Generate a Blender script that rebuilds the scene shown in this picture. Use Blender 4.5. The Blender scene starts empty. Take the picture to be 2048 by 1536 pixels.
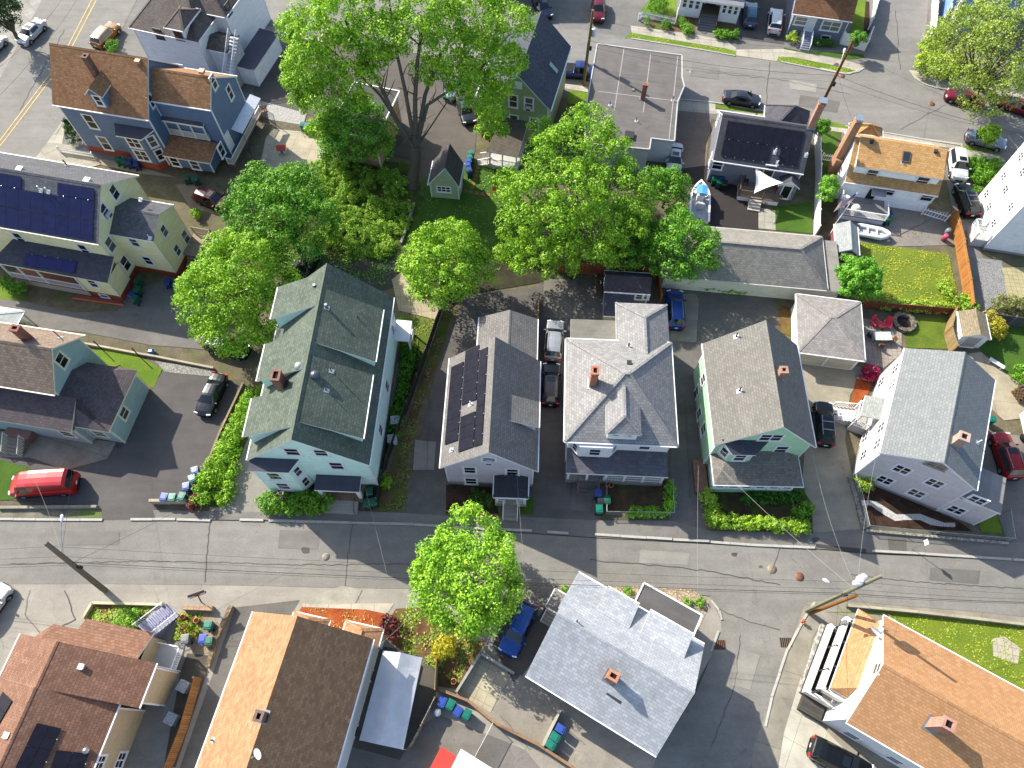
import bpy,math,random
import numpy as np
from mathutils import Vector,Matrix
# ------------------------------------------------------------------ scene
S=bpy.context.scene
COL=S.collection
random.seed(7)
R_=np.random.default_rng(11)
FPX,CX,CY,HC=1420.0,1024.0,768.0,64.0
TILT=math.atan(720/FPX)
CT,ST=math.cos(TILT),math.sin(TILT)
TL=dict(A=(0,0,540/1536),B=(500,0,540/1536),C=(1000,0,540/1536),D=(1508,0,540/1536),E=(0,500,540/1536),F=(460,500,540/1536),G=(960,500,540/1536),H=(1508,500,540/1536),I=(0,996,540/1536),J=(500,996,540/1536),K=(1000,996,540/1536),L=(1508,996,540/1536),a=(80,60,460/2048),b=(0,300,480/2048),c=(0,600,480/2048),d=(0,1180,480/2048),e=(1640,180,408/1958),f=(1370,180,350/1792),g=(700,1240,480/2048),h=(1560,1160,488/1994),i=(860,600,300/1024),j=(1370,620,310/1035),k=(1600,760,448/2024),m=(0,1020,500/2048),n=(1380,1080,668/2048),p=(900,40,300/1536),r=(200,0,400/2048),s=(480,180,360/2048),t=(1240,0,480/2048),u=(1640,0,408/2048),v=(1560,560,488/2048),x=(1040,1120,440/2048),y=(480,860,380/2048),o=(0,0,1.0))
def W(q):
 if len(q)==3:
  o=TL[q[0]]
  return(o[0]+q[1]*o[2],o[1]+q[2]*o[2])
 return q
def ray(q):
 px,py=W(q)
 x=(px-CX)/FPX
 y=-(py-CY)/FPX
 return Vector((x,y*CT+ST,y*ST-CT))
CAMP=Vector((0,0,HC))
def P(q,z=0.0):
 d=ray(q)
 return CAMP+d*((z-HC)/d.z)
def proj(p):
 v=Vector(p)-CAMP
 y=v.y*CT+v.z*ST
 z=-v.y*ST+v.z*CT
 return(CX+FPX*v.x/-z,CY-FPX*y/-z)
def zfit(x,y,q,lo=0,hi=22):
 t=W(q)
 best=(1e9,0)
 for k in range(int((hi-lo)/0.04)):
  z=lo+k*0.04
  a=proj((x,y,z))
  best=min(best,((a[0]-t[0])**2+(a[1]-t[1])**2,z))
 return best[1]
# ------------------------------------------------------------------ colours / materials
def lin(h):
 h=h.lstrip('#')
 o=[]
 for k in(0,2,4):
  c=int(h[k:k+2],16)/255
  o.append(c/12.92 if c<=0.04045 else((c+0.055)/1.055)**2.4)
 return o
def A(h,k=1.9):
 return tuple(min(0.85,c/k)for c in lin(h))+(1,)
class NT:
 def __init__(s,name):
  s.m=bpy.data.materials.new(name)
  s.m.use_nodes=True
  s.t=s.m.node_tree
  s.t.nodes.clear()
  s.out=s.n('ShaderNodeOutputMaterial')
  s.b=s.n('ShaderNodeBsdfPrincipled')
  s.t.links.new(s.b.outputs[0],s.out.inputs[0])
 def n(s,ty,**kw):
  nd=s.t.nodes.new(ty)
  for k,v in kw.items():
   setattr(nd,k,v)
  return nd
 def set(s,nd,**kw):
  for k,v in kw.items():
   k=k.replace('_',' ')
   inp=nd.inputs[k]
   if isinstance(v,bpy.types.NodeSocket):
    s.t.links.new(v,inp)
   else:
    inp.default_value=v
  return nd
 def link(s,a,b):
  s.t.links.new(a,b)
 def coord(s,kind='Object',scale=1.0,rot=0,sc3=None):
  c=s.n('ShaderNodeTexCoord')
  mp=s.n('ShaderNodeMapping')
  s.link(c.outputs[kind],mp.inputs[0])
  mp.inputs['Scale'].default_value=sc3 or(scale,)*3
  mp.inputs['Rotation'].default_value=(0,0,rot)
  return mp.outputs[0]
 def noise(s,vec,scale,detail=4,rough=0.55,out=0,dist=0):
  nd=s.n('ShaderNodeTexNoise')
  s.set(nd,Vector=vec,Scale=scale,Detail=detail,Roughness=rough,Distortion=dist)
  return nd.outputs[out]
 def ramp(s,fac,stops,interp='LINEAR'):
  nd=s.n('ShaderNodeValToRGB')
  nd.color_ramp.interpolation=interp
  e=nd.color_ramp.elements
  while len(e)<len(stops):
   e.new(0.5)
  for k,(p,c)in enumerate(stops):
   e[k].position=p
   e[k].color=c if not isinstance(c,(int,float))else(c,c,c,1)
  s.link(fac,nd.inputs[0])
  return nd.outputs[0]
 def mix(s,fac,a,b,mode='MIX'):
  nd=s.n('ShaderNodeMix',data_type='RGBA',blend_type=mode)
  for v,i in((fac,0),(a,6),(b,7)):
   if isinstance(v,bpy.types.NodeSocket):
    s.link(v,nd.inputs[i])
   else:
    nd.inputs[i].default_value=v
  return nd.outputs[2]
 def math(s,op,a,b=0.0):
  nd=s.n('ShaderNodeMath',operation=op)
  for v,i in((a,0),(b,1)):
   if isinstance(v,bpy.types.NodeSocket):
    s.link(v,nd.inputs[i])
   else:
    nd.inputs[i].default_value=v
  return nd.outputs[0]
 def bump(s,h,strength=0.3,dist=0.02):
  nd=s.n('ShaderNodeBump')
  s.set(nd,Height=h,Strength=strength,Distance=dist)
  s.link(nd.outputs[0],s.b.inputs['Normal'])
 def done(s,col,rough=0.8,**kw):
  s.set(s.b,Base_Color=col,Roughness=rough,**kw)
  return s.m
MATS={}
def mat(fn):
 def w(*a,**k):
  key=(fn.__name__,)+a+tuple(sorted(k.items()))
  if key not in MATS:
   MATS[key]=fn(*a,**k)
  return MATS[key]
 return w
@mat
def paint(hexc,rough=0.55,spec=0.4,metal=0.0,dirt=0.12):
 t=NT('paint_'+hexc)
 c=A(hexc,1.25)
 v=t.coord('Object')
 nz=t.noise(v,1.3,5)
 n2=t.noise(v,14,3)
 f=t.ramp(nz,[(0.35,1-dirt),(0.65,1.0)])
 f2=t.ramp(n2,[(0.3,1-dirt*0.6),(0.7,1.0)])
 col=t.mix(1.0,t.mix(1.0,c,f,'MULTIPLY'),f2,'MULTIPLY')
 return t.done(col,rough,Metallic=metal,Specular_IOR_Level=spec)
@mat
def siding(hexc,pitch=0.16,k=1.08):
 t=NT('siding_'+hexc)
 uv=t.n('ShaderNodeTexCoord').outputs['UV']
 sp=t.n('ShaderNodeSeparateXYZ')
 t.link(uv,sp.inputs[0])
 fr=t.math('FRACT',t.math('DIVIDE',sp.outputs[1],pitch))
 line=t.ramp(fr,[(0.0,0.62),(0.1,0.95),(0.2,1.0),(1.0,1.0)])
 nz=t.noise(t.coord('UV',sc3=(0.7,2.2,1)),1.2,6,0.65)
 st=t.ramp(nz,[(0.3,0.84),(0.62,1.0)])
 n3=t.noise(t.coord('UV',sc3=(4,0.5,1)),1.6,4)
 st2=t.ramp(n3,[(0.35,0.93),(0.6,1.0)])
 col=t.mix(1.0,t.mix(1.0,t.mix(1.0,A(hexc,k),line,'MULTIPLY'),st,'MULTIPLY'),st2,'MULTIPLY')
 t.bump(fr,0.25,0.015)
 return t.done(col,0.6,Specular_IOR_Level=0.3)
@mat
def shingle(c1,c2,mort=0.55,w=0.42,h=0.18,blotch=0.25,seed=0.0,k=1.9):
 t=NT('shingle_'+c1)
 uv=t.coord('UV')
 br=t.n('ShaderNodeTexBrick',offset=0.5,squash=1.0)
 h*=.95
 w*=.7
 a,b=A(c1,k*.97),tuple(x*.96 for x in A(c2,k)[:3])+(1,)
 m=tuple(x*mort*.85 for x in a[:3])+(1,)
 t.set(br,Vector=uv,Color1=a,Color2=b,Mortar=m,Scale=1.0,Mortar_Size=0.022,Mortar_Smooth=0.4,Bias=0.0,Brick_Width=w,Row_Height=h)
 ob=t.coord('UV')
 n1=t.noise(ob,0.35+seed,5,0.6)
 n2=t.noise(t.coord('UV',sc3=(2.2,0.35,1)),1.1,5,0.6)
 n3=t.noise(ob,22,2)
 f1=t.ramp(n1,[(0.3,1-blotch),(0.7,1+blotch*0.25)])
 f2=t.ramp(n2,[(0.3,1-blotch*0.7),(0.65,1.04)])
 f3=t.ramp(n3,[(0.25,0.8),(0.75,1.18)])
 col=t.mix(1.0,t.mix(1.0,t.mix(1.0,br.outputs[0],f1,'MULTIPLY'),f2,'MULTIPLY'),f3,'MULTIPLY')
 t.bump(t.math('ADD',br.outputs[1],t.math('MULTIPLY',n3,-0.6)),-0.2,0.02)
 return t.done(col,0.92,Specular_IOR_Level=0.2)
@mat
def membrane(hexc,seam=3.0):
 t=NT('membrane_'+hexc)
 uv=t.coord('UV')
 n1=t.noise(uv,0.5,6,0.65)
 n2=t.noise(uv,9,4)
 n4=t.noise(t.coord('UV',sc3=(0.25,2.0,1)),1.0,5)
 f1=t.ramp(n1,[(0.3,0.78),(0.7,1.12)])
 f2=t.ramp(n2,[(0.3,0.88),(0.7,1.08)])
 f4=t.ramp(n4,[(0.4,0.92),(0.75,1.12)])
 col=t.mix(1.0,t.mix(1.0,t.mix(1.0,A(hexc),f1,'MULTIPLY'),f2,'MULTIPLY'),f4,'MULTIPLY')
 t.bump(n2,0.15,0.02)
 return t.done(col,0.85,Specular_IOR_Level=0.25)
@mat
def brick(c1='#9a5540',c2='#83432f',mo='#b09a88',s=1.0):
 t=NT('brick_'+c1)
 br=t.n('ShaderNodeTexBrick',offset=0.5)
 t.set(br,Vector=t.coord('UV'),Color1=A(c1),Color2=A(c2),Mortar=A(mo),Scale=s,Mortar_Size=0.012,Brick_Width=0.24,Row_Height=0.085)
 n1=t.noise(t.coord('UV'),2.0,5)
 col=t.mix(1.0,br.outputs[0],t.ramp(n1,[(0.3,0.75),(0.7,1.05)]),'MULTIPLY')
 t.bump(br.outputs[1],-0.4,0.01)
 return t.done(col,0.9)
@mat
def asphalt(hexc='#9c9890',crack=1.0,patch=0.25,seed=0.0,gravel=0.12,k=1.9):
 t=NT('asphalt_'+hexc)
 v=t.coord('Object')
 n1=t.noise(v,0.09+seed*0.01,5,0.6)
 n2=t.noise(v,0.8,6,0.7)
 n3=t.noise(v,18,3,0.7)
 nst=t.noise(t.coord('Object',sc3=(0.25,1.6,1)),0.8,4)
 f1=t.ramp(n1,[(0.3,1-patch),(0.7,1+patch*0.5)])
 f2=t.ramp(n2,[(0.3,1-patch*0.6),(0.7,1.06)])
 f3=t.ramp(n3,[(0.25,1-gravel*2),(0.75,1+gravel*2)])
 f4=t.ramp(nst,[(0.35,0.93),(0.65,1.05)])
 base=t.mix(1.0,t.mix(1.0,t.mix(1.0,t.mix(1.0,A(hexc,k),f1,'MULTIPLY'),f2,'MULTIPLY'),f3,'MULTIPLY'),f4,'MULTIPLY')
 vd=t.n('ShaderNodeVectorMath',operation='ADD')
 ns=t.n('ShaderNodeTexNoise')
 t.set(ns,Vector=v,Scale=0.9,Detail=5.0)
 sc=t.n('ShaderNodeVectorMath',operation='SCALE')
 t.link(ns.outputs[1],sc.inputs[0])
 sc.inputs['Scale'].default_value=1.6
 t.link(v,vd.inputs[0])
 t.link(sc.outputs[0],vd.inputs[1])
 vo=t.n('ShaderNodeTexVoronoi',feature='DISTANCE_TO_EDGE')
 t.set(vo,Vector=vd.outputs[0],Scale=0.3)
 ck=t.ramp(vo.outputs[0],[(0.0,1.0),(0.004,0.8),(0.009,0.0)])
 msk=t.ramp(t.noise(v,0.16+seed*0.02,2),[(0.52,0.0),(0.64,1.0)])
 cf=t.math('MULTIPLY',t.math('MULTIPLY',ck,msk),0.4*crack)
 col=t.mix(cf,base,A('#4a4642'))
 sp=t.ramp(t.noise(v,0.55,2),[(0.66,0.0),(0.76,0.35*patch*3)])
 col=t.mix(sp,col,A('#5a5752'))
 t.bump(n3,0.25,0.02)
 return t.done(col,0.93,Specular_IOR_Level=0.25)
@mat
def concrete(hexc='#c9c1b0',slab=1.5,rot=0.0,stain=0.3,joint=0.5):
 t=NT('concrete_'+hexc)
 v=t.coord('Object',rot=rot)
 br=t.n('ShaderNodeTexBrick',offset=0.0)
 a=A(hexc)
 t.set(br,Vector=v,Color1=a,Color2=tuple(x*0.9 for x in a[:3])+(1,),Mortar=tuple(x*joint for x in a[:3])+(1,),Scale=1.0,Mortar_Size=0.02,Brick_Width=slab,Row_Height=slab)
 n1=t.noise(v,0.6,6,0.65)
 n2=t.noise(v,16,3)
 f1=t.ramp(n1,[(0.3,1-stain),(0.68,1.06)])
 f2=t.ramp(n2,[(0.3,0.9),(0.7,1.08)])
 col=t.mix(1.0,t.mix(1.0,br.outputs[0],f1,'MULTIPLY'),f2,'MULTIPLY')
 t.bump(n2,0.2,0.01)
 return t.done(col,0.9,Specular_IOR_Level=0.25)
@mat
def grass(c1='#7d9a2e',c2='#4f7a22',c3='#a09550',dry=0.5,k=2.2):
 t=NT('grass_'+c1)
 v=t.coord('Object')
 n1=t.noise(v,0.35,6,0.65)
 n2=t.noise(v,5.0,5,0.7)
 n3=t.noise(v,28,3,0.7)
 col=t.mix(t.ramp(n1,[(0.32,0.0),(0.66,1.0)]),A(c1,k),A(c2,k))
 col=t.mix(t.ramp(n2,[(0.5,0.0),(0.8,dry)]),col,A(c3,k))
 f3=t.ramp(n3,[(0.28,0.5),(0.72,1.35)])
 col=t.mix(1.0,col,f3,'MULTIPLY')
 t.bump(t.math('ADD',n3,n2),0.8,0.06)
 return t.done(col,0.9,Specular_IOR_Level=0.15)
@mat
def soil(c1='#8a6a4c',c2='#5e4734',c3='#7b7a3a',green=0.35,k=1.9,fine=18):
 t=NT('soil_'+c1)
 v=t.coord('Object')
 n1=t.noise(v,0.8,6,0.7)
 n2=t.noise(v,fine,4,0.8)
 n4=t.noise(v,0.5,4,0.6)
 col=t.mix(t.ramp(n1,[(0.35,0.0),(0.65,1.0)]),A(c1,k),A(c2,k))
 col=t.mix(t.ramp(n4,[(0.5,0.0),(0.66,green)]),col,A(c3,k))
 col=t.mix(1.0,col,t.ramp(n2,[(0.25,0.55),(0.75,1.4)]),'MULTIPLY')
 t.bump(n2,0.8,0.05)
 return t.done(col,0.95,Specular_IOR_Level=0.1)
@mat
def stones(c1='#c9b596',c2='#8d8172',scale=7.0,k=1.9):
 t=NT('stones_'+c1)
 v=t.coord('Object')
 vo=t.n('ShaderNodeTexVoronoi')
 t.set(vo,Vector=v,Scale=scale)
 sp=t.n('ShaderNodeSeparateColor')
 t.link(vo.outputs['Color'],sp.inputs[0])
 col=t.mix(sp.outputs[0],A(c1,k),A(c2,k))
 sh=t.ramp(vo.outputs['Distance'],[(0.2,1.1),(0.7,0.5)])
 col=t.mix(1.0,col,sh,'MULTIPLY')
 t.bump(vo.outputs['Distance'],-0.7,0.05)
 return t.done(col,0.9)
@mat
def wood(c1='#b98a4e',c2='#8a6236',plank=0.14,k=1.9,rough=0.8):
 t=NT('wood_'+c1)
 br=t.n('ShaderNodeTexBrick',offset=0.37)
 t.set(br,Vector=t.coord('UV',rot=0),Color1=A(c1,k),Color2=A(c2,k),Mortar=tuple(x*.35 for x in A(c2,k)[:3])+(1,),Scale=1.0,Mortar_Size=0.008,Brick_Width=2.6,Row_Height=plank)
 n1=t.noise(t.coord('UV',sc3=(0.6,9,1)),2,5)
 col=t.mix(1.0,br.outputs[0],t.ramp(n1,[(0.3,0.72),(0.7,1.1)]),'MULTIPLY')
 return t.done(col,rough)
@mat
def pickets(c1='#b98a4e',c2='#8a6236',plank=0.14,k=1.9):
 t=NT('pickets_'+c1)
 br=t.n('ShaderNodeTexBrick',offset=0.0)
 t.set(br,Vector=t.coord('UV',rot=math.pi/2),Color1=A(c1,k),Color2=A(c2,k),Mortar=tuple(x*.3 for x in A(c2,k)[:3])+(1,),Scale=1.0,Mortar_Size=0.012,Brick_Width=6,Row_Height=plank)
 n1=t.noise(t.coord('UV',sc3=(7,0.7,1)),2,5)
 col=t.mix(1.0,br.outputs[0],t.ramp(n1,[(0.3,0.7),(0.7,1.1)]),'MULTIPLY')
 return t.done(col,0.85)
@mat
def glass(hexc='#20282e',rough=0.06,tint=0.0):
 t=NT('glass_'+hexc)
 oi=t.n('ShaderNodeObjectInfo')
 c=t.mix(t.ramp(oi.outputs['Random'],[(0.45,0.0),(1.0,tint)]),A(hexc,2.4),A('#9b978c',2.4))
 return t.done(c,rough,Specular_IOR_Level=0.6,IOR=1.5)
@mat
def car_paint(hexc,k=2.0,metal=0.35):
 t=NT('car_paint_'+hexc)
 n=t.noise(t.coord('Object'),1.2,3)
 c=t.mix(1.0,A(hexc,k),t.ramp(n,[(0.3,0.9),(0.7,1.05)]),'MULTIPLY')
 return t.done(c,0.32,Metallic=metal,Coat_Weight=0.4,Coat_Roughness=0.06,Specular_IOR_Level=0.35)
@mat
def metal(hexc='#b8b8b8',rough=0.4,m=0.8):
 t=NT('metal_'+hexc)
 n=t.noise(t.coord('Object'),5,4)
 c=t.mix(1.0,A(hexc,1.5),t.ramp(n,[(0.3,0.8),(0.7,1.05)]),'MULTIPLY')
 return t.done(c,rough,Metallic=m)
@mat
def solar(blue=0.0):
 t=NT('solar_cells')
 mx=lambda a,b:tuple(p+(q-p)*blue for p,q in zip(a,b))+(1,)
 br=t.n('ShaderNodeTexBrick',offset=0.0)
 t.set(br,Vector=t.coord('UV'),Color1=mx((.0085,.0085,.014),(.006,.009,.048)),Color2=mx((.0105,.0105,.018),(.007,.0105,.058)),Mortar=mx((.02,.02,.026),(.014,.018,.06)),Scale=1.0,Mortar_Size=0.006,Brick_Width=0.166,Row_Height=0.166)
 n=t.noise(t.coord('Object'),1.5,3)
 c=t.mix(1.0,br.outputs[0],t.ramp(n,[(0.3,0.8),(0.7,1.2)]),'MULTIPLY')
 return t.done(c,0.4,Specular_IOR_Level=0.12)
@mat
def leaf(c1='#4c7a1e',c2='#7ea32c',c3='#a9c63f',trans=0.28,k=1.25,seed=0):
 t=NT('leaves_'+c1)
 g=t.n('ShaderNodeNewGeometry')
 c=t.ramp(g.outputs['Random Per Island'],[(0.0,A(c1,k)),(0.55,A(c2,k)),(1.0,A(c3,k))])
 nz=t.noise(t.coord('Object'),0.45,3)
 c=t.mix(1.0,c,t.ramp(nz,[(0.3,(0.72,0.8,0.8,1)),(0.7,(1.12,1.08,0.95,1))]),'MULTIPLY')
 t.set(t.b,Base_Color=c,Roughness=0.55,Specular_IOR_Level=0.25)
 tr=t.n('ShaderNodeBsdfTranslucent')
 t.link(t.mix(1.0,c,(1.15,1.25,0.55,1),'MULTIPLY'),tr.inputs[0])
 ms=t.n('ShaderNodeMixShader')
 ms.inputs[0].default_value=trans
 t.link(t.b.outputs[0],ms.inputs[1])
 t.link(tr.outputs[0],ms.inputs[2])
 t.link(ms.outputs[0],t.out.inputs[0])
 return t.m
@mat
def bark(c1='#8b7b68',c2='#5d5145'):
 t=NT('bark_'+c1)
 n=t.noise(t.coord('Object',sc3=(6,6,1.2)),1.5,6,0.7)
 c=t.mix(n,A(c2),A(c1))
 t.bump(n,0.6,0.04)
 return t.done(c,0.95,Specular_IOR_Level=0.1)
@mat
def rubber(hexc='#232323'):
 t=NT('rubber_'+hexc)
 return t.done(A(hexc,1.5),0.8,Specular_IOR_Level=0.2)
@mat
def flagcloth():
 t=NT('flag_cloth')
 uv=t.n('ShaderNodeTexCoord').outputs['UV']
 sp=t.n('ShaderNodeSeparateXYZ')
 t.link(uv,sp.inputs[0])
 st=t.math('GREATER_THAN',t.math('FRACT',t.math('MULTIPLY',sp.outputs[1],6.5)),0.5)
 base=t.mix(st,A('#f2eeea'),A('#b8323c'))
 can=t.math('MULTIPLY',t.math('LESS_THAN',sp.outputs[0],0.4),t.math('GREATER_THAN',sp.outputs[1],0.46))
 return t.done(t.mix(can,base,A('#3c4a86')),0.8)
@mat
def lattice(hexc='#f0efec',pitch=0.12,gap=0.55):
 t=NT('lattice_'+hexc)
 v=t.coord('UV',rot=math.pi/4)
 sp=t.n('ShaderNodeSeparateXYZ')
 t.link(v,sp.inputs[0])
 fx=t.math('LESS_THAN',t.math('FRACT',t.math('DIVIDE',sp.outputs[0],pitch)),gap)
 fy=t.math('LESS_THAN',t.math('FRACT',t.math('DIVIDE',sp.outputs[1],pitch)),gap)
 t.set(t.b,Base_Color=A(hexc),Roughness=0.6,Alpha=t.math('SUBTRACT',1.0,t.math('MULTIPLY',fx,fy)))
 return t.m
# ------------------------------------------------------------------ mesh builder
class MB:
 def __init__(s):
  s.V,s.F,s.M,s.mats,s.cur,s.S=[],[],[],[],0,[]
  s.uvo=None
 def use(s,m):
  if m not in s.mats:
   s.mats.append(m)
  s.cur=s.mats.index(m)
  return s
 def face(s,pts,smooth=False):
  k=len(s.V)
  s.V.extend([tuple(p)for p in pts])
  s.F.append(tuple(range(k,k+len(pts))))
  s.M.append(s.cur)
  s.S.append(smooth)
 def mesh(s,V,F,smooth=False):
  k=len(s.V)
  s.V.extend([tuple(p)for p in V])
  for f in F:
   s.F.append(tuple(k+a for a in f))
   s.M.append(s.cur)
   s.S.append(smooth)
 def box(s,x0,x1,y0,y1,z0,z1):
  V=[(x,y,z)for z in(z0,z1)for y in(y0,y1)for x in(x0,x1)]
  s.mesh(V,[(0,2,3,1),(4,5,7,6),(0,1,5,4),(2,6,7,3),(0,4,6,2),(1,3,7,5)])
 def obox(s,c,r,n,up,w,d,h):
  c,r,n,up=map(Vector,(c,r,n,up))
  V=[c+r*(sx*w)+n*(sy*d)+up*(sz*h)for sz in(-1,1)for sy in(-1,1)for sx in(-1,1)]
  s.mesh(V,[(0,2,3,1),(4,5,7,6),(0,1,5,4),(2,6,7,3),(0,4,6,2),(1,3,7,5)])
 def beam(s,p,q,w,h=None,up=(0,0,1)):
  p,q=Vector(p),Vector(q)
  h=h or w
  d=(q-p)
  L=d.length
  if L<1e-6:
   return
  d/=L
  u=Vector(up)
  if abs(d.dot(u))>0.98:
   u=Vector((1,0,0))
  r=d.cross(u).normalized()
  u=r.cross(d)
  s.obox((p+q)/2,r,u,d,w/2,h/2,L/2)
 def slab(s,pts,th,side=None,top=True):
  pts=[Vector(p)for p in pts]
  lo=[p-Vector((0,0,th))for p in pts]
  s.face(pts)
  sd=side or s
  sd.face(list(reversed(lo)))
  n=len(pts)
  for k in range(n):
   a=(k+1)%n
   sd.face([pts[k],lo[k],lo[a],pts[a]])
 def prism(s,poly,z0,z1,cap=True):
  n=len(poly)
  for k in range(n):
   a,b=poly[k],poly[(k+1)%n]
   s.face([(a[0],a[1],z0),(b[0],b[1],z0),(b[0],b[1],z1),(a[0],a[1],z1)])
  if cap:
   s.face([(p[0],p[1],z1)for p in poly])
 def tube(s,pts,rad,n=6,cap=True,smooth=True):
  pts=[Vector(p)for p in pts]
  if not hasattr(rad,'__len__'):
   rad=[rad]*len(pts)
  V,F=[],[]
  ref=None
  for k,p in enumerate(pts):
   d=(pts[min(k+1,len(pts)-1)]-pts[max(k-1,0)]).normalized()
   u=Vector((0,0,1))if abs(d.z)<0.9 else Vector((1,0,0))
   a=d.cross(u).normalized()
   if ref is not None:
    a=(ref-d*ref.dot(d)).normalized()
   ref=a
   b=d.cross(a)
   for j in range(n):
    t=2*math.pi*j/n
    V.append(p+(a*math.cos(t)+b*math.sin(t))*rad[k])
  for k in range(len(pts)-1):
   for j in range(n):
    F.append((k*n+j,k*n+(j+1)%n,(k+1)*n+(j+1)%n,(k+1)*n+j))
  s.mesh(V,F,smooth)
  if cap:
   m=(len(pts)-1)*n
   s.mesh(V[m:],[tuple(range(n))])
   s.mesh(V[:n],[tuple(reversed(range(n)))])
 def lathe(s,prof,c=(0,0,0),n=14,axis='z',smooth=True):
  V,F=[],[]
  for r,z in prof:
   for j in range(n):
    t=2*math.pi*j/n
    x,y=r*math.cos(t),r*math.sin(t)
    p=(x,y,z)if axis=='z' else((z,x,y)if axis=='x' else(x,z,y))
    V.append((p[0]+c[0],p[1]+c[1],p[2]+c[2]))
  for k in range(len(prof)-1):
   for j in range(n):
    F.append((k*n+j,k*n+(j+1)%n,(k+1)*n+(j+1)%n,(k+1)*n+j))
  if axis=='y':
   F=[tuple(reversed(f))for f in F]
  s.mesh(V,F,smooth)
 def build(s,name,m=None,parent=None,label=None,autouv=True,sharp=None):
  if not s.F:
   return None
  me=bpy.data.meshes.new(name)
  me.from_pydata(s.V,[],s.F)
  if not s.mats:
   s.mats=[m]
  elif m is not None and m not in s.mats:
   s.mats[0]=s.mats[0]or m
  for q in s.mats:
   me.materials.append(q)
  me.polygons.foreach_set('material_index',s.M)
  me.polygons.foreach_set('use_smooth',s.S)
  if autouv:
   uvl=me.uv_layers.new(name='UVMap')
   co=np.empty(len(s.V)*3)
   me.vertices.foreach_get('co',co)
   co=co.reshape(-1,3)
   uv=np.zeros((len(me.loops),2))
   li=0
   for f in s.F:
    q=co[list(f)]
    nrm=np.zeros(3)
    for k in range(1,len(f)-1):
     nrm+=np.cross(q[k]-q[0],q[k+1]-q[0])
    ln=np.linalg.norm(nrm)
    nrm=nrm/ln if ln>1e-12 else np.array([0,0,1.0])
    if abs(nrm[2])>0.9995:
     t,b=np.array([1.0,0,0]),np.array([0,1.0,0])
    else:
     t=np.cross([0,0,1.0],nrm)
     t/=np.linalg.norm(t)
     b=np.cross(nrm,t)
    uv[li:li+len(f),0]=q@t
    uv[li:li+len(f),1]=q@b
    li+=len(f)
   uvl.data.foreach_set('uv',uv.ravel())
  me.update()
  if sharp:
   me.set_sharp_from_angle(angle=math.radians(sharp))
  o=bpy.data.objects.new(name,me)
  COL.objects.link(o)
  if parent is not None:
   o.parent=parent
  if label:
   o['label']=label
  return o
def tag(o,label=None,cat=None,group=None,kind=None):
 for k,v in(('label',label),('category',cat),('group',group),('kind',kind)):
  if v:
   o[k]=v
 return o
def empty(name,loc,rz=0.0,label=None,cat=None,group=None):
 o=bpy.data.objects.new(name,None)
 COL.objects.link(o)
 o.empty_display_size=0.3
 o.location=loc
 o.rotation_euler=(0,0,rz)
 return tag(o,label,cat,group)
def copy_tree(o,parent=None):
 c=o.copy()
 COL.objects.link(c)
 if parent is not None:
  c.parent=parent
 for ch in KIDS.get(o.name,[]):
  copy_tree(ch,c)
 return c
KIDS={}
def index_kids():
 KIDS.clear()
 for q in COL.objects:
  if q.parent:
   KIDS.setdefault(q.parent.name,[]).append(q)
def inpoly(x,y,poly):
 r=False
 n=len(poly)
 for k in range(n):
  x1,y1=poly[k][:2]
  x2,y2=poly[(k+1)%n][:2]
  if(y1>y)!=(y2>y)and x<(x2-x1)*(y-y1)/(y2-y1)+x1:
   r=not r
 return r
# ------------------------------------------------------------------ camera, sky, sun
cam=bpy.data.cameras.new('camera')
camo=bpy.data.objects.new('camera',cam)
COL.objects.link(camo)
camo.location=CAMP
camo.rotation_euler=(TILT,0,0)
cam.sensor_width=36
cam.lens=FPX/2048*36
cam.clip_end=3000
S.camera=camo
SUN_EL=math.radians(36.3)
SDIR=Vector((-0.752,0.659,0)).normalized()*math.cos(SUN_EL)+Vector((0,0,math.sin(SUN_EL)))
sl=bpy.data.lights.new('sun','SUN')
sl.energy=4.7
sl.angle=math.radians(0.5)
sl.color=(1.0,0.945,0.84)
so=bpy.data.objects.new('sun',sl)
COL.objects.link(so)
so.rotation_euler=(-SDIR).to_track_quat('-Z','Y').to_euler()
wd=bpy.data.worlds.new('World')
S.world=wd
wd.use_nodes=True
nt=wd.node_tree
sky=nt.nodes.new('ShaderNodeTexSky')
sky.sky_type='NISHITA'
sky.sun_disc=False
sky.sun_elevation=SUN_EL
sky.sun_rotation=math.atan2(SDIR.x,SDIR.y)
sky.air_density=1.0
sky.dust_density=1.5
sky.ozone_density=1.0
nt.links.new(sky.outputs[0],nt.nodes['Background'].inputs[0])
nt.nodes['Background'].inputs[1].default_value=0.15
S.view_settings.view_transform='Standard'
S.view_settings.look='None'
S.view_settings.exposure=1.27
S.view_settings.gamma=1.0
S.view_settings.use_curve_mapping=False
S.cycles.max_bounces=6
S.cycles.transparent_max_bounces=12
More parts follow.
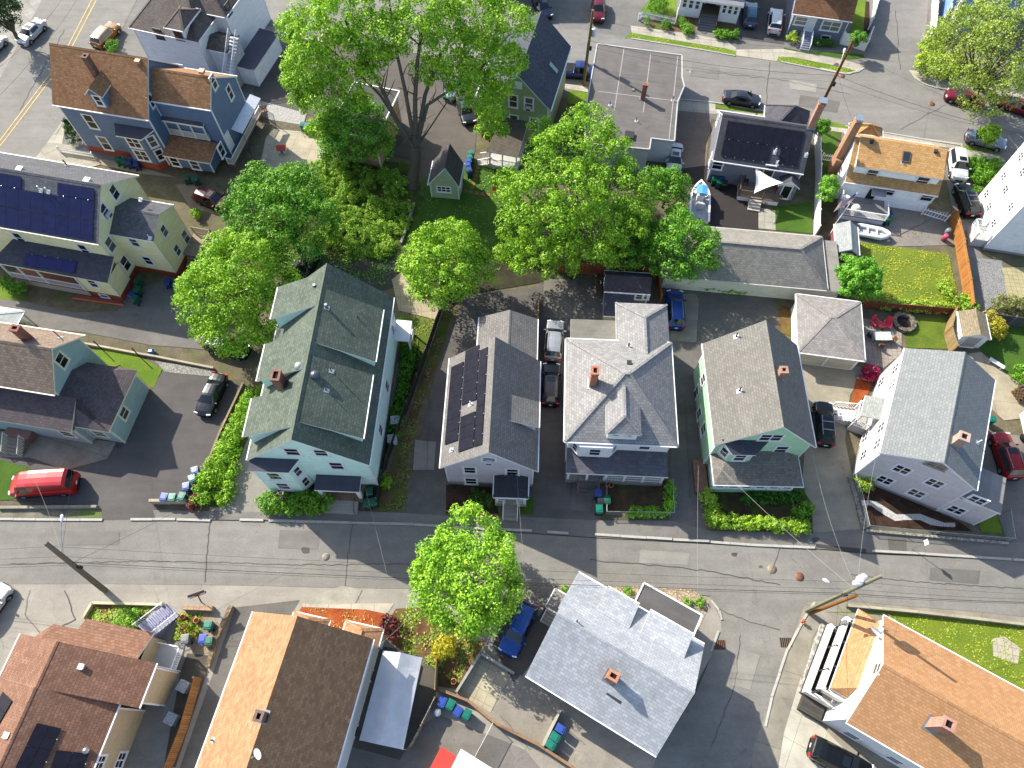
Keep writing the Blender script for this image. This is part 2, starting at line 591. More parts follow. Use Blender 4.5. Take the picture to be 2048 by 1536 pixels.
# ------------------------------------------------------------------ ground sheets
def sheet(name,m,layer,pts,kind='structure',z=None):
 zz=layer*0.006 if z is None else z
 w=[P(q)for q in pts]
 b=MB().use(m)
 ps=[(p.x,p.y,zz)for p in w]
 ar=sum(ps[k][0]*ps[(k+1)%len(ps)][1]-ps[(k+1)%len(ps)][0]*ps[k][1]for k in range(len(ps)))
 if ar<0:
  ps.reverse()
 b.face(ps)
 o=b.build(name,None)
 o['kind']=kind
 return o
def band(name,m,layer,pts,width,h=None,kind='structure',label=None,cat=None):
 w=[P(q)for q in pts]
 b=MB().use(m)
 for k in range(len(w)-1):
  p,q=w[k],w[k+1]
  d=(q-p)
  L=d.length
  d/=L
  r=Vector((d.y,-d.x,0))
  zz=layer*0.009+.004
  if h:
   n=max(1,round(L/2.2))
   for j in range(n):
    a,c=p+d*(L*j/n+.015),p+d*(L*(j+1)/n-.015)
    hh=h+random.uniform(-.015,.01)
    b.obox((a+c)/2+Vector((0,0,hh/2))+r*random.uniform(-.02,.02),d,r,(0,0,1),(c-a).length/2,width/2,hh/2)
  else:
   b.face([p+r*width/2+Vector((0,0,zz)),q+r*width/2+Vector((0,0,zz)),q-r*width/2+Vector((0,0,zz)),p-r*width/2+Vector((0,0,zz))])
 o=b.build(name,None)
 tag(o,label,cat,None,kind)
 return o
gb=MB().use(soil('#8a8069','#6d6752','#727a3c',0.5))
gb.face([(-400,-200,-.03),(400,-200,-.03),(400,500,-.03),(-400,500,-.03)])
tag(gb.build('ground'),kind='structure')
# ------------------------------------------------------------------ houses
WHITE=lambda:paint('#e6e6e8',0.5,dirt=0.1)
class House:
 def __init__(s,name,label,A_,B_,C_,z,cat='house',group=None):
  a,b,c=P(A_,z),P(B_,z),P(C_,z)
  d=(b-a)
  v=Vector((-d.y,d.x,0))
  if v.dot(c-a)<0:
   a,b=b,a
   d=-d
  s.o=Vector((a.x,a.y,0))
  s.ang=math.atan2(d.y,d.x)
  s.L=math.hypot(d.x,d.y)
  s.u=Vector((math.cos(s.ang),math.sin(s.ang),0))
  s.v=Vector((-s.u.y,s.u.x,0))
  s.Wd=s.v.dot(c-a)
  s.ze=z
  s.root=empty(name,s.o,s.ang,label,cat,group)
  s.parts={}
  s.order=[]
  s.later=[]
  s.pl={}
 def l(s,w):
  d=Vector(w)-s.o
  return Vector((d.dot(s.u),d.dot(s.v),d.z))
 def w(s,p):
  return s.o+s.u*p[0]+s.v*p[1]+Vector((0,0,p[2]))
 def lray(s,q):
  d=ray(q)
  return s.l(CAMP),Vector((d.dot(s.u),d.dot(s.v),d.z))
 def z(s,q,z):
  return s.l(P(q,z))
 def onu(s,q,u):
  o,d=s.lray(q)
  return o+d*((u-o.x)/d.x)
 def onv(s,q,v):
  o,d=s.lray(q)
  return o+d*((v-o.y)/d.y)
 def onpl(s,q,pl):
  p0,n=pl
  o,d=s.lray(q)
  return o+d*((p0-o).dot(n)/d.dot(n))
 def zof(s,u,v,q):
  wv=s.w((u,v,0))
  return zfit(wv.x,wv.y,q)
 def pfit(s,p):
  return proj(s.w(p))
 def ridge(s,obs,v0=None,z0=None):
  x=[s.Wd/2 if v0 is None else v0,s.ze+3 if z0 is None else z0]
  tg=[W(q)for _,q in obs]
  def res(x):
   o=[]
   for(u,_),t in zip(obs,tg):
    a=proj(s.w((u,x[0],x[1])))
    o+=[a[0]-t[0],a[1]-t[1]]
   return np.array(o)
  for _ in range(12):
   r0=res(x)
   J=np.stack([(res([x[0]+.01,x[1]])-r0)/.01,(res([x[0],x[1]+.01])-r0)/.01],1)
   dx=np.linalg.lstsq(J,-r0,rcond=None)[0]
   x=[x[0]+dx[0],x[1]+dx[1]]
  print('RIDGE',s.root.name,'L %.1f W %.1f vr %.2f zr %.2f res %s'%(s.L,s.Wd,x[0],x[1],np.round(res(x),1)))
  return x
 def mb(s,name,m,parent=None,key=None,label=None):
  key=key or name
  if key not in s.parts:
   s.parts[key]=(MB(),name,m,parent,label)
   s.order.append(key)
  b=s.parts[key][0]
  b.use(m)
  return b
 def sub(s,parent,name,m,fn,label=None):
  b=MB()
  b.use(m)
  fn(b)
  s.later.append((parent,name,b,label))
 def finish(s):
  objs={}
  for k in s.order:
   b,name,m,parent,label=s.parts[k]
   o=b.build(name,m,objs.get(parent,s.root),label)
   objs[k]=o
  for parent,name,b,label in s.later:
   b.build(name,None,objs.get(parent,s.root),label)
  s.objs=objs
  return s
# ---- roofs
 def gable(s,u0,u1,v0,v1,ze,zr,roof,fascia,wall=None,vr=None,oe=0.35,og=0.3,th=0.2,z0=0.0,key='roof',found=None,zl=None,zrr=None,wkey='wall',ridgecap=True):
  if vr is None:
   vr=(v0+v1)/2
  zl=ze if zl is None else zl
  zrr=ze if zrr is None else zrr
  R,Fa=s.mb('roof',roof,key=key),s.mb('fascia',fascia,key=key+'_fascia')
  R.slab([(u0,v0,zl),(u1,v0,zl),(u1,vr,zr),(u0,vr,zr)],th,Fa)
  R.slab([(u0,vr,zr),(u1,vr,zr),(u1,v1,zrr),(u0,v1,zrr)],th,Fa)
  if ridgecap:
   a=0.16
   sl,sr=(zr-zl)/(vr-v0),(zr-zrr)/(v1-vr)
   e=0.03
   R.slab([(u0-.01,vr-a,zr-sl*a+e),(u1+.01,vr-a,zr-sl*a+e),(u1+.01,vr,zr+e),(u0-.01,vr,zr+e)],0.03)
   R.slab([(u0-.01,vr,zr+e),(u1+.01,vr,zr+e),(u1+.01,vr+a,zr-sr*a+e),(u0-.01,vr+a,zr-sr*a+e)],0.03)
  s.mb('gutter',fascia,key=key+'_g1').box(u0,u1,v0-0.1,v0-0.003,zl-0.13,zl-0.012)
  s.mb('gutter',fascia,key=key+'_g2').box(u0,u1,v1+0.003,v1+0.1,zrr-0.13,zrr-0.012)
  sl,sr=(zr-zl)/(vr-v0),(zr-zrr)/(v1-vr)
  s.pl[key+'l']=(Vector((u0,v0,zl)),Vector((0,-sl,1)).normalized())
  s.pl[key+'r']=(Vector((u0,v1,zrr)),Vector((0,sr,1)).normalized())
  d=dict(u0=u0+og,u1=u1-og,v0=v0+oe,v1=v1-oe,vr=vr,zw0=zl+sl*oe-th-.01,zw1=zrr+sr*oe-th-.01,zr=zr-th-.02,sl=sl,sr=sr,ze=zl,zt=zr)
  if wall:
   Wm=s.mb('wall',wall,key=wkey)
   z0_=z0
   if found:
    fm,fz=found
    f=s.mb('foundation',fm,key=wkey+'_found')
    f.prism([(d['u0']-.0,d['v0']),(d['u1'],d['v0']),(d['u1'],d['v1']),(d['u0'],d['v1'])],z0,z0+fz,cap=False)
    z0_=z0+fz
   for uu,rev in((d['u0'],True),(d['u1'],False)):
    pts=[(uu,d['v0'],z0_),(uu,d['v1'],z0_),(uu,d['v1'],d['zw1']),(uu,vr,d['zr']),(uu,d['v0'],d['zw0'])]
    Wm.face(list(reversed(pts))if rev else pts)
   Wm.face([(d['u0'],d['v0'],z0_),(d['u1'],d['v0'],z0_),(d['u1'],d['v0'],d['zw0']),(d['u0'],d['v0'],d['zw0'])])
   Wm.face([(d['u1'],d['v1'],z0_),(d['u0'],d['v1'],z0_),(d['u0'],d['v1'],d['zw1']),(d['u1'],d['v1'],d['zw1'])])
   for uu,su in((d['u0'],-1),(d['u1'],1)):
    for vv,sv,zz in((d['v0'],-1,d['zw0']),(d['v1'],1,d['zw1'])):
     t=s.mb('corner_board',fascia,key=wkey+'_corner%d%d'%(su,sv))
     t.box(min(uu-su*.1,uu+su*.025),max(uu-su*.1,uu+su*.025),min(vv-sv*.1,vv+sv*.025),max(vv-sv*.1,vv+sv*.025),z0_,zz-.02)
  return d
 def hip(s,u0,u1,v0,v1,ze,zr,ru0,ru1,rv,roof,fascia,key='roof',th=0.2):
  R,Fa=s.mb('roof',roof,key=key),s.mb('fascia',fascia,key=key+'_fascia')
  a,b,c,d=(u0,v0,ze),(u1,v0,ze),(u1,v1,ze),(u0,v1,ze)
  p,q=(ru0,rv,zr),(ru1,rv,zr)
  if abs(ru0-ru1)<.01:
   fs=[[a,b,p],[b,c,p],[c,d,p],[d,a,p]]
  else:
   fs=[[a,b,q,p],[b,c,q],[c,d,p,q],[d,a,p]]
  for f in fs:
   R.face(f)
  for e0,e1 in((a,p),(b,q),(c,q),(d,p)):
   e0,e1=Vector(e0)+Vector((0,0,.015)),Vector(e1)+Vector((0,0,.015))
   R.beam(e0,e1,0.24,0.03)
  if abs(ru0-ru1)>.01:
   R.beam(Vector(p)+Vector((0,0,.02)),Vector(q)+Vector((0,0,.02)),0.24,0.03)
  lo=[Vector(k)-Vector((0,0,th))for k in(a,b,c,d)]
  top=[a,b,c,d]
  Fa.face(list(reversed(lo)))
  for k in range(4):
   j=(k+1)%4
   Fa.face([top[k],lo[k],lo[j],top[j]])
  for k,bb in enumerate(((u0,u1,v0-.1,v0-.003),(u0,u1,v1+.003,v1+.1),(u0-.1,u0-.003,v0,v1),(u1+.003,u1+.1,v0,v1))):
   s.mb('gutter',fascia,key=key+'_g%d'%k).box(*bb,ze-.13,ze-.012)
  V=Vector
  s.pl[key+'v0']=(V(a),V((0,-(zr-ze)/(rv-v0),1)).normalized())
  s.pl[key+'v1']=(V(d),V((0,(zr-ze)/(v1-rv),1)).normalized())
  s.pl[key+'u0']=(V(a),V((-(zr-ze)/(ru0-u0),0,1)).normalized()if ru0>u0+.01 else V((0,0,1)))
  s.pl[key+'u1']=(V(b),V(((zr-ze)/(u1-ru1),0,1)).normalized()if ru1<u1-.01 else V((0,0,1)))
 def flat(s,pts,roof,edge,th=0.25,key='flat_roof',name='roof',lip=0.0):
  R,Fa=s.mb(name,roof,key=key),s.mb('fascia',edge,key=key+'_fascia')
  R.slab(pts,th,Fa)
  n=len(pts)
  if lip:
   for k in range(n):
    a,b=Vector(pts[k]),Vector(pts[(k+1)%n])
    Fa.beam(a+Vector((0,0,lip/2)),b+Vector((0,0,lip/2)),0.14,lip)
  c=[Vector(p)for p in pts[:3]]
  s.pl[key]=(c[0],(c[1]-c[0]).cross(c[2]-c[0]).normalized())
 def boxw(s,u0,u1,v0,v1,z0,z1,m,key='wall',name='wall',cap=False,trim=None):
  s.mb(name,m,key=key).prism([(u0,v0),(u1,v0),(u1,v1),(u0,v1)],z0,z1,cap)
  if trim:
   for uu,su in((u0,-1),(u1,1)):
    for vv,sv in((v0,-1),(v1,1)):
     t=s.mb('corner_board',trim,key=key+'_corner%d%d'%(su,sv))
     t.box(min(uu-su*.1,uu+su*.025),max(uu-su*.1,uu+su*.025),min(vv-sv*.1,vv+sv*.025),max(vv-sv*.1,vv+sv*.025),z0,z1-.02)
 def shed(s,vf,outer,inner,plane,roof,edge,wall,zlow,key,inset=0.3,th=0.16,rise=None):
  if rise:
   p0,n=plane
   best=(1e9,vf)
   for k in range(400):
    t_=-2+k*.01 if vf<s.Wd/2 else s.Wd-2+k*.01
    zz=(s.onv(outer[0],t_).z+s.onv(outer[1],t_).z)/2
    best=min(best,(abs(zz-(p0.z-(t_-p0.y)*n.y/n.z)-rise),t_))
   vf=best[1]
   print('SHED',s.root.name,key,'vf %.2f err %.2f'%(vf,best[0]))
  a,b=s.onv(outer[0],vf),s.onv(outer[1],vf)
  if a.x>b.x:
   a,b=b,a
   inner=(inner[1],inner[0])
  zz=(a.z+b.z)/2
  c,d=s.onpl(inner[1],plane),s.onpl(inner[0],plane)
  vi=(c.y+d.y)/2
  p0,n=plane
  zi=p0.z-(vi-p0.y)*n.y/n.z+0.02
  ua,ub=a.x,b.x
  pts=[(ua,vf,zz),(ub,vf,zz),(ub,vi,zi),(ua,vi,zi)]
  if vf>vi:
   pts.reverse()
  R,Fa=s.mb('roof',roof,key=key),s.mb('fascia',edge,key=key+'_fascia')
  R.slab(pts,th,Fa)
  sg=1 if vf<vi else-1
  s.mb('gutter',edge,key=key+'_g').box(ua,ub,min(vf-sg*.1,vf-sg*.003),max(vf-sg*.1,vf-sg*.003),zz-.13,zz-.012)
  sl=(zi-zz)/(vi-vf)
  vw=vf+sg*inset
  zw=zz+sl*(vw-vf)-th-.01
  wu0,wu1=ua+.2,ub-.2
  zr=lambda v:p0.z-(v-p0.y)*n.y/n.z
  Wm=s.mb('wall',wall,key=key+'_wall')
  zb=max(min(zr(vw)-.1,zw-.1),zlow)
  Wm.face([(wu0,vw,zb),(wu1,vw,zb),(wu1,vw,zw),(wu0,vw,zw)]if sg>0 else[(wu1,vw,zb),(wu0,vw,zb),(wu0,vw,zw),(wu1,vw,zw)])
  ve=vi-sg*.05
  for uu in(wu0,wu1):
   pt=[(uu,vw,zb),(uu,vw,zw),(uu,ve,zi-th-.02),(uu,ve,zi-.45)]
   if(uu==wu0)==(sg>0):
    pt.reverse()
   Wm.face(pt)
  s.pl[key]=(Vector(pts[0]),(Vector(pts[1])-Vector(pts[0])).cross(Vector(pts[2])-Vector(pts[0])).normalized())
  return dict(u0=wu0,u1=wu1,v=vw,z=zw,zb=zb)
# ---- openings
 def wincore(s,c,r,w=0.9,h=1.5,frame=None,gl=None,ac=False,mull=0,name='window',sash=True,door=False):
  frame=frame or WHITE()
  gl=gl or glass(tint=0.55)
  c,r=Vector(c),Vector(r).normalized()
  up=Vector((0,0,1))
  n=r.cross(up)
  f=MB().use(frame)
  t=0.13
  for sx in(-1,1):
   f.obox(c+r*(sx*(w/2+t/2)),r,n,up,t/2,0.05,h/2+t)
  f.obox(c+up*(h/2+t/2),r,n,up,w/2-.002,0.055,t/2)
  f.obox(c-up*(h/2+t/2),r,n,up,w/2-.002,0.055,t/2)
  f.obox(c-up*(h/2+t+.03),r,n,up,w/2+t+.04,0.1,0.028)
  if sash:
   f.obox(c,r,n,up,w/2-.002,0.04,0.04)
   for sx in(-1,1):
    f.obox(c+r*(sx*(w/2-.03)),r,n,up,.027,0.037,h/2-.002)
  for k in range(mull):
   x=-w/2+w*(k+1)/(mull+1)
   f.obox(c+r*x,r,n,up,.05,0.046,h/2-.002)
  o=f.build(name,None,s.root)
  g=MB().use(gl)
  g.obox(c,r,n,up,w/2-.01,0.022,h/2-.01)
  g.build('pane',None,o)
  if ac:
   k=MB().use(paint('#d9d8d2'))
   k.obox(c-up*(h/2-.2)+n*.2,r,n,up,.3,.22,.19)
   k.use(rubber('#55565a'))
   k.obox(c-up*(h/2-.2)+n*.425,r,n,up,.24,.004,.14)
   k.build('air_conditioner',None,o)
  return o
 def win(s,face,pos,q=None,w=0.9,h=1.5,uz=None,**k):
  r={'u+':(0,1,0),'u-':(0,-1,0),'v+':(-1,0,0),'v-':(1,0,0)}[face]
  if uz is not None:
   c=Vector((pos,uz[0],uz[1]))if face[0]=='u' else Vector((uz[0],pos,uz[1]))
  else:
   c=s.onu(q,pos)if face[0]=='u' else s.onv(q,pos)
  return s.wincore(c,r,w,h,**k)
# ---- roof furniture
 def chimney(s,plane,base,top,w=0.75,d=0.6,m=None,roof='roof',cap=None,h=None,label=None):
  c=s.onpl(base,plane)if not isinstance(base,Vector)else base
  zt=s.zof(c.x,c.y,top)if h is None else c.z+h
  zt=max(zt,c.z+.6)
  m=m or brick()
  def f(b):
   z0=c.z-.7
   b.prism([(c.x-w/2,c.y-d/2),(c.x+w/2,c.y-d/2),(c.x+w/2,c.y+d/2),(c.x-w/2,c.y+d/2)],z0,zt-.2,False)
   q=.05
   t=.14
   b.box(c.x-w/2-q,c.x+w/2+q,c.y-d/2-q,c.y-d/2+t,zt-.2,zt)
   b.box(c.x-w/2-q,c.x+w/2+q,c.y+d/2-t,c.y+d/2+q,zt-.2,zt)
   b.box(c.x-w/2-q,c.x-w/2+t,c.y-d/2+t,c.y+d/2-t,zt-.2,zt-.002)
   b.box(c.x+w/2-t,c.x+w/2+q,c.y-d/2+t,c.y+d/2-t,zt-.2,zt-.002)
   b.use(rubber('#1c1a19'))
   b.face([(c.x-w/2+t,c.y-d/2+t,zt-.17),(c.x+w/2-t,c.y-d/2+t,zt-.17),(c.x+w/2-t,c.y+d/2-t,zt-.17),(c.x-w/2+t,c.y+d/2-t,zt-.17)])
   b.use(metal('#8e9298',0.6,0.5))
   n=plane[1]
   for sx,sy in((-1,-1),(1,-1),(1,1),(-1,1)):
    pass
   zz=lambda u,v:plane[0].z-((u-plane[0].x)*n.x+(v-plane[0].y)*n.y)/n.z
   e=.14
   u0,u1,v0,v1=c.x-w/2-e,c.x+w/2+e,c.y-d/2-e,c.y+d/2+e
   b.slab([(u0,v0,zz(u0,v0)+.05),(u1,v0,zz(u1,v0)+.05),(u1,v1,zz(u1,v1)+.05),(u0,v1,zz(u0,v1)+.05)],.04)
   if cap:
    b.use(cap)
    b.box(c.x-w/2-.08,c.x+w/2+.08,c.y-d/2-.08,c.y+d/2+.08,zt+.25,zt+.31)
    for sx in(-1,1):
     for sy in(-1,1):
      b.box(c.x+sx*w*.42-.03,c.x+sx*w*.42+.03,c.y+sy*d*.42-.03,c.y+sy*d*.42+.03,zt,zt+.25)
  s.sub(roof,'chimney',m,f,label)
 def pipe(s,plane,q,h=0.45,r=0.06,m=None,roof='roof',flash=True):
  c=s.onpl(q,plane)
  m=m or rubber('#4a4a4c')
  def f(b):
   b.tube([c-Vector((0,0,.1)),c+Vector((0,0,h))],r,8)
   if flash:
    b.use(metal('#c9ccd0',.5,.3))
    n=plane[1]
    e=.2
    zz=lambda u,v:plane[0].z-((u-plane[0].x)*n.x+(v-plane[0].y)*n.y)/n.z+.035
    b.slab([(c.x+a*e,c.y+bb*e,zz(c.x+a*e,c.y+bb*e))for a,bb in((-1,-1),(1,-1),(1,1),(-1,1))],.02)
  s.sub(roof,'vent_pipe',m,f)
 def boxvent(s,plane,q,m=None,roof='roof',w=.32,h=.22):
  c=s.onpl(q,plane)
  def f(b):
   b.box(c.x-w/2,c.x+w/2,c.y-w/2,c.y+w/2,c.z-.15,c.z+h-.05)
   b.box(c.x-w/2-.05,c.x+w/2+.05,c.y-w/2-.05,c.y+w/2+.05,c.z+h-.05,c.z+h)
  s.sub(roof,'roof_vent',m or rubber('#3a3a3c'),f)
 def turbine(s,plane,q,roof='roof',r=.22,m=None):
  c=s.onpl(q,plane)
  def f(b):
   b.lathe([(r*.8,-.2),(r*.8,.12),(r*1.25,.14),(r*1.25,.2),(r*1.1,.32),(r*.6,.42),(.01,.45)],c,16)
  s.sub(roof,'roof_vent',m or metal('#8d9496',.4,.5),f)
 def dish(s,c,to,roof='roof',r=.4,m=None,pole=.5):
  c=Vector(c)
  to=Vector(to).normalized()
  def f(b):
   b.tube([c-Vector((0,0,.1)),c+Vector((0,0,pole*.6)),c+Vector((0,0,pole))+to*.06],.03,6)
   b.use(m or paint('#d9dadd'))
   o=c+Vector((0,0,pole))+to*.1
   x=to.cross(Vector((0,0,1))).normalized()
   y=x.cross(to)
   prev=None
   V,F=[(o)],[]
   n=16
   for k in(1,2,3):
    for j in range(n):
     t=2*math.pi*j/n
     V.append(o+(x*math.cos(t)+y*math.sin(t))*(r*k/3)+to*(.12*r*k*k/9))
   for j in range(n):
    F.append((0,1+j,1+(j+1)%n))
    for k in(0,1):
     F.append((1+k*n+j,1+(k+1)*n+j,1+(k+1)*n+(j+1)%n,1+k*n+(j+1)%n))
   b.mesh(V,F,True)
   b.use(metal())
   b.tube([o-y*r,o-y*r*.3+to*r*1.1],.018,5)
   b.obox(o-y*r*.25+to*r*1.12,x,to,y,.05,.08,.05)
  s.sub(roof,'satellite_dish',metal('#9a9a9c'),f)
 def panels(s,plane,corner,eu,ev,cells,pw=1.65,ph=1.0,roof='roof',lift=.1,gap=.02,blue=0.0):
  n=plane[1]
  for i,j in cells:
   p=corner+eu*(i*(pw+gap))+ev*(j*(ph+gap))+n*lift
   def f(b,p=p):
    c=p+eu*pw/2+ev*ph/2
    q=[p,p+eu*pw,p+eu*pw+ev*ph,p+ev*ph]
    if(q[1]-q[0]).cross(q[2]-q[0]).dot(n)<0:
     q.reverse()
    b.face(q)
    b.use(metal('#26262c',.5,.4))
    lo=[k-n*.04 for k in q]
    for k in range(4):
     m=(k+1)%4
     b.face([q[k],lo[k],lo[m],q[m]])
    b.face(list(reversed(lo)))
   s.sub(roof,'solar_panel',solar(blue=blue),f)
 def clamps(s,pts,roof='roof',m=None):
  for p in pts:
   s.sub(roof,'panel_clamp',m or metal('#d8d8da',.4,.3),lambda b,p=p:b.box(p.x-.03,p.x+.03,p.y-.03,p.y+.03,p.z-.02,p.z+.02))
 def steps(s,cu,cv,dr,w,z1,n,tread=.28,m=None,rail=None,key='steps'):
  b=s.mb('steps',m,key=key)
  dr=Vector((dr[0],dr[1],0)).normalized()
  r=Vector((dr.y,-dr.x,0))
  c=Vector((cu,cv,0))
  for k in range(n):
   z=z1*(n-k)/(n+1)
   p=c+dr*(tread*(k+.5))
   b.obox(p+Vector((0,0,z/2)),r,dr,(0,0,1),w/2,tread/2,z/2)
  if rail:
   t=s.mb('handrail',rail,key=key+'_rail')
   for sx in(-1,1):
    a=c+r*(sx*(w/2-.04))+Vector((0,0,z1+.85))
    e=c+r*(sx*(w/2-.04))+dr*(tread*n)+Vector((0,0,.95))
    t.beam(a,e,.07,.05)
    t.beam(a-Vector((0,0,.85)),a,.08)
    t.beam(e-Vector((0,0,.95)),e,.08)
    for q in range(1,n*2):
     f=q/(n*2)
     pt=a.lerp(e,f)
     t.beam(pt-Vector((0,0,.75)),pt,.035)
 def railing(s,p,q,z,h=.95,m=None,key='railing',pitch=.16,post=True,lat=None):
  t=s.mb('railing',m or WHITE(),key=key)
  p,q=Vector((p[0],p[1],z)),Vector((q[0],q[1],z))
  up=Vector((0,0,1))
  t.beam(p+up*h,q+up*h,.09,.05)
  t.beam(p+up*.1,q+up*.1,.06,.05)
  if post:
   for e in(p,q):
    t.beam(e,e+up*(h+.08),.1)
  if lat:
   b=s.mb('lattice',lat,key=key+'_lat')
   b.face([p+up*.1,q+up*.1,q+up*h,p+up*h])
  else:
   n=max(2,int((q-p).length/pitch))
   for k in range(1,n):
    c=p.lerp(q,k/n)
    t.beam(c+up*.1,c+up*h,.035)
def gutterpipe(h,p,z1,key='downspout',m=None):
 t=h.mb('downspout',m or WHITE(),key=key)
 t.tube([(p[0],p[1],0.1),(p[0],p[1],z1)],.05,6)
_cnt=[0]
_sheet0=sheet
def sheet(name,m,layer,pts,kind='structure'):
 _cnt[0]+=1
 return _sheet0(name,m,layer,pts,kind,z=0.009*layer+0.0012*(_cnt[0]%7))
ROAD=asphalt('#959189',seed=1,patch=0.16,crack=.7)
LOT=asphalt('#8d8a84',seed=3,patch=0.28)
DARK=asphalt('#6d665f',seed=5,patch=0.2,crack=0.5)
NEWA=asphalt('#6b6663',seed=2,patch=0.22,crack=0.25,gravel=.08)
BROWN=asphalt('#8d7f72',seed=6,patch=0.2,crack=0.5)
PAVE=asphalt('#8f8a82',seed=4,patch=0.22)
CONC=concrete('#cdc5b2',1.6,.05)
CONC2=concrete('#aaa392',6.0,.3,.35)
OLDC=asphalt('#b0a99c',seed=8,patch=0.2,crack=1.2)
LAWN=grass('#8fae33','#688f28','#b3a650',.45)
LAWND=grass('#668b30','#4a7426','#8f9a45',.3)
WILD=grass('#8aa234','#5d8127','#b59a58',.9)
MULCH=soil('#5a4338','#3a2c26','#4c4a2a',.25)
BEDS=soil('#8e6b4d','#6a4c37','#7d8838',.7)
ORANGE=soil('#c96a3c','#9c4a28','#a87a3c',.2)
GRAV=stones('#c5c0b4','#8e8a82',9)
sheet('lot',LOT,1,[(-120,-60),(2170,-60),(2170,340),(1900,330),(1430,240),(1190,200),(1000,190),(580,120),(540,220),(490,300),(300,330),(60,330),(-120,420)])
sheet('driveway',DARK,1,[(500,170),(600,60),(850,100),(960,190),(950,300),(930,400),(850,400),(838,320),(720,300),(620,230),(520,215)])
sheet('driveway',asphalt('#85807a',seed=9),1,[(-120,560),(60,560),(180,610),(255,585),(400,540),(440,600),(440,705),(425,700),(300,690),(170,665),(60,655),(-120,655)])
sheet('driveway',NEWA,1,[(327,738),(489,767),(411,943),(390,985),(306,1022),(311,1041),(207,1041),(200,1012),(0,1000),(0,900),(120,935),(260,860)])
sheet('driveway',asphalt('#a29c92',seed=10),1,[(412,1040),(440,960),(500,830),(540,880),(575,1000),(520,1030)])
sheet('driveway',asphalt('#77726c',seed=11),1,[(905,655),(930,590),(1085,575),(1085,640),(1080,900),(905,900),(890,1036),(806,1036),(830,930),(862,780),(890,690)])
sheet('driveway',asphalt('#77726c',seed=12),1,[(1075,720),(1080,530),(1330,545),(1330,690),(1140,690),(1135,950),(1200,1000),(1200,1042),(1036,1036),(1070,960)])
sheet('driveway',asphalt('#7e7973',seed=13),1,[(1325,575),(1545,590),(1556,660),(1420,700),(1400,760),(1412,1064),(1338,1044),(1340,890),(1330,700)])
sheet('driveway',asphalt('#b1a894',seed=14),1,[(1590,715),(1735,735),(1700,790),(1690,880),(1705,955),(1740,1075),(1628,1070),(1605,960),(1612,850)])
sheet('driveway',asphalt('#8b857d',seed=15),1,[(1940,860),(2120,880),(2120,1100),(2015,1086),(1985,1000)])
sheet('driveway',BROWN,1,[(1345,205),(1425,218),(1412,330),(1405,360),(1340,380),(1330,300)])
sheet('driveway',asphalt('#3f3a37',seed=2,patch=.15,crack=.1,gravel=.08),1,[(1340,340),(1420,330),(1440,345),(1517,410),(1517,462),(1400,450),(1380,380)])
sheet('driveway',asphalt('#8f8b86',seed=16),1,[(1885,318),(1955,330),(1960,395),(1960,500),(1985,560),(1970,640),(1935,640),(1925,540),(1905,420)])
sheet('driveway',asphalt('#98928a',seed=17),1,[(1670,430),(1730,400),(1900,425),(1912,490),(1720,495),(1680,480)])
sheet('pavement',OLDC,1,[(-120,1160),(500,1168),(860,1176),(1050,1165),(1280,1172),(1428,1195),(1450,1262),(1310,1520),(1290,1620),(-120,1620)])
sheet('pavement',CONC2,1,[(1428,1195),(1640,1195),(1740,1200),(2170,1228),(2170,1620),(1480,1620),(1560,1330)])
sheet('driveway',asphalt('#7d7871',seed=18),2,[(470,1215),(600,1200),(580,1235),(506,1223),(440,1400),(380,1620),(330,1620),(425,1350)])
sheet('driveway',asphalt('#8e8880',seed=19),2,[(860,1440),(880,1430),(1150,1540),(1180,1620),(640,1620),(690,1480),(760,1500),(800,1500)])
sheet('driveway',asphalt('#6b655c',seed=20),2,[(750,1290),(870,1310),(872,1400),(800,1520),(690,1490)])
sheet('driveway',asphalt('#a8a092',seed=21),2,[(1040,1350),(1100,1380),(1320,1510),(1300,1620),(1150,1620),(985,1420)])
sheet('driveway',DARK,2,[(985,1290),(1040,1170),(1110,1190),(1090,1290),(1030,1370)])
sheet('road',ROAD,3,[(-120,1039),(206,1041),(260,1040),(540,1043),(800,1047),(960,1061),(1190,1077),(1420,1089),(1630,1099),(1740,1109),(2048,1121),(2170,1127),(2170,1242),(2048,1234),(1960,1224),(1830,1214),(1740,1206),(1640,1200),(1600,1206),(1420,1192),(1276,1175),(1048,1166),(860,1178),(640,1175),(500,1171),(250,1168),(-120,1168)])
sheet('road',asphalt('#959189',seed=22,patch=.16),3,[(1419,1190),(1441,1240),(1443,1262),(1432,1290),(1390,1390),(1313,1512),(1280,1620),(1480,1620),(1515,1475),(1545,1385),(1577,1290),(1603,1222),(1612,1203)])
sheet('road',asphalt('#94908a',seed=23,patch=.12),3,[(505,51),(420,-60),(600,-60),(900,25),(1100,48),(1180,62),(1261,77),(1472,113),(1556,124),(1680,147),(1728,135),(1737,96),(1755,0),(1757,-60),(1862,-60),(1850,80),(1841,115),(1819,141),(1839,165),(1891,182),(2048,226),(2170,260),(2170,350),(2048,320),(1919,292),(1690,254),(1540,226),(1430,207),(1357,200),(1130,166),(1000,132),(800,102),(590,65)])
sheet('road',asphalt('#96928a',seed=24,patch=.12),3,[(116,-60),(300,-60),(274,0),(232,81),(77,313),(60,345),(-120,430),(-120,300),(0,158)])
for dx in(0,9):
 band('road_marking',paint('#d9b45a',.8,dirt=.3),5,[(205+dx,-40),(122+dx,120),(0+dx,282),(-60+dx,352)],.13)
sheet('pavement',PAVE,4,[(-120,1010),(200,1014),(207,1039),(-120,1037)])
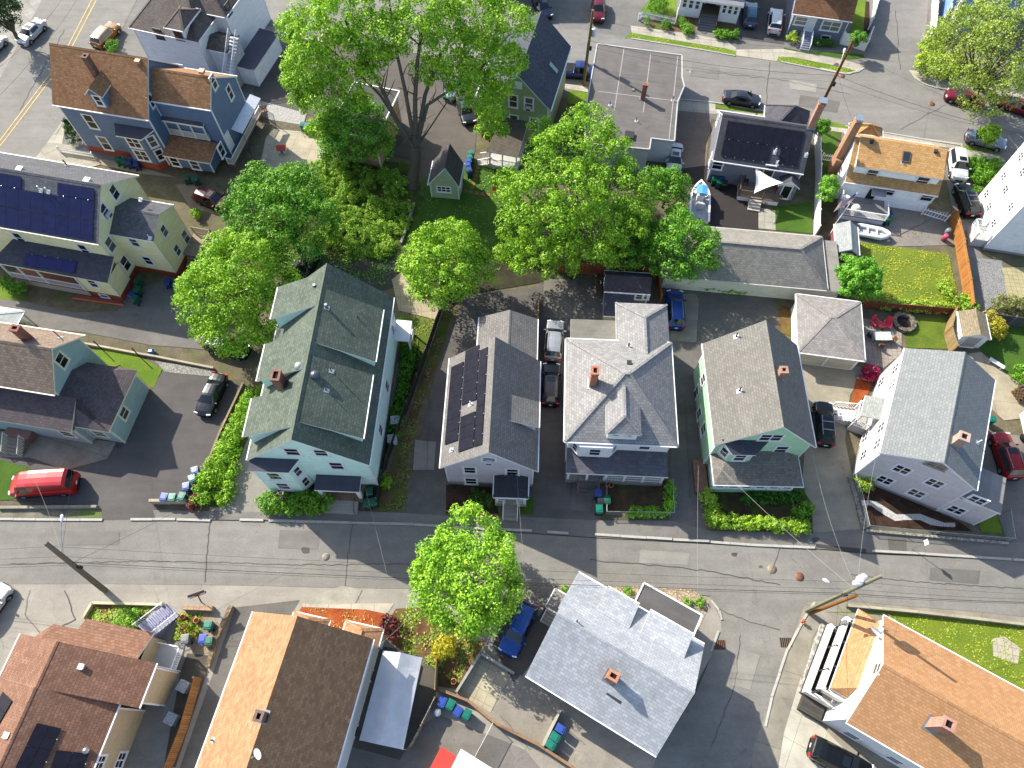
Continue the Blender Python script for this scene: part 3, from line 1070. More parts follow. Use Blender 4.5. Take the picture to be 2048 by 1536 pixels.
sheet('pavement',PAVE,4,[(306,1020),(520,1024),(660,1020),(800,1026),(900,1032),(1040,1034),(1200,1041),(1340,1041),(1420,1062),(1620,1066),(1725,1058),(2010,1084),(2170,1092),(2170,1124),(2048,1118),(1740,1106),(1630,1097),(1420,1087),(1190,1075),(960,1059),(800,1045),(540,1041),(311,1038)])
sheet('pavement',concrete('#b5b0a4',1.5,.9),4,[(50,-60),(116,-60),(0,158),(-120,300),(-120,190),(0,60)])
sheet('pavement',CONC,4,[(('A',385,645)),('A',345,880),('A',220,885)])
sheet('pavement',concrete('#c3bba8',1.6,.9),4,[(60,330),(95,285),(140,290),(200,330),(165,340),(100,345)])
sheet('pavement',CONC,4,[(500,47),(590,64),(640,74),(650,86),(590,76),(530,66),(545,80)])
sheet('pavement',CONC,4,[('t',90,220),('t',620,290),('t',900,350),('t',990,410),('t',1000,470),('t',440,345),('t',100,290)])
sheet('pavement',CONC,4,[('t',990,425),('t',1390,420),('t',1600,460),('t',2048,560),('t',2040,600),('t',1990,590),('t',1350,490),('t',1340,525),('t',990,475)])
sheet('pavement',CONC,4,[('u',0,560),('u',260,610),('u',440,660),('u',430,700),('u',330,740),('u',0,640)])
sheet('pavement',CONC,4,[('u',900,708),('u',1040,710),('u',1190,800),('u',1700,860),('u',2048,960),('u',2048,1010),('u',1280,905),('u',1180,885),('u',1040,840),('u',960,790)])
sheet('pavement',CONC,4,[('C',1015,565),('C',1225,590),('C',1225,650),('C',1005,630)])
sheet('pavement',CONC,4,[('f',310,200),('f',860,250),('f',860,272),('f',310,245)])
sheet('pavement',CONC,4,[('u',80,1270),('u',660,1340),('u',1430,1440),('u',1430,1506),('u',800,1420),('u',80,1310)])
sheet('pavement',CONC,4,[('D',1110,820),('D',1210,840),('D',1400,895),('D',1300,915),('D',1110,860)])
sheet('pavement',CONC,4,[('C',370,478),('C',500,495),('C',500,525),('C',370,505)])
for q in([('t',40,330),('t',90,280),('t',500,350),('t',900,415),('t',990,440),('t',985,478),('t',700,425),('t',110,325)],[('t',1350,485),('t',1480,490),('t',1880,570),('t',2020,605),('t',1960,625),('t',1350,525)],[('t',815,890),('t',1280,965),('t',1270,985),('t',815,925)],[('u',0,1200),('u',260,1260),('u',670,1320),('u',670,1345),('u',60,1265),('u',0,1250)],[('D',1190,828),('D',1330,850),('D',1420,880),('D',1190,850)],[('C',390,515),('C',500,525),('C',495,600),('C',380,590)]):
 sheet('grass_verge',LAWN,5,q)
sheet('lawn',LAWN,3,[(183,700),(255,700),(325,738),(307,777),(240,730),(200,745)])
sheet('lawn',LAWND,3,[(-60,905),(60,935),(75,985),(20,1000),(-60,1000)])
sheet('lawn',LAWN,3,[(0,555),(50,570),(52,603),(0,598)])
sheet('yard',soil('#8f8066','#6b604e','#66752f',.6),3,[(40,560),(180,592),(250,600),(235,622),(150,625),(50,603)])
sheet('yard',CONC2,4,[(0,862),(95,868),(200,880),(232,885),(215,918),(132,940),(60,915),(0,915)])
sheet('gravel',GRAV,4,[(310,722),(428,741),(427,754),(330,744)])
sheet('verge',soil('#a19a88','#7d7666','#6f8a30',.8),5,[(-60,1018),(200,1018),(205,1036),(-60,1034)])
sheet('bed',soil('#5e6b2e','#46552a','#6b8a2e',.8),3,[(500,766),(440,900),(420,960),(395,1010),(440,1015),(470,940),(520,820)])
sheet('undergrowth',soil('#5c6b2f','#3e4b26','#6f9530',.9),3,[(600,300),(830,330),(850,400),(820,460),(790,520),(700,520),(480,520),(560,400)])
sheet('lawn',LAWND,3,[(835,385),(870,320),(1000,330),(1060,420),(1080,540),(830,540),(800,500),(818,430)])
sheet('yard',soil('#4f4a3a','#3c3830','#55692c',.5),3,[(560,500),(800,500),(1060,520),(1120,535),(1110,560),(930,590),(900,620),(800,580),(780,540),(560,560)])
sheet('path',concrete('#c9ba9a',1.1,-.1),4,[('F',920,170),('F',985,120),('F',1060,260),('F',1200,310),('F',1165,395),('F',960,345)])
sheet('yard',asphalt('#55524e',seed=25),3,[(570,510),(790,520),(800,570),(740,590),(570,590)])
sheet('lawn',WILD,4,[('F',960,370),('F',1165,395),('F',1110,600),('F',1000,700),('F',950,560)])
sheet('bed',soil('#4c5a28','#35421f','#5f8a2a',.9),4,[('F',1000,520),('F',1110,590),('F',1010,880),('F',900,1130),('F',870,1330),('F',850,1330),('F',920,900)])
sheet('verge',soil('#7d6a4c','#5b5038','#66802e',.8),3,[('F',1210,370),('F',1270,330),('F',1180,650),('F',1080,900),('F',1010,1160),('F',990,1470),('F',850,1490),('F',850,1400),('F',1000,1000)])
sheet('path',concrete('#b9ad9c',.6,.1),4,[('F',950,640),('F',975,640),('F',930,900),('F',905,900)])
sheet('bed',MULCH,3,[('i',110,1260),('i',440,1280),('i',470,1470),('i',110,1455)])
sheet('lawn',LAWND,3,[('i',640,1350),('i',705,1340),('i',705,1465),('i',620,1465)])
sheet('pavement',concrete('#8d877c',1.6,0,.35),3,[('G',365,165),('G',550,165),('G',545,390),('G',355,385)])
sheet('yard',concrete('#a7a092',4,0,.3),3,[('G',1075,250),('G',1225,250),('G',1245,280),('G',1230,527),('G',1085,515)])
sheet('bed',soil('#6e5a45','#4c4033','#5c6b2c',.5),3,[('G',720,1310),('G',1060,1310),('G',1060,1490),('G',720,1490)])
sheet('bed',soil('#5c5138','#463d2e','#4f7a28',1.0),3,[('j',130,1180),('j',780,1190),('j',850,1300),('j',850,1470),('j',430,1480),('j',170,1420)])
sheet('bed',MULCH,3,[('k',520,860),('k',640,940),('k',1430,1275),('k',1560,1370),('k',620,1320)])
sheet('lawn',LAWN,3,[('k',1590,1230),('k',1760,1140),('k',1830,1390),('k',1640,1370)])
sheet('gravel',stones('#f0eee8','#cfcdc6',14),4,[('k',550,1085),('k',680,1095),('k',770,1150),('k',870,1215),('k',1080,1210),('k',1200,1255),('k',1300,1290),('k',1400,1290),('k',1400,1330),('k',1280,1325),('k',1180,1310),('k',1080,1265),('k',960,1265),('k',860,1275),('k',760,1220),('k',640,1135),('k',560,1130)])
sheet('bed',ORANGE,4,[('v',640,830),('v',770,850),('v',740,960),('v',640,1040),('v',580,1080)])
sheet('patio',concrete('#bcae9f',.5,.1,.3),3,[('v',680,320),('v',800,340),('v',940,360),('v',1020,440),('v',1020,620),('v',870,740),('v',700,690)])
sheet('lawn',WILD,3,[('v',1060,310),('v',1380,320),('v',1420,580),('v',1060,570)])
sheet('lawn',grass('#9cab3a','#769530','#b5a65c',.7),3,[('D',600,1375),('D',780,1400),('D',1105,1445),('H',1180,350),('H',1000,340),('H',600,300)])
sheet('yard',soil('#8a6a45','#6c5236','#8d8a3c',.4),3,[('v',0,200),('v',90,240),('v',80,470),('v',0,440)])
sheet('lawn',LAWND,3,[('H',1310,440),('H',1600,440),('H',1600,740),('H',1480,740),('H',1290,570)])
sheet('patio',concrete('#c7bb9f',3.2,.1),3,[('H',1220,590),('H',1290,580),('H',1480,740),('H',1600,800),('H',1600,950),('H',1420,970),('H',1345,900)])
sheet('gravel',stones('#b9b9b6','#8f8f8d',11),3,[('H',1265,45),('H',1410,60),('H',1440,260),('H',1310,350)])
sheet('patio',concrete('#c9bf92',.5,.1),3,[('H',1410,100),('H',1600,100),('H',1600,280),('H',1440,270)])
sheet('bed',soil('#5c5a38','#45492c','#5f8a2c',.9),3,[('D',1215,900),('D',1400,930),('D',1400,960),('D',1260,1120)])
sheet('lawn',LAWND,3,[('D',100,1180),('D',330,1150),('D',330,1330),('D',120,1310)])
sheet('patio',concrete('#c3bdac',.9,.1),4,[('D',25,1180),('D',120,1200),('D',122,1310),('D',25,1300)])
sheet('yard',soil('#7a6a4c','#5f5238','#5a7a2c',.7),3,[('D',375,760),('D',500,740),('D',460,1300),('D',380,1330)])
sheet('lawn',LAWND,4,[('D',375,770),('D',480,750),('D',450,960),('D',450,1160),('D',385,1160)])
sheet('lawn',LAWN,3,[('D',520,300),('D',580,0),('D',640,0),('D',630,210),('D',560,200)])
sheet('bed',MULCH,4,[('D',635,10),('D',655,10),('D',660,190),('D',620,200)])
sheet('lawn',LAWND,3,[('D',170,270),('D',260,290),('D',340,290),('D',620,310),('D',630,330),('D',540,340),('D',170,280)])
sheet('bed',soil('#8a6f55','#6a5440','#5f8030',.8),4,[('C',1000,90),('C',1110,110),('C',1110,195),('C',900,170),('C',800,130)])
sheet('bed',soil('#8a6f55','#6a5440','#5f8030',.8),4,[('C',1220,120),('C',1350,140),('C',1360,230),('C',1220,205)])
sheet('lawn',LAWN,4,[('C',800,60),('C',850,0),('C',1005,0),('C',1000,120),('C',810,80)])
sheet('driveway',asphalt('#6a6560',seed=27),4,[('t',1010,200),('t',1060,-60),('t',1420,-60),('t',1400,380),('t',1010,330)])
sheet('patio',concrete('#d3c7ac',2.2,.1),4,[('s',480,530),('s',870,590),('s',960,660),('s',880,990),('s',640,930),('s',280,830),('s',400,560)])
sheet('patio',stones('#dedbd2','#b9b6ae',12),4,[('s',140,250),('s',210,120),('s',400,170),('s',760,270),('s',720,400),('s',350,340)])
sheet('yard',soil('#8b7f6c','#6f665a','#6c7a3a',.4),3,[(505,225),(640,260),(650,350),(520,340),(500,300)])
sheet('path',concrete('#b9ad97',1.6,.9),4,[('A',350,880),('A',560,900),('A',830,960),('A',1000,1010),('A',800,990),('A',620,950)])
sheet('yard',concrete('#a3947f',3,.1),4,[('A',1000,1050),('A',1110,1050),('A',1320,1190),('A',1300,1240),('A',1080,1180)])
sheet('yard',LAWND,4,[('r',1600,330),('r',1680,370),('r',1620,480)])
sheet('driveway',asphalt('#7d786f',seed=28),4,[('r',1660,430),('r',1860,340),('r',1830,460),('r',1560,950),('r',1420,940)])
sheet('bed',soil('#8b6a47','#6e5337','#6f8a30',.8),4,[('d',810,110),('d',1340,110),('d',1180,340),('d',1160,330),('d',730,240)])
sheet('yard',soil('#8a7050','#6e5a40','#7f9a34',.9),4,[('d',1540,190),('d',1740,200),('d',1690,400),('d',1460,440)])
sheet('patio',concrete('#b59e82',.9,.25),4,[('d',1740,190),('d',1800,190),('d',1890,330),('d',1800,540),('d',1640,540),('d',1640,440)])
sheet('yard',asphalt('#6f685c',seed=29),4,[('d',1600,540),('d',1800,560),('d',1760,730),('d',1500,1510),('d',1400,1510),('d',1540,700)])
sheet('bed',ORANGE,4,[('J',300,615),('J',660,630),('J',780,660),('J',740,780),('J',500,760),('J',280,640)])
sheet('path',concrete('#d6cbb6',2.0,.0),4,[('J',300,600),('J',820,600),('J',780,660),('J',660,635),('J',300,620)])
sheet('bed',BEDS,4,[('J',830,630),('J',1080,615),('J',1140,700),('J',1330,830),('J',1180,1090),('J',1070,1070),('J',1060,920),('J',870,870),('J',740,780)])
sheet('patio',concrete('#cfc4a6',.85,.45),4,[('g',1110,320),('g',1370,470),('g',1200,790),('g',920,625)])
sheet('gravel',stones('#b5ac9a','#8d8578',10),3,[('x',-60,220),('x',480,225),('x',430,320),('x',330,265),('x',240,430),('x',180,520),('x',-60,500)])
sheet('gravel',stones('#dcc6a4','#b39a7c',6),3,[('x',380,230),('x',1130,245),('x',1600,275),('x',1760,380),('x',1740,470),('x',1640,700),('x',1500,640),('x',1100,380),('x',380,330)])
sheet('pavement',CONC2,4,[('L',345,600),('L',190,860),('L',100,1130),('L',0,1400),('L',-40,1700),('L',250,1700),('L',350,1300),('L',290,1090),('L',330,800),('L',400,690)])
sheet('pavement',concrete('#d8d2be',2.2,.5,.25),5,[('h',170,790),('h',200,950),('h',310,1165),('h',560,1420),('h',800,1560),('h',480,1700),('h',-40,1700),('h',30,1250)])
sheet('lawn',grass('#a0b038','#7d9a2c','#b9ab55',.5),3,[('L',400,650),('L',720,640),('L',1600,740),('L',1600,1120),('L',1200,1000),('L',760,660)])
sheet('patio',concrete('#d2c7b0',.6,.2),4,[('h',1735,480),('h',1830,460),('h',1965,560),('h',1940,690),('h',1740,620)])
sheet('road_patch',asphalt('#a9a59a',seed=31,patch=.1),5,[('t',1440,680),('t',1680,720),('t',1670,790),('t',1450,760)])
sheet('road_patch',asphalt('#bcb5a4',seed=32,patch=.3),5,[('J',410,540),('J',520,500),('J',640,520),('J',600,600),('J',330,605)])
sheet('road_patch',asphalt('#6f6a63',seed=33,patch=.1),5,[('L',760,232),('L',865,236),('L',868,305),('L',765,300)])
sheet('patio',concrete('#d8ccb2',2.4,.15),3,[(548,258),(655,268),(660,300),(648,356),(560,348),(522,322),(532,275)])
GRAN=concrete('#ccc8bd',9,0,.15)
KH=.16
for q in([(-60,1038.5),(206,1040.5)],[(262,1039),(352,1039)],[(354,1039),(422,1041)],[(480,1040),(528,1041)],[(538,1042),(700,1046),(820,1049),(960,1058),(1064,1062)],[(1094,1064),(1137,1067)],[(1189,1069),(1344,1079)],[(1346,1080),(1418,1083)],[(1420,1084),(1500,1090),(1629,1096)],[(1743,1102),(1850,1108),(2022,1119)],[(2024,1119),(2110,1124)]):
 band('kerb',GRAN,0,q,.22,KH)
for q in([('t',95,330),('t',700,428),('t',985,480)],[('t',1370,530),('t',1880,628),('t',1960,632),('t',2048,600)],[('u',0,690),('u',260,742),('u',380,725),('u',440,685)],[('u',900,708),('u',960,795),('u',1050,850),('u',1180,890),('u',1290,905)],[(1357,199),(1430,206),(1540,225)],[(1690,253),(1919,291)],[('L',345,592),('L',280,690),('L',190,860),('L',100,1130),('L',62,1300)],[('x',1775,375),('x',1850,470),('x',1875,560)],[('x',1850,660),('x',1780,850)],[(505,51),(590,65)]):
 band('kerb',GRAN,0,q,.18,.12)
band('tar_seam',paint('#3c3a38',.7),6,[(1631,1091),(1660,1095),(1700,1099),(1732,1102)],.35)
def seam(pts,w=.05,m='#55524e'):
 q=[]
 for k in range(len(pts)-1):
  a,b=W(pts[k]),W(pts[k+1])
  n=max(3,int(math.hypot(b[0]-a[0],b[1]-a[1])/9))
  for j in range(n):
   q.append(('o',a[0]+(b[0]-a[0])*j/n+random.uniform(-1.6,1.6),a[1]+(b[1]-a[1])*j/n+random.uniform(-1.6,1.6)))
 q.append(('o',)+tuple(W(pts[-1])))
 band('road_seam',paint(m,.8,dirt=.3),6,q,w)
for s_ in([(20,1128),(300,1122),(620,1130),(820,1128)],[(420,1046),(410,1165)],[(705,1050),(696,1110),(690,1172)],[(1180,1120),(1300,1130),(1420,1142),(1560,1170)],[(1560,1095),(1540,1150)],[(1700,1150),(1850,1165),(2048,1178)],[(1430,1215),(1500,1245),(1560,1260)],[(1480,1270),(1470,1370),(1420,1500)],[(1370,140),(1560,160),(1700,190)],[(1540,125),(1530,220)],[(1890,210),(1800,260)],[(1250,120),(1340,150)],[(1790,20),(1800,140)],[(130,60),(40,220)],[(200,150),(110,270)],[(60,1180),(50,1230),(100,1290)],[(130,1180),(150,1240),(110,1260)],[(1110,1440),(1170,1490)],[(1000,1430),(1060,1500)],[(1150,920),(1140,990)],[(860,800),(850,1010)],[(1370,800),(1380,1000)],[(1760,1360),(1640,1400)],[(1800,470),(1860,440)]):
 seam(s_,random.choice((.04,.05,.07)))
for k_,q in enumerate(([(560,1060),(640,1062),(636,1100),(556,1096)],[(1280,1100),(1380,1106),(1376,1130),(1278,1126)],[(1860,1135),(1960,1142),(1956,1168),(1858,1160)],[(120,1062),(240,1064),(238,1090),(118,1090)],[(1480,1300),(1520,1310),(1500,1380),(1462,1370)],[(1600,190),(1680,204),(1674,226),(1596,212)],[(1385,128),(1440,136),(1436,160),(1380,152)],[(830,880),(872,884),(868,940),(826,940)],[(1150,960),(1186,990),(1180,1024),(1140,1020)])):
 sheet('road_patch',asphalt(('#8b8780','#a19d93','#7d7973')[k_%3],seed=40+k_,patch=.15),5,[('o',)+p_ for p_ in q])
for k_ in range(16):
 x_,y_=random.choice(((random.uniform(50,1900),random.uniform(1060,1160)),(random.uniform(1300,1900),random.uniform(120,260)),(random.uniform(80,420),random.uniform(780,980)),(random.uniform(900,1400),random.uniform(600,1000))))
 r_=random.uniform(4,11)
 sheet('oil_stain',paint(random.choice(('#5c5955','#66625d','#4f4c49')),.75,dirt=.4),6,[('o',x_+r_*random.uniform(.6,1.2)*math.cos(t_*.7),y_+r_*.7*random.uniform(.6,1.2)*math.sin(t_*.7))for t_ in range(9)])
def panel_block(h,plane,pa,pb,pc,nu,nv,skip=(),roof='roof',clamps=True,blue=0.0):
 a,b,c=(h.onpl(q,plane)if not isinstance(q,Vector)else q for q in(pa,pb,pc))
 eu,ev=(b-a),(c-a)
 pw,ph=eu.length/nu,0
 eu.normalize()
 ev=ev-eu*ev.dot(eu)
 ph=ev.length/nv
 ev.normalize()
 h.panels(plane,a,eu,ev,[(i,j)for i in range(nu)for j in range(nv)if(i,j)not in skip],pw-.02,ph-.02,roof,blue=blue)
 if clamps:
  n=plane[1]
  pts=[]
  for j in(nv,):
   for i in range(nu):
    pts.append(a+eu*(pw*(i+.5))+ev*(ph*j)+n*.09)
  h.clamps(pts[:14],roof)
def postrow(h,pts,z0,z1,m=None,w=.14,key='porch_post'):
 for j,p in enumerate(pts):
  b=h.mb('porch_post',m or WHITE(),key=key+str(j))
  b.box(p[0]-w/2,p[0]+w/2,p[1]-w/2,p[1]+w/2,z0,z1)
W_=WHITE()
DKROOF=membrane('#5b5a66')
TRIM=paint('#e3e2dc',.5)
CREAMTRIM=paint('#e6dfc4',.5)
REDB=paint('#9c4a36',.8,dirt=.25)
RG=shingle('#8b9686','#758272',.62,.5,.26,.2,k=2.5)
h=House('mint_house','mint green house with five shed dormers on its long grey-green shingle roof',('F',793,1225),('F',932,270),('F',95,1195),6.9)
L_,Wd=h.L,h.Wd
vr,zr=h.ridge([(0,('F',355,1085)),(L_,('F',545,70))])
MINT=siding('#c3e3da')
d=h.gable(0,L_,0,Wd,6.9,zr,RG,W_,MINT,vr=vr,found=(paint('#8c8a86'),.9))
pl,pr=h.pl['roofl'],h.pl['roofr']
h.shed(.75,(('F',868,325),('F',832,648)),(('F',540,225),('F',485,562)),pl,RG,W_,MINT,6.0,'dormer_a',rise=1.5)
h.shed(.75,(('F',815,715),('F',755,1068)),(('F',458,630),('F',395,990)),pl,RG,W_,MINT,6.0,'dormer_b',rise=1.5)
for k,(a,b,c,e)in enumerate((((272,207),(232,395),(525,120),(490,330)),((200,535),(150,745),(455,480),(415,690)),((122,840),(75,1065),(385,810),(350,1015)))):
 h.shed(Wd-.15,(('F',)+a,('F',)+b),(('F',)+c,('F',)+e),pr,RG,W_,MINT,6.0,'dormer_w%d'%k)
h.chimney(pr,('F',300,775),('F',275,700),.95,.7)
h.pipe(pr,('F',485,215),.5,.16,metal('#8d9496',.4,.5))
h.turbine(pr,('F',395,665),r=.3,m=metal('#b8bdb9',.4,.4))
dp=h.pl['dormer_b']
h.turbine(dp,('F',485,715),r=.34,roof='dormer_b',m=metal('#57606a',.4,.5))
h.pipe(dp,('F',578,690),.7,.05,roof='dormer_b')
h.pipe(dp,('F',550,800),.5,.05,roof='dormer_b')
h.pipe(h.pl['dormer_a'],('F',552,330),.6,.14,metal('#8d9496',.4,.5),roof='dormer_a')
h.pipe(h.pl['dormer_a'],('F',730,390),.5,.05,roof='dormer_a',flash=False)
u0=d['u0']
for q,w_,hh in((('y',560,232),1.2,1.35),(('y',870,243),1.1,1.2),(('y',1040,383),1.15,1.5)):
 h.win('u-',u0,q,w_,hh)
for q in(('F',893,775),('F',856,1025),('F',925,450)):
 h.win('v-',d['v0'],q,.9,1.6)
va,vb=Wd-.35,Wd-4.3
bay=[(u0+.02,vb),(u0-1.0,vb+.75),(u0-1.0,va-.02),(u0+.02,va-.02)]
h.mb('bay',MINT,key='bay').prism(list(reversed(bay)),.9,6.6)
for z in(.9,3.65,6.35):
 h.mb('bay_trim',W_,key='bay_trim%d'%(z*10)).prism([(p[0]-.05 if p[0]<u0 else p[0],p[1])for p in reversed(bay)],z,z+.16)
h.flat([(u0+.02,vb-.15,6.8),(u0+.02,va+.15,6.8),(u0-1.2,va+.15,6.65),(u0-1.2,vb+.6,6.65)],DKROOF,W_,.12,key='bay_roof')
for z in(2.4,5.1):
 h.win('u-',u0-1.0,w=1.1,h=1.5,uz=((va+vb)/2+.35,z))
 c=Vector((u0-.49,vb+.375,z))
 h.wincore(c,Vector((.8,-.6,0)).normalized()*1 if False else Vector((1.02,-.75,0)),.65,1.5)
q=[h.z(('y',845,440),3.0),h.z(('y',1310,455),3.0),h.z(('y',1285,655),3.0),h.z(('y',795,645),3.0)]
pv0,pv1,pu0=min(a.y for a in q),max(a.y for a in q),min(a.x for a in q)
h.flat([(pu0,pv1,2.95),(pu0,pv0,2.95),(u0+.02,pv0,3.1),(u0+.02,pv1,3.1)],DKROOF,W_,.3,key='porch_roof',name='porch_roof')
postrow(h,[(pu0+.3,pv0+.3),(pu0+.3,pv1-.3)],.6,2.7,w=.34)
h.mb('porch_floor',wood('#a38a6c','#8a7257'),key='porch_floor').box(pu0-.1,u0,pv0+.1,pv1-.1,0,.62)
h.steps(pu0-.1,(pv0+pv1)/2,(-1,0),3.0,.62,3,.38,concrete('#c4bdb0',9,0,.2),key='steps')
st=h.mb('handrail',metal('#55504c',.5),key='rail')
for vv in((pv0+pv1)/2-1.3,):
 st.beam((pu0-.1,vv,1.5),(pu0-1.2,vv,1.0),.05)
 st.beam((pu0-.1,vv,.6),(pu0-.1,vv,1.5),.05)
 st.beam((pu0-1.2,vv,.1),(pu0-1.2,vv,1.0),.05)
h.wincore((u0,(pv0+pv1)/2+.3,1.7),(0,-1,0),.95,2.0,gl=paint('#4a3a30'),name='door',sash=False)
q=h.z(('F',960,430),2.6)
h.flat([(q.x-1.8,-1.2,2.6),(q.x+.6,-1.2,2.6),(q.x+.6,.35,2.75),(q.x-1.8,.35,2.75)],W_,W_,.15,key='side_porch',name='porch_roof')
postrow(h,[(q.x-1.7,-1.1),(q.x+.5,-1.1)],0,2.45,key='side_post')
h.railing((q.x-1.7,-1.1),(q.x+.5,-1.1),.5,m=W_,key='side_rail')
gutterpipe(h,(u0-.02,d['v0']-.08),5.4)
h.finish()
RGY=shingle('#a5a09a','#96918c',.62,.5,.25,.14,seed=.1,k=2.3)
h=House('lilac_house','lilac grey gabled house with rows of solar panels and a grey shed dormer',('i',735,1172),('i',752,418),('i',68,1143),5.0)
L_,Wd=h.L,h.Wd
vr,zr=h.ridge([(0,('i',400,1038)),(L_,('i',447,252))])
LIL=siding('#bcb4c2')
d=h.gable(0,L_,0,Wd,5.0,zr,RGY,W_,LIL,vr=vr,found=(paint('#8c8a86'),.7))
pl,pr=h.pl['roofl'],h.pl['roofr']
h.shed(.12,(('i',748,682),('i',742,882)),(('i',540,640),('i',530,850)),pl,RGY,W_,LIL,4.2,'dormer',rise=1.4)
panel_block(h,pr,('i',105,990),('i',150,460),('i',195,960),7,1)
panel_block(h,pr,('i',198,1040),('i',247,350),('i',300,1002),9,1,skip=((3,0),(4,0))if False else((3,0),))
panel_block(h,pr,('i',304,1004),('i',346,345),('i',360,985),5,1)
h.pipe(pr,('i',145,1025),.5,.05,m=W_)
h.pipe(pr,('i',275,712),.6,.05,m=W_)
u0=d['u0']
h.win('u-',u0,('i',402,1087),1.1,.7,ac=True)
h.win('u-',u0,('i',272,1160),1.05,1.35)
h.win('u-',u0,('i',562,1172),1.05,1.35)
h.win('u-',u0,('i',280,1235),1.05,1.45)
e=4.8
a,b=h.z(('i',735,135),e),h.z(('i',337,112),e)
v0_,v1_,uu=a.y,b.y,(a.x+b.x)/2
vw,zw=h.ridge([(uu,('i',545,68))],(v0_+v1_)/2,6.5)
h.gable(L_-.6,uu,v0_,v1_,e,zw,RGY,W_,LIL,vr=vw,key='wing_roof',wkey='wing_wall')
q=[h.z(('i',440,1207),2.9),h.z(('i',672,1215),2.9),h.z(('i',668,1350),2.9),h.z(('i',432,1342),2.9)]
pv0,pv1,pu0=min(a.y for a in q),max(a.y for a in q),min(a.x for a in q)
PR=shingle('#53555c','#474a52',.7,.4,.2,.2)
h.hip(pu0,u0+.4,pv0,pv1,2.75,3.35,u0+.3,u0+.38,(pv0+pv1)/2,PR,W_,key='porch_roof',th=.16)
postrow(h,[(pu0+.2,pv0+.3),(pu0+.2,pv1-.3)],.7,2.6,w=.2)
h.mb('porch_floor',paint('#a9a39a'),key='pf').box(pu0+.05,u0,pv0+.1,pv1-.1,0,.7)
h.railing((pu0+.1,pv0+.2),(pu0+.1,pv0+1.0),.7,.9,lat=None,key='r1')
h.railing((pu0+.1,pv1-1.0),(pu0+.1,pv1-.2),.7,.9,key='r2')
h.steps(pu0+.05,(pv0+pv1)/2,(-1,0),1.4,.7,4,.34,concrete('#b7b1a6',9,0,.2),rail=W_)
h.wincore((u0,(pv0+pv1)/2,1.75),(0,-1,0),.95,2.0,gl=paint('#e8e6e0'),name='door',sash=False)
h.finish()
def hipv(h,u0,u1,v0,v1,ze,zr,vr0,vr1,roof,fascia,key,th=.18):
 R,Fa=h.mb('roof',roof,key=key),h.mb('fascia',fascia,key=key+'_fascia')
 um=(u0+u1)/2
 a,b,c,d_,p,q=(u0,v0,ze),(u1,v0,ze),(u1,v1,ze),(u0,v1,ze),(um,vr0,zr),(um,vr1,zr)
 R.face([b,c,q,p])
 R.face([d_,a,p,q])
 R.face([c,d_,q])
 R.face([a,b,p])
 for e0,e1 in((a,p),(b,p),(c,q),(d_,q),(p,q)):
  R.beam(Vector(e0)+Vector((0,0,.02)),Vector(e1)+Vector((0,0,.02)),.22,.03)
 t=[a,b,c,d_]
 lo=[(x,y,z-th)for x,y,z in t]
 for k in range(4):
  j=(k+1)%4
  Fa.face([t[k],lo[k],lo[j],t[j]])
 Fa.face(list(reversed(lo)))
RH=shingle('#b0adaa','#9a9896',.6,.5,.26,.09,seed=.2,k=1.85)
h=House('hip_roofed_house','white house under a broad grey hip roof with one small hipped dormer',('G',480,1090),('G',1125,1118),('G',480,503),6.2)
L_,Wd=h.L,h.Wd
zr=h.onv(('G',822,700),Wd/2).z
HW=siding('#e2dfda')
h.boxw(.45,L_-.45,.45,Wd-.45,.0,6.0,HW,trim=W_)
h.hip(0,L_,0,Wd,6.2,zr,L_/2-.01,L_/2+.4,Wd/2,RH,W_)
a,b=h.z(('G',770,300),6.0),h.z(('G',1065,310),6.0)
c=h.z(('G',1078,545),6.0)
wu0,wu1,wv1=a.x,(b.x+c.x)/2,(a.y+b.y)/2
hipv(h,wu0,wu1,Wd-1.0,wv1,6.02,7.6,Wd-3.2,wv1-2.6,RH,W_,'wing_roof')
h.boxw(wu0+.4,wu1-.4,Wd-.5,wv1-.4,0,5.85,HW,key='wing_wall')
vf=.12
p1,p2=h.onv(('G',715,1050),vf),h.onv(('G',921,1052),vf)
ze=(p1.z+p2.z)/2
um=(p1.x+p2.x)/2
print('HIPDORM',Wd,L_,zr,p1,p2)
slope=(zr-6.2)/(Wd/2)
zap=ze+1.0
vb_=(zap-6.2)/slope
hipv(h,p1.x,p2.x,vf,(ze-6.2)/slope+.3,ze,zap,vf+1.3,vb_,RH,W_,'dormer_roof',.14)
h.boxw(p1.x+.25,p2.x-.25,vf+.25,(ze-6.2)/slope,6.2+slope*vf,ze-.14,W_,key='dormer_wall')
h.win('v-',vf+.25,w=.5,h=.5,uz=(um-.6,ze-.55))
h.win('v-',vf+.25,w=.5,h=.5,uz=(um+.6,ze-.55))
h.chimney(h.pl['roofu0'],('G',640,757),('G',644,680),.6,.75,brick('#d5714a','#b9552f','#c9a58c'))
h.pipe(h.pl['roofv1'],('G',845,548),.5,.08)
h.boxvent(h.pl['roofv1'],('G',848,645))
q=[h.z(('G',490,1268),3.0),h.z(('G',1072,1292),3.0)]
pu0,pu1,pv=q[0].x,q[1].x,(q[0].y+q[1].y)/2
h.flat([(pu0,pv,3.0),(pu1,pv,3.0),(pu1-.2,.44,3.7),(pu0,.44,3.7)],shingle('#7a7880','#6d6b74',.8,.9,.35,.2),W_,.3,key='porch_roof',name='porch_roof')
n=5
postrow(h,[(pu0+.3+(pu1-pu0-.6)*k/n,pv+.3)for k in range(n+1)],.7,2.75,w=.2)
h.mb('porch_floor',paint('#8d8880'),key='pf').box(pu0+.1,pu1-.1,pv+.15,.44,0,.7)
h.railing((pu0+3.6,pv+.3),(pu1-.3,pv+.3),.7,.8,key='r1')
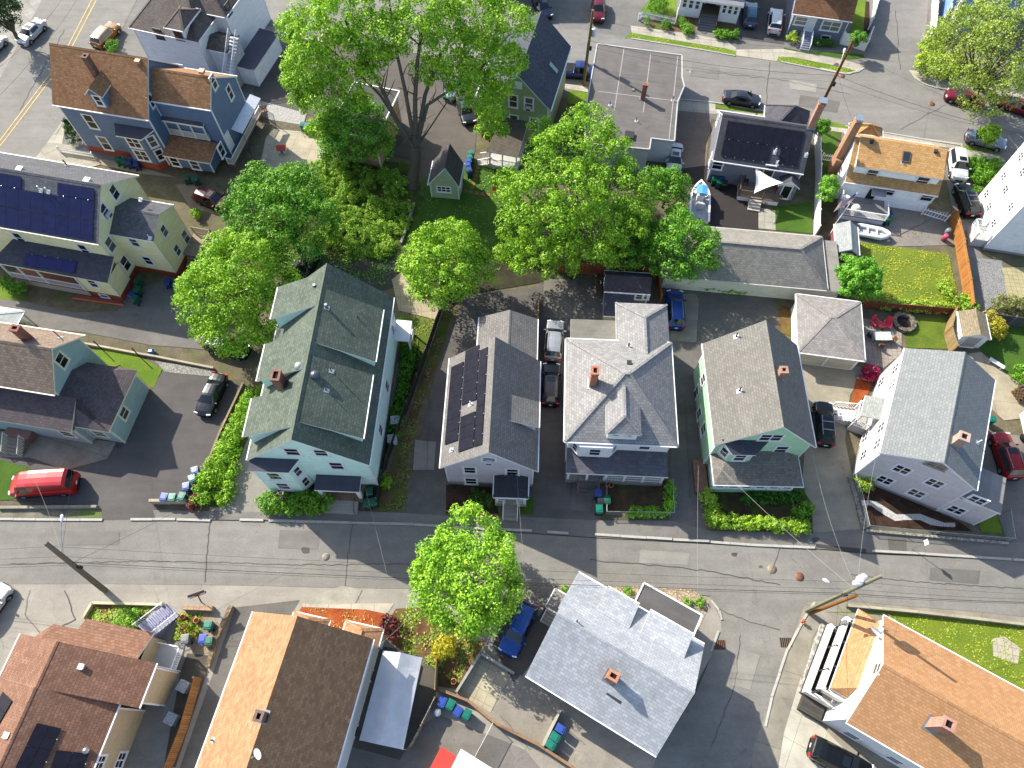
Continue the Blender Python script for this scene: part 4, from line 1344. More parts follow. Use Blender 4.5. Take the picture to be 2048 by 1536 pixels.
h.steps(pu0+2.2,pv+.15,(0,-1),2.0,.7,4,.32,wood('#8a8078','#6d645c'),rail=wood('#8d7f70','#75685a'))
bx0,bx1=h.onv(('G',520,1110),.1).x,h.onv(('G',790,1120),.1).x
h.mb('bay',W_,key='bay').prism([(bx0,.46),(bx0+.7,-.35),(bx1-.7,-.35),(bx1,.46)],3.75,6.0)
h.win('v-',-.35,w=1.0,h=1.3,uz=((bx0+bx1)/2,4.95))
h.wincore(((bx0+.35),.055,4.95),(.7,-.81,0),.6,1.3)
h.wincore(((bx1-.35),.055,4.95),(.7,.81,0),.6,1.3)
h.win('v-',.45,w=1.0,h=1.4,uz=(L_-2.6,4.9))
h.win('v-',.45,w=1.0,h=1.5,uz=(L_-2.6,1.9))
h.wincore((2.3,.45,1.75),(1,0,0),1.0,2.0,gl=paint('#6a4a34'),name='door',sash=False)
for vv in(2.2,5.0,8.0):
 h.win('u+',L_-.45,uz=(vv,4.7))
 h.win('u-',.45,uz=(vv,4.7))
q=[h.z(('G',p_[0],p_[1]),3.2)for p_ in((520,392),(770,402),(775,512),(515,502))]
u_,v_=min(a.x for a in q),max(a.y for a in q)
h.flat([(u_,Wd-.44,3.25),(wu0+.38,Wd-.44,3.25),(wu0+.38,v_,3.2),(u_,v_,3.2)],membrane('#8d8a80'),W_,.25,key='back_roof')
h.boxw(u_+.2,wu0+.35,Wd-.44,v_-.2,0,2.95,HW,key='back_wall')
h.finish()
RB=shingle('#a5a19a','#979389',.68,.5,.25,.12,seed=.15,k=2.5)
h=House('light_green_house','light green gabled house with grey-brown roof and enclosed front porch behind a hedge',('j',875,918),('j',748,235),('j',195,900),5.8)
L_,Wd=h.L,h.Wd
vr,zr=h.ridge([(0,('j',662,782)),(L_,('j',540,66))])
GRN=siding('#a7cfa9')
d=h.gable(0,L_,0,Wd,5.8,zr,RB,W_,GRN,vr=vr,found=(paint('#9a948a'),.5))
pl,pr=h.pl['roofl'],h.pl['roofr']
h.chimney(pl,('j',635,437),('j',640,400),.6,.6,brick('#c98a6c','#b0745a','#c9b5a4'),h=1.1)
h.pipe(pr,('j',340,178),.7,.07)
h.pipe(pr,('j',362,540),.7,.07)
for q in(('j',77,550),('j',95,692),('j',124,795)):
 h.win('v+',d['v1'],q,.9,1.6)
h.win('v+',d['v1'],('j',122,465),.9,1.5)
u0=d['u0']
h.win('u-',u0,('j',575,850),1.9,1.2,mull=1)
h.win('u-',u0,('j',642,930),1.1,1.4)
q=[h.z(('j',195,1168),3.0),h.z(('j',790,1180),3.0)]
pu,pv1,pv0=(q[0].x+q[1].x)/2,q[0].y,q[1].y
PR2=shingle('#9a948a','#857f78',.7,.45,.24,.2)
R,Fa=h.mb('porch_roof',PR2,key='porch_roof'),h.mb('fascia',W_,key='porch_fascia')
R.face([(pu,pv1,3.0),(pu,pv0,3.0),(u0-.01,pv0+1.6,4.0),(u0-.01,pv1-1.6,4.0)])
R.face([(pu,pv0,3.0),(u0-.01,pv0,3.0),(u0-.01,pv0+1.6,4.0)])
R.face([(u0-.01,pv1,3.0),(pu,pv1,3.0),(u0-.01,pv1-1.6,4.0)])
Fa.box(pu-.06,u0-.01,pv0-.06,pv1+.06,2.82,2.99)
pw0,pw1=pu+.35,u0
h.boxw(pw0,u0-.01,pv0+.35,pv1-.35,0,2.82,GRN,key='porch_wall',trim=W_)
for k in range(6):
 vv=pv1-.9-(pv1-pv0-1.8)*k/5
 h.win('u-',pw0,w=.8,h=1.1,uz=(vv,2.0))
for k in range(2):
 h.win('v+',pv1-.35,w=.7,h=1.1,uz=(pw0+.7+k,2.0))
bv1,bv0=h.onu(('j',255,920),u0-.5).y,h.onu(('j',480,970),u0-.5).y
h.mb('bay',GRN,key='bay').prism([(u0+.02,bv1),(u0-.95,bv1-.8),(u0-.95,bv0+.8),(u0+.02,bv0)],3.4,5.9)
DK=shingle('#5a5c66','#4d505a',.75,.45,.22,.2)
h.flat([(u0-1.2,bv1-.7,5.95),(u0-1.2,bv0+.7,5.95),(u0+.02,bv0-.5,6.5),(u0+.02,bv1+.3,6.5)],DK,W_,.14,key='bay_roof')
h.win('u-',u0-.95,w=1.0,h=1.35,uz=((bv0+bv1)/2,4.75))
h.wincore((u0-.465,bv1-.4,4.75),(-.97,-.8,0),.75,1.35)
h.wincore((u0-.465,bv0+.4,4.75),(.97,-.8,0),.75,1.35)
q=h.z(('j',100,1110),.3)
h.mb('side_steps',brick(),key='ss').box(q.x-1.6,q.x+1.6,q.y-.6,q.y+.6,0,.5)
h.finish()
RL=shingle('#b4b8b7','#a8adad',.72,.5,.25,.08,seed=.05,k=2.75)
h=House('pale_grey_house','pale grey gabled house beside a white gravel strip curving through dark mulch',('H',1268,1368),('H',1372,740),('k',725,655),6.3)
L_,Wd=h.L,h.Wd
vr,zr=h.ridge([(0,('k',1300,742)),(L_,('H',1203,583))])
GW=siding('#c5bfc0')
d=h.gable(0,L_,0,Wd,6.3,zr,RL,W_,GW,vr=vr,oe=.15,og=.12,found=(paint('#8c8a86'),.4))
pl,pr=h.pl['roofl'],h.pl['roofr']
h.chimney(pl,('k',1400,570),('k',1460,530),.75,.75,brick('#cfa894','#bd9480','#d9c8ba'),h=1.5)
h.pipe(pl,('k',1605,568),.6,.06,m=W_)
u0=d['u0']
for q in(('k',922,808),('k',768,903),('k',1217,930),('k',1052,1022),('k',1598,1087),('k',1412,1173)):
 h.win('u-',u0,q,1.25,1.2,mull=1)
h.win('u-',u0,('k',1235,770),1.5,.7,mull=1,frame=paint('#9a8d80'))
for q in((('k',690,985)),('k',1055,1130)):
 h.win('u-',u0,q,.9,.45,sash=False)
for q in(('k',835,45),('k',700,580),('k',575,680),('v',970,745),('v',945,870),('k',735,430),('v',850,860),('k',590,520)):
 h.win('v+',d['v1'],q,1.0,1.15,mull=1)
q=h.z(('H',1415,1440),4.0)
q2=h.z(('H',1415,1290),4.0)
h.flat([(u0-.1,q.y,4.0),(q2.x,q.y,4.0),(q2.x,.17,4.3),(u0-.1,.17,4.3)],membrane('#9a9894'),W_,.2,key='side_roof')
h.boxw(u0,q2.x-.1,q.y+.1,.14,0,3.8,GW,key='side_wall',trim=W_)
a,b,c,e=(h.z(('v',)+p_,3.6)for p_ in((720,955),(860,1000),(850,1120),(680,1190)))
pu0,pu1=(c.x+e.x)/2,(a.x+b.x)/2
pvo=(a.y+e.y)/2
DG=shingle('#b4b8b2','#a0a49e',.75,.4,.2,.15)
h.flat([(pu0,d['v1'],3.9),(pu1,d['v1'],3.9),(pu1,pvo,3.3),(pu0,pvo,3.3)],DG,W_,.2,key='porch_roof',name='porch_roof')
postrow(h,[(pu0+.15,pvo-.2),(pu1-.15,pvo-.2)],0,3.1)
h.mb('porch_floor',paint('#b8b4ad'),key='pf').box(pu0,pu1,d['v1']+.01,pvo-.05,0,1.2)
h.railing((pu0,pvo-.1),(pu1,pvo-.1),1.2,key='r1')
h.railing((pu0,d['v1']+.1),(pu0,pvo-.1),1.2,key='r2')
h.steps(pu0+1.2,pvo-.05,(0,1),1.6,1.2,6,.3,paint('#c9c5bd'),rail=W_)
h.finish()
RS=shingle('#c4c7cb','#b2b6bb',.72,.62,.3,.16,seed=.12,k=1.68)
h=House('corner_house','house under a wide pale silver-blue roof on the street corner',('K',145,1010),('K',890,1470),('K',1146,822),4.6)
L_,Wd=h.L,h.Wd
vr,zr=h.ridge([(0,('K',337,655)),(L_,('K',1108,1112))])
CW=siding('#d5d3cd')
d=h.gable(0,L_,0,Wd,4.6,zr,RS,W_,CW,vr=vr,ridgecap=True)
pl,pr=h.pl['roofl'],h.pl['roofr']
h.shed(Wd+.1,(('K',447,422),('K',607,512)),(('K',352,640),('K',520,735)),pr,RS,W_,CW,3.5,'dormer_a',inset=.25)
h.shed(Wd+.02,(('K',612,505),('K',795,602)),(('K',540,640),('K',738,742)),pr,RS,W_,CW,3.5,'dormer_b',inset=.25)
h.shed(Wd-.1,(('K',855,637),('K',1100,775)),(('K',800,770),('K',1050,915)),pr,RS,W_,CW,3.5,'dormer_c',inset=.25)
h.chimney(pl,('K',630,1022),('K',660,1018),.75,.6,brick('#d98a5c','#c06a3e','#c9a890'),h=1.6)
h.pipe(pr,('K',437,703),.6,.06)
def ptch(b):
 a=[h.onpl(('K',)+q,pl)+pl[1]*.02 for q in((600,1113),(612,1107),(694,1158),(682,1172))]
 b.face(a)
 b.face(list(reversed(a)))
h.sub('roof','missing_shingles',paint('#4d5057',.9),ptch)
q=[h.z(('K',)+a,3.1)for a in((820,482),(1152,672),(1097,777),(770,582))]
u0_,u1_=(q[0].x+q[3].x)/2,(q[1].x+q[2].x)/2
h.flat([(u0_,Wd-.4,3.2),(u1_,Wd-.4,3.2),(u1_,max(q[0].y,q[1].y),3.05),(u0_,max(q[0].y,q[1].y),3.05)],membrane('#6d6a68'),W_,.28,key='porch_roof',name='porch_roof',lip=.08)
h.boxw(u0_+.3,u1_-.3,Wd-.36,max(q[0].y,q[1].y)-.3,0,2.75,CW,key='porch_wall',trim=W_)
for k in range(4):
 h.win('v+',max(q[0].y,q[1].y)-.3,w=1.0,h=1.3,uz=(u0_+1.2+(u1_-u0_-2.4)*k/3,1.7))
q=[h.z(('K',)+a,2.9)for a in((315,517),(265,617),(330,652),(375,560))]
uu=min(a.x for a in q)
h.hip(uu,.32,min(q[1].y,q[2].y),max(q[0].y,q[3].y),2.85,3.4,.1,.3,(q[0].y+q[1].y)/2,membrane('#8a8580'),W_,key='side_porch',th=.16)
postrow(h,[(uu+.2,q[1].y+.2),(uu+.2,q[0].y-.2)],0,2.7)
h.mb('porch_floor',concrete('#c9c2b4',9),key='pf').box(uu,.29,q[1].y,q[0].y,0,.5)
h.steps((uu+.3)/2,q[1].y,(0,-1),1.4,.5,3,.3,concrete('#d3ccbd',9),rail=W_)
for uu in(2.5,6,10):
 h.win('v-',d['v0'],uz=(uu,2.4))
for vv in(3,6.5):
 h.win('u+',d['u1'],uz=(vv,2.2))
h.finish()
RT=shingle('#d6a67c','#c08a64',.74,.5,.26,.1,seed=.1,k=2.1)
h=House('tan_roofed_house','long white house under a big tan shingle roof beside orange mulch',('o',506,1223),('o',392,1536),('o',748,1275),5.2)
L_,Wd=h.L,h.Wd
rev=h.u.y>0
vr,zr=h.ridge([(L_ if rev else 0,('o',595,1232))])
ua,ub=(-7.0,L_)if rev else(0,L_+7)
TW=siding('#dcdcda')
d=h.gable(ua,ub,0,Wd,5.2,zr,RT,W_,TW,vr=vr)
ends=('u+',d['u1'],ub)if rev else('u-',d['u0'],ua)
sideR='v-' if h.z(('o',748,1275),5.2).y<1 else 'v+'
plR=h.pl['roofr']if sideR=='v+' else h.pl['roofl']
plL=h.pl['roofl']if sideR=='v+' else h.pl['roofr']
h.win(sideR,d['v1']if sideR=='v+' else d['v0'],('J',607,1327),.8,1.3)
h.win(sideR,d['v1']if sideR=='v+' else d['v0'],('J',690,1010),.8,.8)
h.chimney(plL,('J',82,1245),('J',62,1240),.65,.55,brick('#8a6a5c','#6e5044','#a08d80'),h=1.3)
cz=h.onpl(('J',65,1450),plR)
h.dish(cz,h.u*0+Vector((.5,-.4,.75)),r=.38)
h.pipe(plL,('I',1212,1378),.4,.06)
sg=1 if rev else-1
eu=ends[1]
for(p1,p2)in((('J',262,650),('J',440,690)),(('J',560,700),('J',742,745))):
 a,b=h.z(p1,3.1),h.z(p2,3.1)
 va,vb=min(a.y,b.y),max(a.y,b.y)
 uo=(a.x+b.x)/2
 lo,hi=min(uo,eu),max(uo,eu)
 h.hip(lo,hi,va-.2,vb+.2,3.0,3.7,(lo+hi)/2-.2,(lo+hi)/2+.2,(va+vb)/2,RT,W_,key='porch_roof%d'%int(va*10),th=.16)
 h.boxw(lo+(.1 if sg>0 else .35),hi-(.35 if sg>0 else .1),va,vb,0,2.85,TW,key='pw%d'%int(va*10))
h.finish()
RBR=shingle('#a67e68','#946c57',.6,.5,.26,.15,seed=.1)
RBD=RBR
h=House('brown_roofed_house','tan sided house with stepped red-brown roofs carrying black solar panels',('d',1020,975),('d',800,1519),('d',170,380),5.2)
L_,Wd=h.L,h.Wd
rev=h.u.y>0
TAN=siding('#b5a283')
def hu(q,z):
 return h.z(q,z)
uF=hu(('d',1330,622),5.2).x
uM=hu(('d',1190,1010),5.2).x
uE=hu(('d',700,1760),5.2).x
vR1=(hu(('d',1330,622),5.2).y+hu(('d',1190,1010),5.2).y)/2
vR2=(hu(('d',1020,975),5.2).y+hu(('d',800,1519),5.2).y)/2
vL=hu(('d',170,380),5.2).y
vm=hu(('d',478,447),5.2).y*.5+vL*.0
zr1=7.7
vr=h.z(('d',480,447),zr1).y
lo1,hi1=sorted((uF,uM))
lo2,hi2=sorted((uM,uE))
va,vb=sorted((vR1,vL))
d1=h.gable(lo1,hi1,va,vb,5.2,zr1,RBR,W_,TAN,vr=vr)
va2,vb2=(sorted((vR2,vL)))
off=.003
d2=h.gable(lo2-(.6 if rev else-.05),hi2+(-.05 if rev else .6)if False else hi2,va2,vb2,5.25,zr1+.1,RBR,W_,TAN,vr=vr,key='rear_roof',wkey='rear_wall')
R_is_low=vR1<vL
fR='v-' if R_is_low else 'v+'
pR=h.pl['roofl']if R_is_low else h.pl['roofr']
pR2=h.pl['rear_roofl']if R_is_low else h.pl['rear_roofr']
pL2=h.pl['rear_roofr']if R_is_low else h.pl['rear_roofl']
w1=d1['v0']if R_is_low else d1['v1']
w2=d2['v0']if R_is_low else d2['v1']
sgn=-1 if R_is_low else 1
for q,w_,hh in((('d',1300,1190),1.3,1.0),(('d',1025,1452),1.1,1.0),(('d',1212,1432),1.3,1.2),(('d',852,1470),.9,1.0)):
 h.win(fR,w2,q,w_,hh,mull=1)
h.boxvent(pR,('d',700,655),W_)
h.boxvent(pL2,('d',65,1240),W_)
h.turbine(pR2,('d',745,1370),r=.2,m=metal('#c0c0c0'))
a=('d',320,1130)
panel_block(h,pR2,('d',130,1519),('d',318,1132),('d',345,1575),2,2,roof='rear_roof')
panel_block(h,pR2,('d',420,1545),('d',487,1362),('d',690,1600),1,2,roof='rear_roof')
panel_block(h,pL2,('d',-10,1160),('d',115,945),('d',-120,1130),2,1,roof='rear_roof')
zf=3.4
c1,c2,c3=hu(('d',738,240),zf),hu(('d',1312,368),zf),hu(('d',455,290),zf)
uo=(c1.x+c2.x)/2
e0=d1['u1']if rev else d1['u0']
vlo,vhi=sorted((c1.y,c2.y))
pts=[(uo,vlo,zf),(uo,vhi,zf),(e0,vhi,4.6),(e0,vlo,4.6)]
if not rev:
 pts=[pts[1],pts[0],pts[3],pts[2]]
h.mb('roof',RBR,key='front_roof').slab(pts[::-1]if(Vector(pts[1])-Vector(pts[0])).cross(Vector(pts[2])-Vector(pts[0])).z<0 else pts,.18,h.mb('fascia',W_,key='front_fascia'))
u2=c3.x
v2a,v2b=sorted((c3.y,(vhi if R_is_low else vlo)+(-.1 if R_is_low else .1)))
v3=hu(('d',270,388),3.4).y
pts=[(u2,v2a,zf),(u2,v2b,zf),(e0,v2b,4.4),(e0,v2a,4.4)]
h.mb('roof',RBR,key='front_roof2').slab(pts[::-1]if(Vector(pts[1])-Vector(pts[0])).cross(Vector(pts[2])-Vector(pts[0])).z<0 else pts,.18,h.mb('fascia',W_,key='front_fascia2'))
cnr=(u2,c3.y,zf)
pts=[(u2,c3.y,zf),(e0,c3.y,4.4),(e0,v3,zf)]
h.mb('roof',RBR,key='front_roof3').face(pts[::-1]if(Vector(pts[1])-Vector(pts[0])).cross(Vector(pts[2])-Vector(pts[0])).z<0 else pts)
ul,uh=sorted((uo-(.3 if rev else-.3),e0))
h.boxw(ul,uh,vlo+.3,vhi-.3,0,3.2,TAN,key='front_wall')
ul,uh=sorted((u2-(.3 if rev else-.3),e0))
h.boxw(ul,uh,v2a+.3,v2b-.01,0,3.2,TAN,key='front_wall2')
p=[hu(('d',)+q,1.0)for q in((1345,450),(1560,500),(1500,680),(1290,640))]
us,vs=sorted(a.x for a in p),sorted(a.y for a in p)
h.mb('deck',paint('#cfcdc8'),key='deck').box(us[0],us[3],vs[0],vs[3],.9,1.0)
ve=vs[0]if R_is_low else vs[3]
h.railing((us[0],ve),(us[3],ve),1.0,key='r1')
ut=us[3]if rev else us[0]
h.railing((ut,vs[0]),(ut,vs[3]),1.0,key='r2')
p=[hu(('d',)+q,.5)for q in((1390,150),(1520,170),(1350,400),(1200,340))]
cu,cv=sum(a.x for a in p)/4,sum(a.y for a in p)/4
top=(p[2]+p[3])/2
dr=((p[0]+p[1])/2-top)
dr.z=0
h.steps(top.x,top.y,dr,1.7,1.5,8,dr.length/8,paint('#8f8fa6'),rail=W_)
gutterpipe(h,(us[0],ve),4.6)
h.finish()
RO=shingle('#cf9f74','#c4905f',.76,.5,.24,.05,seed=.1,k=1.85)
h=House('orange_roofed_house','white house under a long mottled orange roof with dark two-level porches',('h',545,1165),('h',1180,1536),('h',835,283),5.6)
L_,Wd=h.L,h.Wd
rev=h.u.dot(Vector((1,-1,0)))<0
g0=L_ if rev else 0
vr,zr=h.ridge([(g0,('h',845,690))])
ua,ub=(L_-24,L_)if rev else(0,24)
SW=siding('#dddcda')
d=h.gable(ua,ub,0,Wd,5.6,zr,RO,W_,SW,vr=vr,og=.1)
S_low=h.z(('h',545,1165),5.6).y<1
pS=h.pl['roofl']if S_low else h.pl['roofr']
pN=h.pl['roofr']if S_low else h.pl['roofl']
h.chimney(pS,('h',1245,1185),('h',1385,1175),.75,.75,brick('#d08a74','#bb745e','#d2b8a6'))
fS,wS=('v-',d['v0'])if S_low else('v+',d['v1'])
h.win(fS,wS,('h',585,1270),1.1,1.1)
h.win(fS,wS,('h',935,1470),1.1,1.1)
ge=d['u1']if rev else d['u0']
sgn=1 if rev else-1
h.win('u+' if rev else 'u-',ge,('h',795,725),.9,1.0)
c=h.onu(('h',820,470),ge)
h.dish(Vector((ge+sgn*.4,c.y,c.z-.2)),h.l(h.o+Vector((.45,.5,.6))),r=.62,pole=.4)
ze=3.9
a,b,c,e=(h.z(('h',)+q,ze)for q in((637,232),(412,888),(622,1010),(812,300)))
uo=(a.x+b.x)/2
v0_,v1_=sorted((b.y,a.y))
R,Fa=h.mb('porch_roof',RO,key='porch_roof'),h.mb('fascia',W_,key='porch_fascia')
zi=5.2
du=abs(ge-uo)
def up(pts):
 n=(Vector(pts[1])-Vector(pts[0])).cross(Vector(pts[2])-Vector(pts[0]))
 return pts if n.z>0 else pts[::-1]
ib,it=v0_+du*.55,v1_-du*.55
R.face(up([(uo,v0_,ze),(uo,v1_,ze),(ge+sgn*.01,it,zi),(ge+sgn*.01,ib,zi)]))
R.face(up([(uo,v0_,ze),(ge+sgn*.01,v0_,ze),(ge+sgn*.01,ib,zi)]))
R.face(up([(uo,v1_,ze),(ge+sgn*.01,v1_,ze),(ge+sgn*.01,it,zi)]))
lo,hi=sorted((uo,ge+sgn*.01))
Fa.box(lo,hi,v0_,v1_,ze-.2,ze-.004)
dk=paint('#2b2a2c',.7)
cr=paint('#e9e2d4',.6)
for zz,q1,q2,key in((2.6,('h',540,290),('h',335,890),'up'),(.9,('h',415,345),('h',215,915),'lo')):
 a,b=h.z(q1,zz+.9),h.z(q2,zz+.9)
 uu=(a.x+b.x)/2
 va,vb=sorted((a.y,b.y))
 lo,hi=sorted((uu,ge))
 h.mb('deck',paint('#4a4648',.8),key='deck_'+key).box(lo,hi,va,vb,zz-.15,zz)
 pw=.32
 l2,h2=sorted((uu,uu-sgn*pw))
 h.mb('parapet',cr,key='par_'+key).box(l2,h2,va,vb,zz,zz+.9)
 for vv in(va,vb-.3):
  h.mb('parapet',cr,key='par_%s_%.1f'%(key,vv)).box(min(uu-sgn*(pw+.002),ge),max(uu-sgn*(pw+.002),ge),vv,vv+.3,zz,zz+.9)
 postrow(h,[(uu-sgn*.45,va+(vb-va)*k/3+(.2 if k==0 else-.2 if k==3 else 0))for k in range(4)],zz+.9,zz+2.7 if key=='lo' else 3.7,dk,.12,key='post_'+key)
h.mb('deck_skirt',dk,key='skirt').box(lo,hi,va+.1,vb-.1,0,.74)
q=h.z(('h',275,1010),.6)
h.mb('steps',wood('#57504a','#403a36'),key='steps').box(q.x-.9,q.x+.9,q.y-1.0,q.y+1.0,.02,.7)
h.finish()
RGA=shingle('#b2aba5','#9d9792',.7,.5,.24,.12,seed=.07)
h=House('double_garage','double garage with cream doors and a low grey hip roof',('v',150,605),('v',715,680),('v',90,110),2.5,'garage')
L_,Wd=h.L,h.Wd
vr,zr=h.ridge([(L_/2,('v',445,315))])
h.hip(0,L_,0,Wd,2.5,zr,L_/2-.2,L_/2+.2,vr,RGA,W_)
h.boxw(.3,L_-.3,.3,Wd-.3,0,2.3,siding('#dcd6c6'),trim=W_)
for k in(0,1):
 ca=L_*(.29+.42*k)
 o=h.wincore((ca,.3,1.1),(1,0,0),2.7,2.1,gl=wood('#efe6cf','#e4dac0',.5),name='garage_door',sash=False)
h.finish()
h=House('long_garage','long low building under a grey hipped roof behind the white fence',('H',0,192),('H',420,230),('D',405,1348),2.6,'garage')
L_,Wd=h.L,h.Wd
vr,zr=h.ridge([(L_-3.4,('D',265,1415))])
RLG=shingle('#aca69d','#999389',.68,.5,.24,.12,seed=.09)
h.hip(-9.5,L_,0,Wd,2.6,zr,-6,L_-3.4,vr,RLG,paint('#c4bfb5'))
h.boxw(-9.2,L_-.3,.3,Wd-.3,0,2.4,siding('#cfcac0'))
p=[h.z(('D',)+q,2.3)for q in((408,1350),(470,1380))]
h.flat([(L_+.02,.2,2.3),(p[1].x,.2,2.3),(p[1].x,Wd-.2,2.3),(L_+.02,Wd-.2,2.3)],membrane('#a39e96'),W_,.2,key='lean_to')
h.boxw(L_-.29,p[1].x-.1,.35,Wd-.35,0,2.1,siding('#cfcac0'),key='lean_wall')
h.finish()
RDK=shingle('#66656c','#5c5b62',.6,.5,.25,.2,seed=.1)
h=House('dark_grey_house','dark grey house whose charcoal roof is covered by black solar panels',('f',285,720),('f',1215,860),('f',312,205),3.5)
L_,Wd=h.L,h.Wd
vr,zr=h.ridge([(0,('f',380,242)),(L_,('f',1330,386))])
DG_=siding('#74767f')
d=h.gable(0,L_,0,Wd,3.5,zr,RDK,W_,DG_,vr=vr,og=.12,oe=.25)
pl,pr=h.pl['roofl'],h.pl['roofr']
panel_block(h,pl,('f',440,318),('f',1225,430),('f',405,500),8,1)
panel_block(h,pl,('f',400,505),('f',880,575),('f',370,675),5,1)
panel_block(h,pl,('f',985,590),('f',1185,618),('f',955,760),2,1)
h.pipe(pl,('f',920,640),.6,.08,m=W_)
h.pipe(pl,('f',1240,670),.4,.07,m=W_)
h.pipe(pl,('f',948,750),.4,.05,m=W_)
h.chimney(pl,h.onpl(('f',1300,350),pl),('f',1385,195),.7,.7,brick('#c98563','#b56f4e','#cbb3a0'),h=3.0,cap=metal('#d0d3d8',.3))
c=h.onpl(('f',1085,330),pr)
zt=zr-.3
uu=c.x
h.hip(uu-2.6,uu+2.6,Wd-3.4,Wd+2.2,3.4,zt,uu-.1,uu+.1,Wd-.8,RDK,W_,key='front_roof')
h.boxw(uu-2.2,uu+2.2,Wd-3,Wd+1.8,0,3.2,DG_,key='front_wall')
h.win('v-',d['v0'],('f',325,765),1.3,1.2)
h.wincore(h.onv(('f',860,830),d['v0'])+Vector((0,0,-.2)),(1,0,0),1.0,2.0,name='door',sash=False)
h.win('u-',d['u0'],('f',265,700),.8,1.1)
h.win('u-',d['u0'],('f',340,300),.7,1.2)
a,b,c,e=(h.z(('f',)+q,.8)for q in((560,880),(975,950),(930,1125),(560,1095)))
du0,du1,dv=a.x,b.x,(c.y+e.y)/2
WDK=wood('#a3927e','#8c7c6a')
h.mb('deck',WDK,key='deck').box(du0,du1,dv,d['v0']-.01,.65,.8)
h.mb('deck_skirt',W_,key='skirt').box(du0+.05,du1-.05,dv+.05,d['v0']-.02,.02,.64)
s1,s2=h.z(('f',665,1100),.8).x,h.z(('f',790,1100),.8).x
WR=wood('#8d6b50','#75563f')
h.railing((du0,dv),(s1,dv),.8,m=WR,key='r1')
h.railing((s2,dv),(du1,dv),.8,m=WR,key='r2')
h.railing((du0,dv),(du0,d['v0']-.2),.8,m=WR,key='r3')
h.steps((s1+s2)/2,dv,(0,-1),s2-s1,.8,4,.32,paint('#b9afa2'))
a,b=h.z(('f',960,960),2.4),h.z(('f',1120,1000),2.4)
bu0,bu1=a.x,a.x+2.4
bv=h.z(('f',1035,950),2.9).y
h.mb('porch_wall',DG_,key='pw').prism([(bu0+.2,bv+.3),(bu1-.2,bv+.3),(bu1-.2,d['v0']),(bu0+.2,d['v0'])],0,2.3,False)
R,Fa=h.mb('porch_roof',RDK,key='porch_roof'),h.mb('fascia',W_,key='pf')
um=(bu0+bu1)/2
R.slab(up([(bu0,bv,2.3),(um,bv,3.2),(um,d['v0'],3.2),(bu0,d['v0'],2.3)]),.15,Fa)
R.slab(up([(um,bv,3.2),(bu1,bv,2.3),(bu1,d['v0'],2.3),(um,d['v0'],3.2)]),.15,Fa)
Wl=h.mb('porch_front',W_,key='pfr')
Wl.face([(bu0+.2,bv+.3,0),(bu1-.2,bv+.3,0),(bu1-.2,bv+.3,2.2),(um,bv+.3,2.95),(bu0+.2,bv+.3,2.2)])
h.wincore((um,bv+.3,1.2),(1,0,0),.9,1.9,name='door',sash=False,gl=glass('#2a2f30'))
h.finish()
RT2=shingle('#d6aa72','#c4945a',.68,.5,.26,.1,seed=.05,k=1.75)
h=House('orange_roofed_cape','white house with two-tier orange-tan roof, grey deck and flag',('e',240,882),('e',1135,1018),('e',330,380),3.1)
L_=h.L
Wd=7.4
h.Wd=Wd
vr,zr=h.ridge([(0,('e',355,440)),(L_,('e',1255,572))],v0=3.7,z0=6.5)
vr=min(max(vr,2.6),4.6)
CW2=siding('#efefee')
d=h.gable(0,L_,0,2*vr,3.1,zr-.25,RT2,W_,CW2,vr=vr,og=.1)
pl=h.pl['roofl']
du0,du1=h.onpl(('e',385,447),pl).x,h.onpl(('e',1215,572),pl).x
best=min((abs((h.onv(('e',370,735),k*.02).z+h.onv(('e',1198,860),k*.02).z)/2-4.95),k*.02)for k in range(200))
vd=best[1]
zd=4.95
R,Fa=h.mb('roof',RT2,key='dormer_roof'),h.mb('fascia',W_,key='dormer_fascia')
R.slab([(du0,vd,zd),(du1,vd,zd),(du1,vr,zr),(du0,vr,zr)],.18,Fa)
vw=vd+.3
sl=(zr-zd)/(vr-vd)
zrf=lambda v:3.1+(zr-.25-3.1)/vr*v
Wl=h.mb('wall',CW2,key='dormer_wall')
Wl.face([(du0+.15,vw,zrf(vw)-.05),(du1-.15,vw,zrf(vw)-.05),(du1-.15,vw,zd+sl*.3-.19),(du0+.15,vw,zd+sl*.3-.19)])
for uu,rv in((du0+.15,True),(du1-.15,False)):
 p=[(uu,vw,zrf(vw)-.1),(uu,vr,zrf(vr)-.1),(uu,vr,zr-.19),(uu,vw,zd+sl*.3-.19)]
 Wl.face(p[::-1]if rv else p)
h.pl['dormer_roof']=(Vector((du0,vd,zd)),Vector((0,-sl,1)).normalized())
dp=h.pl['dormer_roof']
h.win('v-',vw,('e',500,800),1.2,1.0)
h.win('v-',vw,('e',985,870),1.3,1.0)
for q in(('e',493,503),('e',1107,595)):
 h.boxvent(dp,q,roof='dormer_roof')
h.pipe(dp,('e',790,700),.3,.07,roof='dormer_roof')
sk=h.onpl(('e',825,643),dp)
def skl(b):
 b.obox(sk+dp[1]*.06,(1,0,0),Vector((1,0,0)).cross(dp[1]),dp[1],.42,.6,.08)
 b.use(glass('#3a4048',tint=0))
 b.obox(sk+dp[1]*.15,(1,0,0),Vector((1,0,0)).cross(dp[1]),dp[1],.34,.5,.012)
h.sub('dormer_roof','skylight',paint('#6a5a48'),skl)
h.win('v-',d['v0'],('e',672,975),1.0,1.0)
h.win('v-',d['v0'],('e',1030,1030),1.3,1.0)
h.wincore(h.onv(('e',500,990),d['v0'])+Vector((0,0,-.3)),(1,0,0),.95,1.9,name='door',sash=False,gl=glass('#30343a'))
aw=h.onv(('e',560,945),d['v0'])
